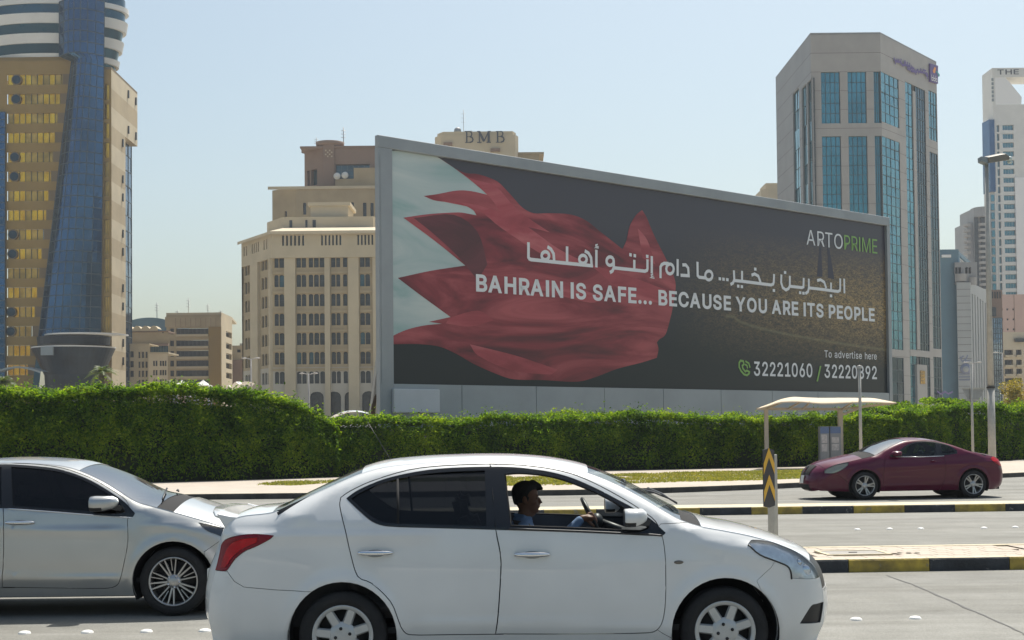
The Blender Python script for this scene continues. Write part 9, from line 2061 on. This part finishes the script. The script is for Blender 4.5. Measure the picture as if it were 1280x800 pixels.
# sign seen from behind
o, h_, b_ = pole('road_sign', 'back of a grey yield sign on a thin pole beside the lamp post', 'road sign', 1216.5, 455, .05, .045, 586, .14, 1216)
q = lambda px, py: (PY(px, py, b_.y).x-b_.x, PY(px, py, b_.y).z-.14)
m = MB(); P_ = [q(1203.5, 485), q(1231, 485), q(1228, 494), q(1221, 502.5), q(1213, 502.5), q(1207, 494)]
m.add([(x, .06, z) for x, z in P_]+[(x, .07, z) for x, z in P_], [tuple(range(6)), tuple(range(11, 5, -1))]+[(i, 6+i, 6+(i+1) % 6, (i+1) % 6) for i in range(6)]); m.build('sign_plate', M_metal, o)
m = MB(); a_, b2 = q(1203, 485.5), q(1231.5, 485.5); m.bar((a_[0], .05, a_[1]), (b2[0], .05, b2[1]), .03, .06); a_, b2 = q(1208, 500), q(1226, 500); m.bar((a_[0], .05, a_[1]), (b2[0], .05, b2[1]), .03, .05); m.build('bracket', SAND, o)
# tall lamp post
b_ = PG(1240.5, 583, .14)
lp = thing('street_lamp', 'tall grey lamp post with a long lamp head on a slanted arm, right edge', 'street lamp', b_)
h_ = PY(1232.5, 203, b_.y).z-.14
zj = PY(1238, 485, b_.y).z-.14
m = MB(); m.tube([(0, 0, 0), (0, 0, zj)], [.15, .135], 16); m.build('base_section', SAND, lp)
m = MB(); m.tube([(0, 0, zj), (0, 0, zj+.05)], .165, 16); m.build('collar', M_blk, lp)
m = MB(); m.tube([(0, 0, zj+.05), (0, 0, h_)], [.12, .07], 16); m.build('upper_section', SAND, lp)
q = lambda px, py: Vector((PY(px, py, b_.y).x-b_.x, 0, PY(px, py, b_.y).z-.14))
A3, B3 = q(1224.5, 199.5), q(1262, 201)
M_lh = mat('lamp_head_grey', (.20, .185, .155), .5, metal=.2, var=.1, scale=5)
m = MB(); y0 = -.16
P4 = [q(1224, 197), q(1232, 198), q(1233, 206), q(1224.5, 202.5)]
m.add([(v.x, -.25, v.z) for v in P4]+[(v.x, .2, v.z) for v in P4], [(3, 2, 1, 0), (4, 5, 6, 7)]+[(i, (i+1) % 4, 4+(i+1) % 4, 4+i) for i in range(4)]); m.build('arm_box', M_mullg, lp)
P4 = [q(1232.2, 198.3), q(1248, 195), q(1254, 194), q(1259, 197.5), q(1258.5, 201.5), q(1233, 205.8)]
n = len(P4); m = MB(); m.add([(v.x, -.3, v.z) for v in P4]+[(v.x, .25, v.z+.12) for v in P4], [tuple(range(n-1, -1, -1)), tuple(range(n, 2*n))]+[(i, (i+1) % n, n+(i+1) % n, n+i) for i in range(n)]); bevel(m.build('lamp_head', M_lh, lp), .02)
m = MB(); ellip(m, tuple(q(1261.5, 198.5)), (.12, .12, .10)); ellip(m, tuple(q(1262.3, 202.7)), (.10, .08, .06)); m.bar(q(1253.5, 192.3), q(1256, 195.3), .05, .05); m.build('photocell', M_wht, lp)
# distant street lamps with twin arms
for px, pt, pb, Yd, lab in ((314, 448.5, 480, 95, 'distant pale street lamp with two short arms left of the arched tower\'s door'), (386, 467.5, 487, 95, 'distant pale street lamp with two short arms in front of the arched tower\'s middle'), (1217, 453.5, 486, 120, 'distant pale street lamp with two arms in front of the striped grey wing'), (1254, 441, 500, 130, 'distant thin street lamp with one arm by the cream flats')):
    b_ = PY(px, 500, Yd); b_.z = 0; o = thing('street_lamp', lab, 'street lamp', b_, 0, 'distant street lamps'); z = PY(px, pt, Yd).z; m = MB(); m.tube([(0, 0, 0), (0, 0, z)], [.07, .04], 8); m.build('pole', M_gran2, o)
    wd = .55*(Yd/95)
    for s in ((-1, 1) if px != 1254 else (-1,)):
        m = MB(); m.tube([(0, 0, z-.05), (s*wd*.5, 0, z+.03)], .035, 6); m.build('arm', M_gran2, o)
        m = MB(); ellip(m, (s*wd*.8, 0, z+.04), (wd*.35, .12, .045)); m.build('lamp_head', M_gran2, o)
# white car roof hidden behind the low hedge
vx = PY(442, 520, 64); van = thing('parked_van', 'white vehicle roof just showing over the low hedge left of the billboard', 'van', (vx.x, 64, 0))
m = MB(); zz = PY(442, 512.8, 64).z; a = PY(414, 518, 64).x-vx.x; b2 = PY(472, 518, 64).x-vx.x; vs = []
for i in range(11):
    f = i/10; x = a+(b2-a)*f; k = (math.sin(PI*min(.97, max(.03, f)))**.38)
    for j in range(7): g_ = j/6; vs.append((x, -.85+1.7*g_, zz-.55+.55*k*(1-.12*(2*g_-1)**4)))
m.add(vs, [(i*7+j, i*7+7+j, i*7+8+j, i*7+j+1) for i in range(10) for j in range(6)], 0, True); m.build('roof', M_pw, van)
m = MB(); m.box((a+.15, -.84, .35), (b2-.15, .84, zz-.5)); bevel(m.build('body', M_pw, van), .08, 3)
for sx in (a+.7, b2-.7):
    for sy in (-.8, .8): m = MB(); m.lathe([(.001, -.1), (.33, -.1), (.33, .1), (.001, .1)], 20, axis='Y', c=(sx, sy, .33)); m.build('wheel', M_rub, van)
# leaning dark pole beside the billboard
bp2 = PY(466, 540, 58); lp2 = thing('leaning_pole', 'thin brown leaning pole just left of the billboard frame', 'pole', (bp2.x, 58, 0))
m = MB(); q = lambda px, py: Vector((PY(px, py, 58).x-bp2.x, 0, PY(px, py, 58).z)); m.tube([(q(463.5, 545).x, 0, 0), q(466.5, 512), q(470, 478), q(473.6, 445)], [.11, .10, .07, .025], 8); m.build('pole', mat('brown_wood', (.075, .05, .03), .9, var=.3, scale=5), lp2)

# ------------------------------------------------------------------ palms and other trees
M_palm = leafmat('palm_leaves', (.03, .06, .018), (.06, .095, .03), (.13, .15, .05), .3)
M_trunk = mat('palm_trunk', (.12, .09, .06), .95, var=.3, scale=8, bump=.8, bscale=12)
def palm(px, pyc, Yd, size, lab, n=26):
    cpt = PY(px, pyc, Yd); o = thing('palm_tree', lab, 'palm', (cpt.x, Yd, 0), group='palms near the glass tower'); m = MB(); m.tube([(0, 0, 0), (.1, 0, cpt.z*.5), (0, 0, cpt.z-.3)], [.32, .24, .22], 10); m.build('trunk', M_trunk, o)
    V = []
    for k in range(n):
        az = 2*PI*k/n*2.618; el = random.uniform(-.3, 1.25); L = size*random.uniform(.8, 1.05); d = Vector((math.cos(az), math.sin(az), 0)); prev = None
        for i in range(13):
            f = i/12; r = L*(math.cos(el)*f); z = L*(math.sin(el)*f)-size*.62*f*f; p_ = Vector((0, 0, cpt.z-.2))+d*r+Vector((0, 0, z))
            if prev is not None:
                t_ = (p_-prev).normalized(); s_ = t_.cross(Vector((0, 0, 1))).normalized(); w = size*.22*math.sin(PI*(.12+.85*f))
                for sg in (-1, 1):
                    for h in (0, .5):
                        b0 = prev.lerp(p_, h); tip = b0+s_*sg*w+t_*w*.7+Vector((0, 0, -w*.35+random.uniform(-.05, .05))); V.append([b0-t_*.035*size*.5, b0+t_*.035*size*.5, tip])
            prev = p_
    f_ = tris_object('fronds', np.array([[tuple(a) for a in t] for t in V]), M_palm, o); f_['kind'] = 'stuff'; return o
palm(127, 462, 110, 1.55, 'dark green palm in front of the glass tower\'s podium, right one'); palm(4, 474, 100, 1.3, 'small palm at the far left edge below the gold windows')
palm(216, 474, 120, .8, 'little palm tuft left of the tan office block')
def tree(px, py, Yd, rx, rz, lab, mt, n=5000, leaf=.10):
    cpt = PY(px, py, Yd); o = thing('tree', lab, 'tree', (cpt.x, Yd, 0)); m = MB(); m.tube([(0, 0, 0), (.1, 0, cpt.z*.6), (0, 0, cpt.z)], [.15, .10, .04], 8)
    for k in range(5): a = k*1.3; m.tube([(0, 0, cpt.z*.55), (rx*.5*math.cos(a), rx*.5*math.sin(a), cpt.z+rz*.3)], [.06, .015], 6)
    m.build('trunk', M_trunk, o)
    cl = [(random.uniform(-1, 1)*rx*.75, random.uniform(-1, 1)*rx*.6, random.uniform(-.7, .8)*rz) for _ in range(14)]
    ci_ = rng.integers(0, 14, n); C_ = np.array(cl)[ci_]; d = rng.normal(0, 1, (n, 3)); d /= np.linalg.norm(d, axis=1)[:, None]; r = rng.uniform(.3, 1, n)**.5
    P_ = C_+d*r[:, None]*np.array([rx*.36, rx*.36, rz*.36]); P_[:, 2] += cpt.z
    t1 = rng.normal(0, 1, (n, 3)); t1 /= np.linalg.norm(t1, axis=1)[:, None]; t2 = np.cross(t1, rng.normal(0, 1, (n, 3))); t2 /= np.linalg.norm(t2, axis=1)[:, None]
    Q = np.stack([P_-t1*leaf, P_-t2*leaf*.5, P_+t1*leaf, P_+t2*leaf*.5], axis=1); f_ = tris_object('crown', Q, mt, o); f_['kind'] = 'stuff'
M_yl = leafmat('yellowing_leaves', (.10, .10, .03), (.20, .17, .05), (.32, .24, .07), .35)
tree(1276, 499, 115, 1.6, 1.6, 'yellowing small tree over the right hedge under the cream flats', M_yl, 3500)
tree(1176, 509, 85, 1.5, .55, 'shrubby green tree top over the right hedge left of the lamp post', M_leaf, 3500)
tree(1126, 514, 76, .7, .5, 'bright green bush top at the right end of the billboard', M_leaf, 1800, .07)

# far door's pale sill seen through the open window
c = W1; m = MB()
a = c.T(640, 647.5, -.80); b2 = c.T(806, 650.5, -.80); m.bar((a[0], .80, a[1]), (b2[0], .80, b2[1]), .05, .028); m.build('door_sill', mat('pale_grey_trim', (.42, .42, .41), .6), c.root)
# ================================================================== AIR
hz = MB(); hz.box((-330, -45, -1.2), (330, 520, 92)); HM = bpy.data.materials.new('haze_air'); HM.use_nodes = True; HM.node_tree.nodes.clear()
_o = HM.node_tree.nodes.new('ShaderNodeOutputMaterial'); _v = HM.node_tree.nodes.new('ShaderNodeVolumePrincipled'); _v.inputs['Color'].default_value = (.86, .92, 1.0, 1); _v.inputs['Density'].default_value = .00022; _v.inputs['Anisotropy'].default_value = .3
HM.node_tree.links.new(_v.outputs[0], _o.inputs['Volume']); hzo = hz.build('haze', HM); setp(hzo, kind='stuff', label='thin pale haze in the air over the whole street', cat='haze')
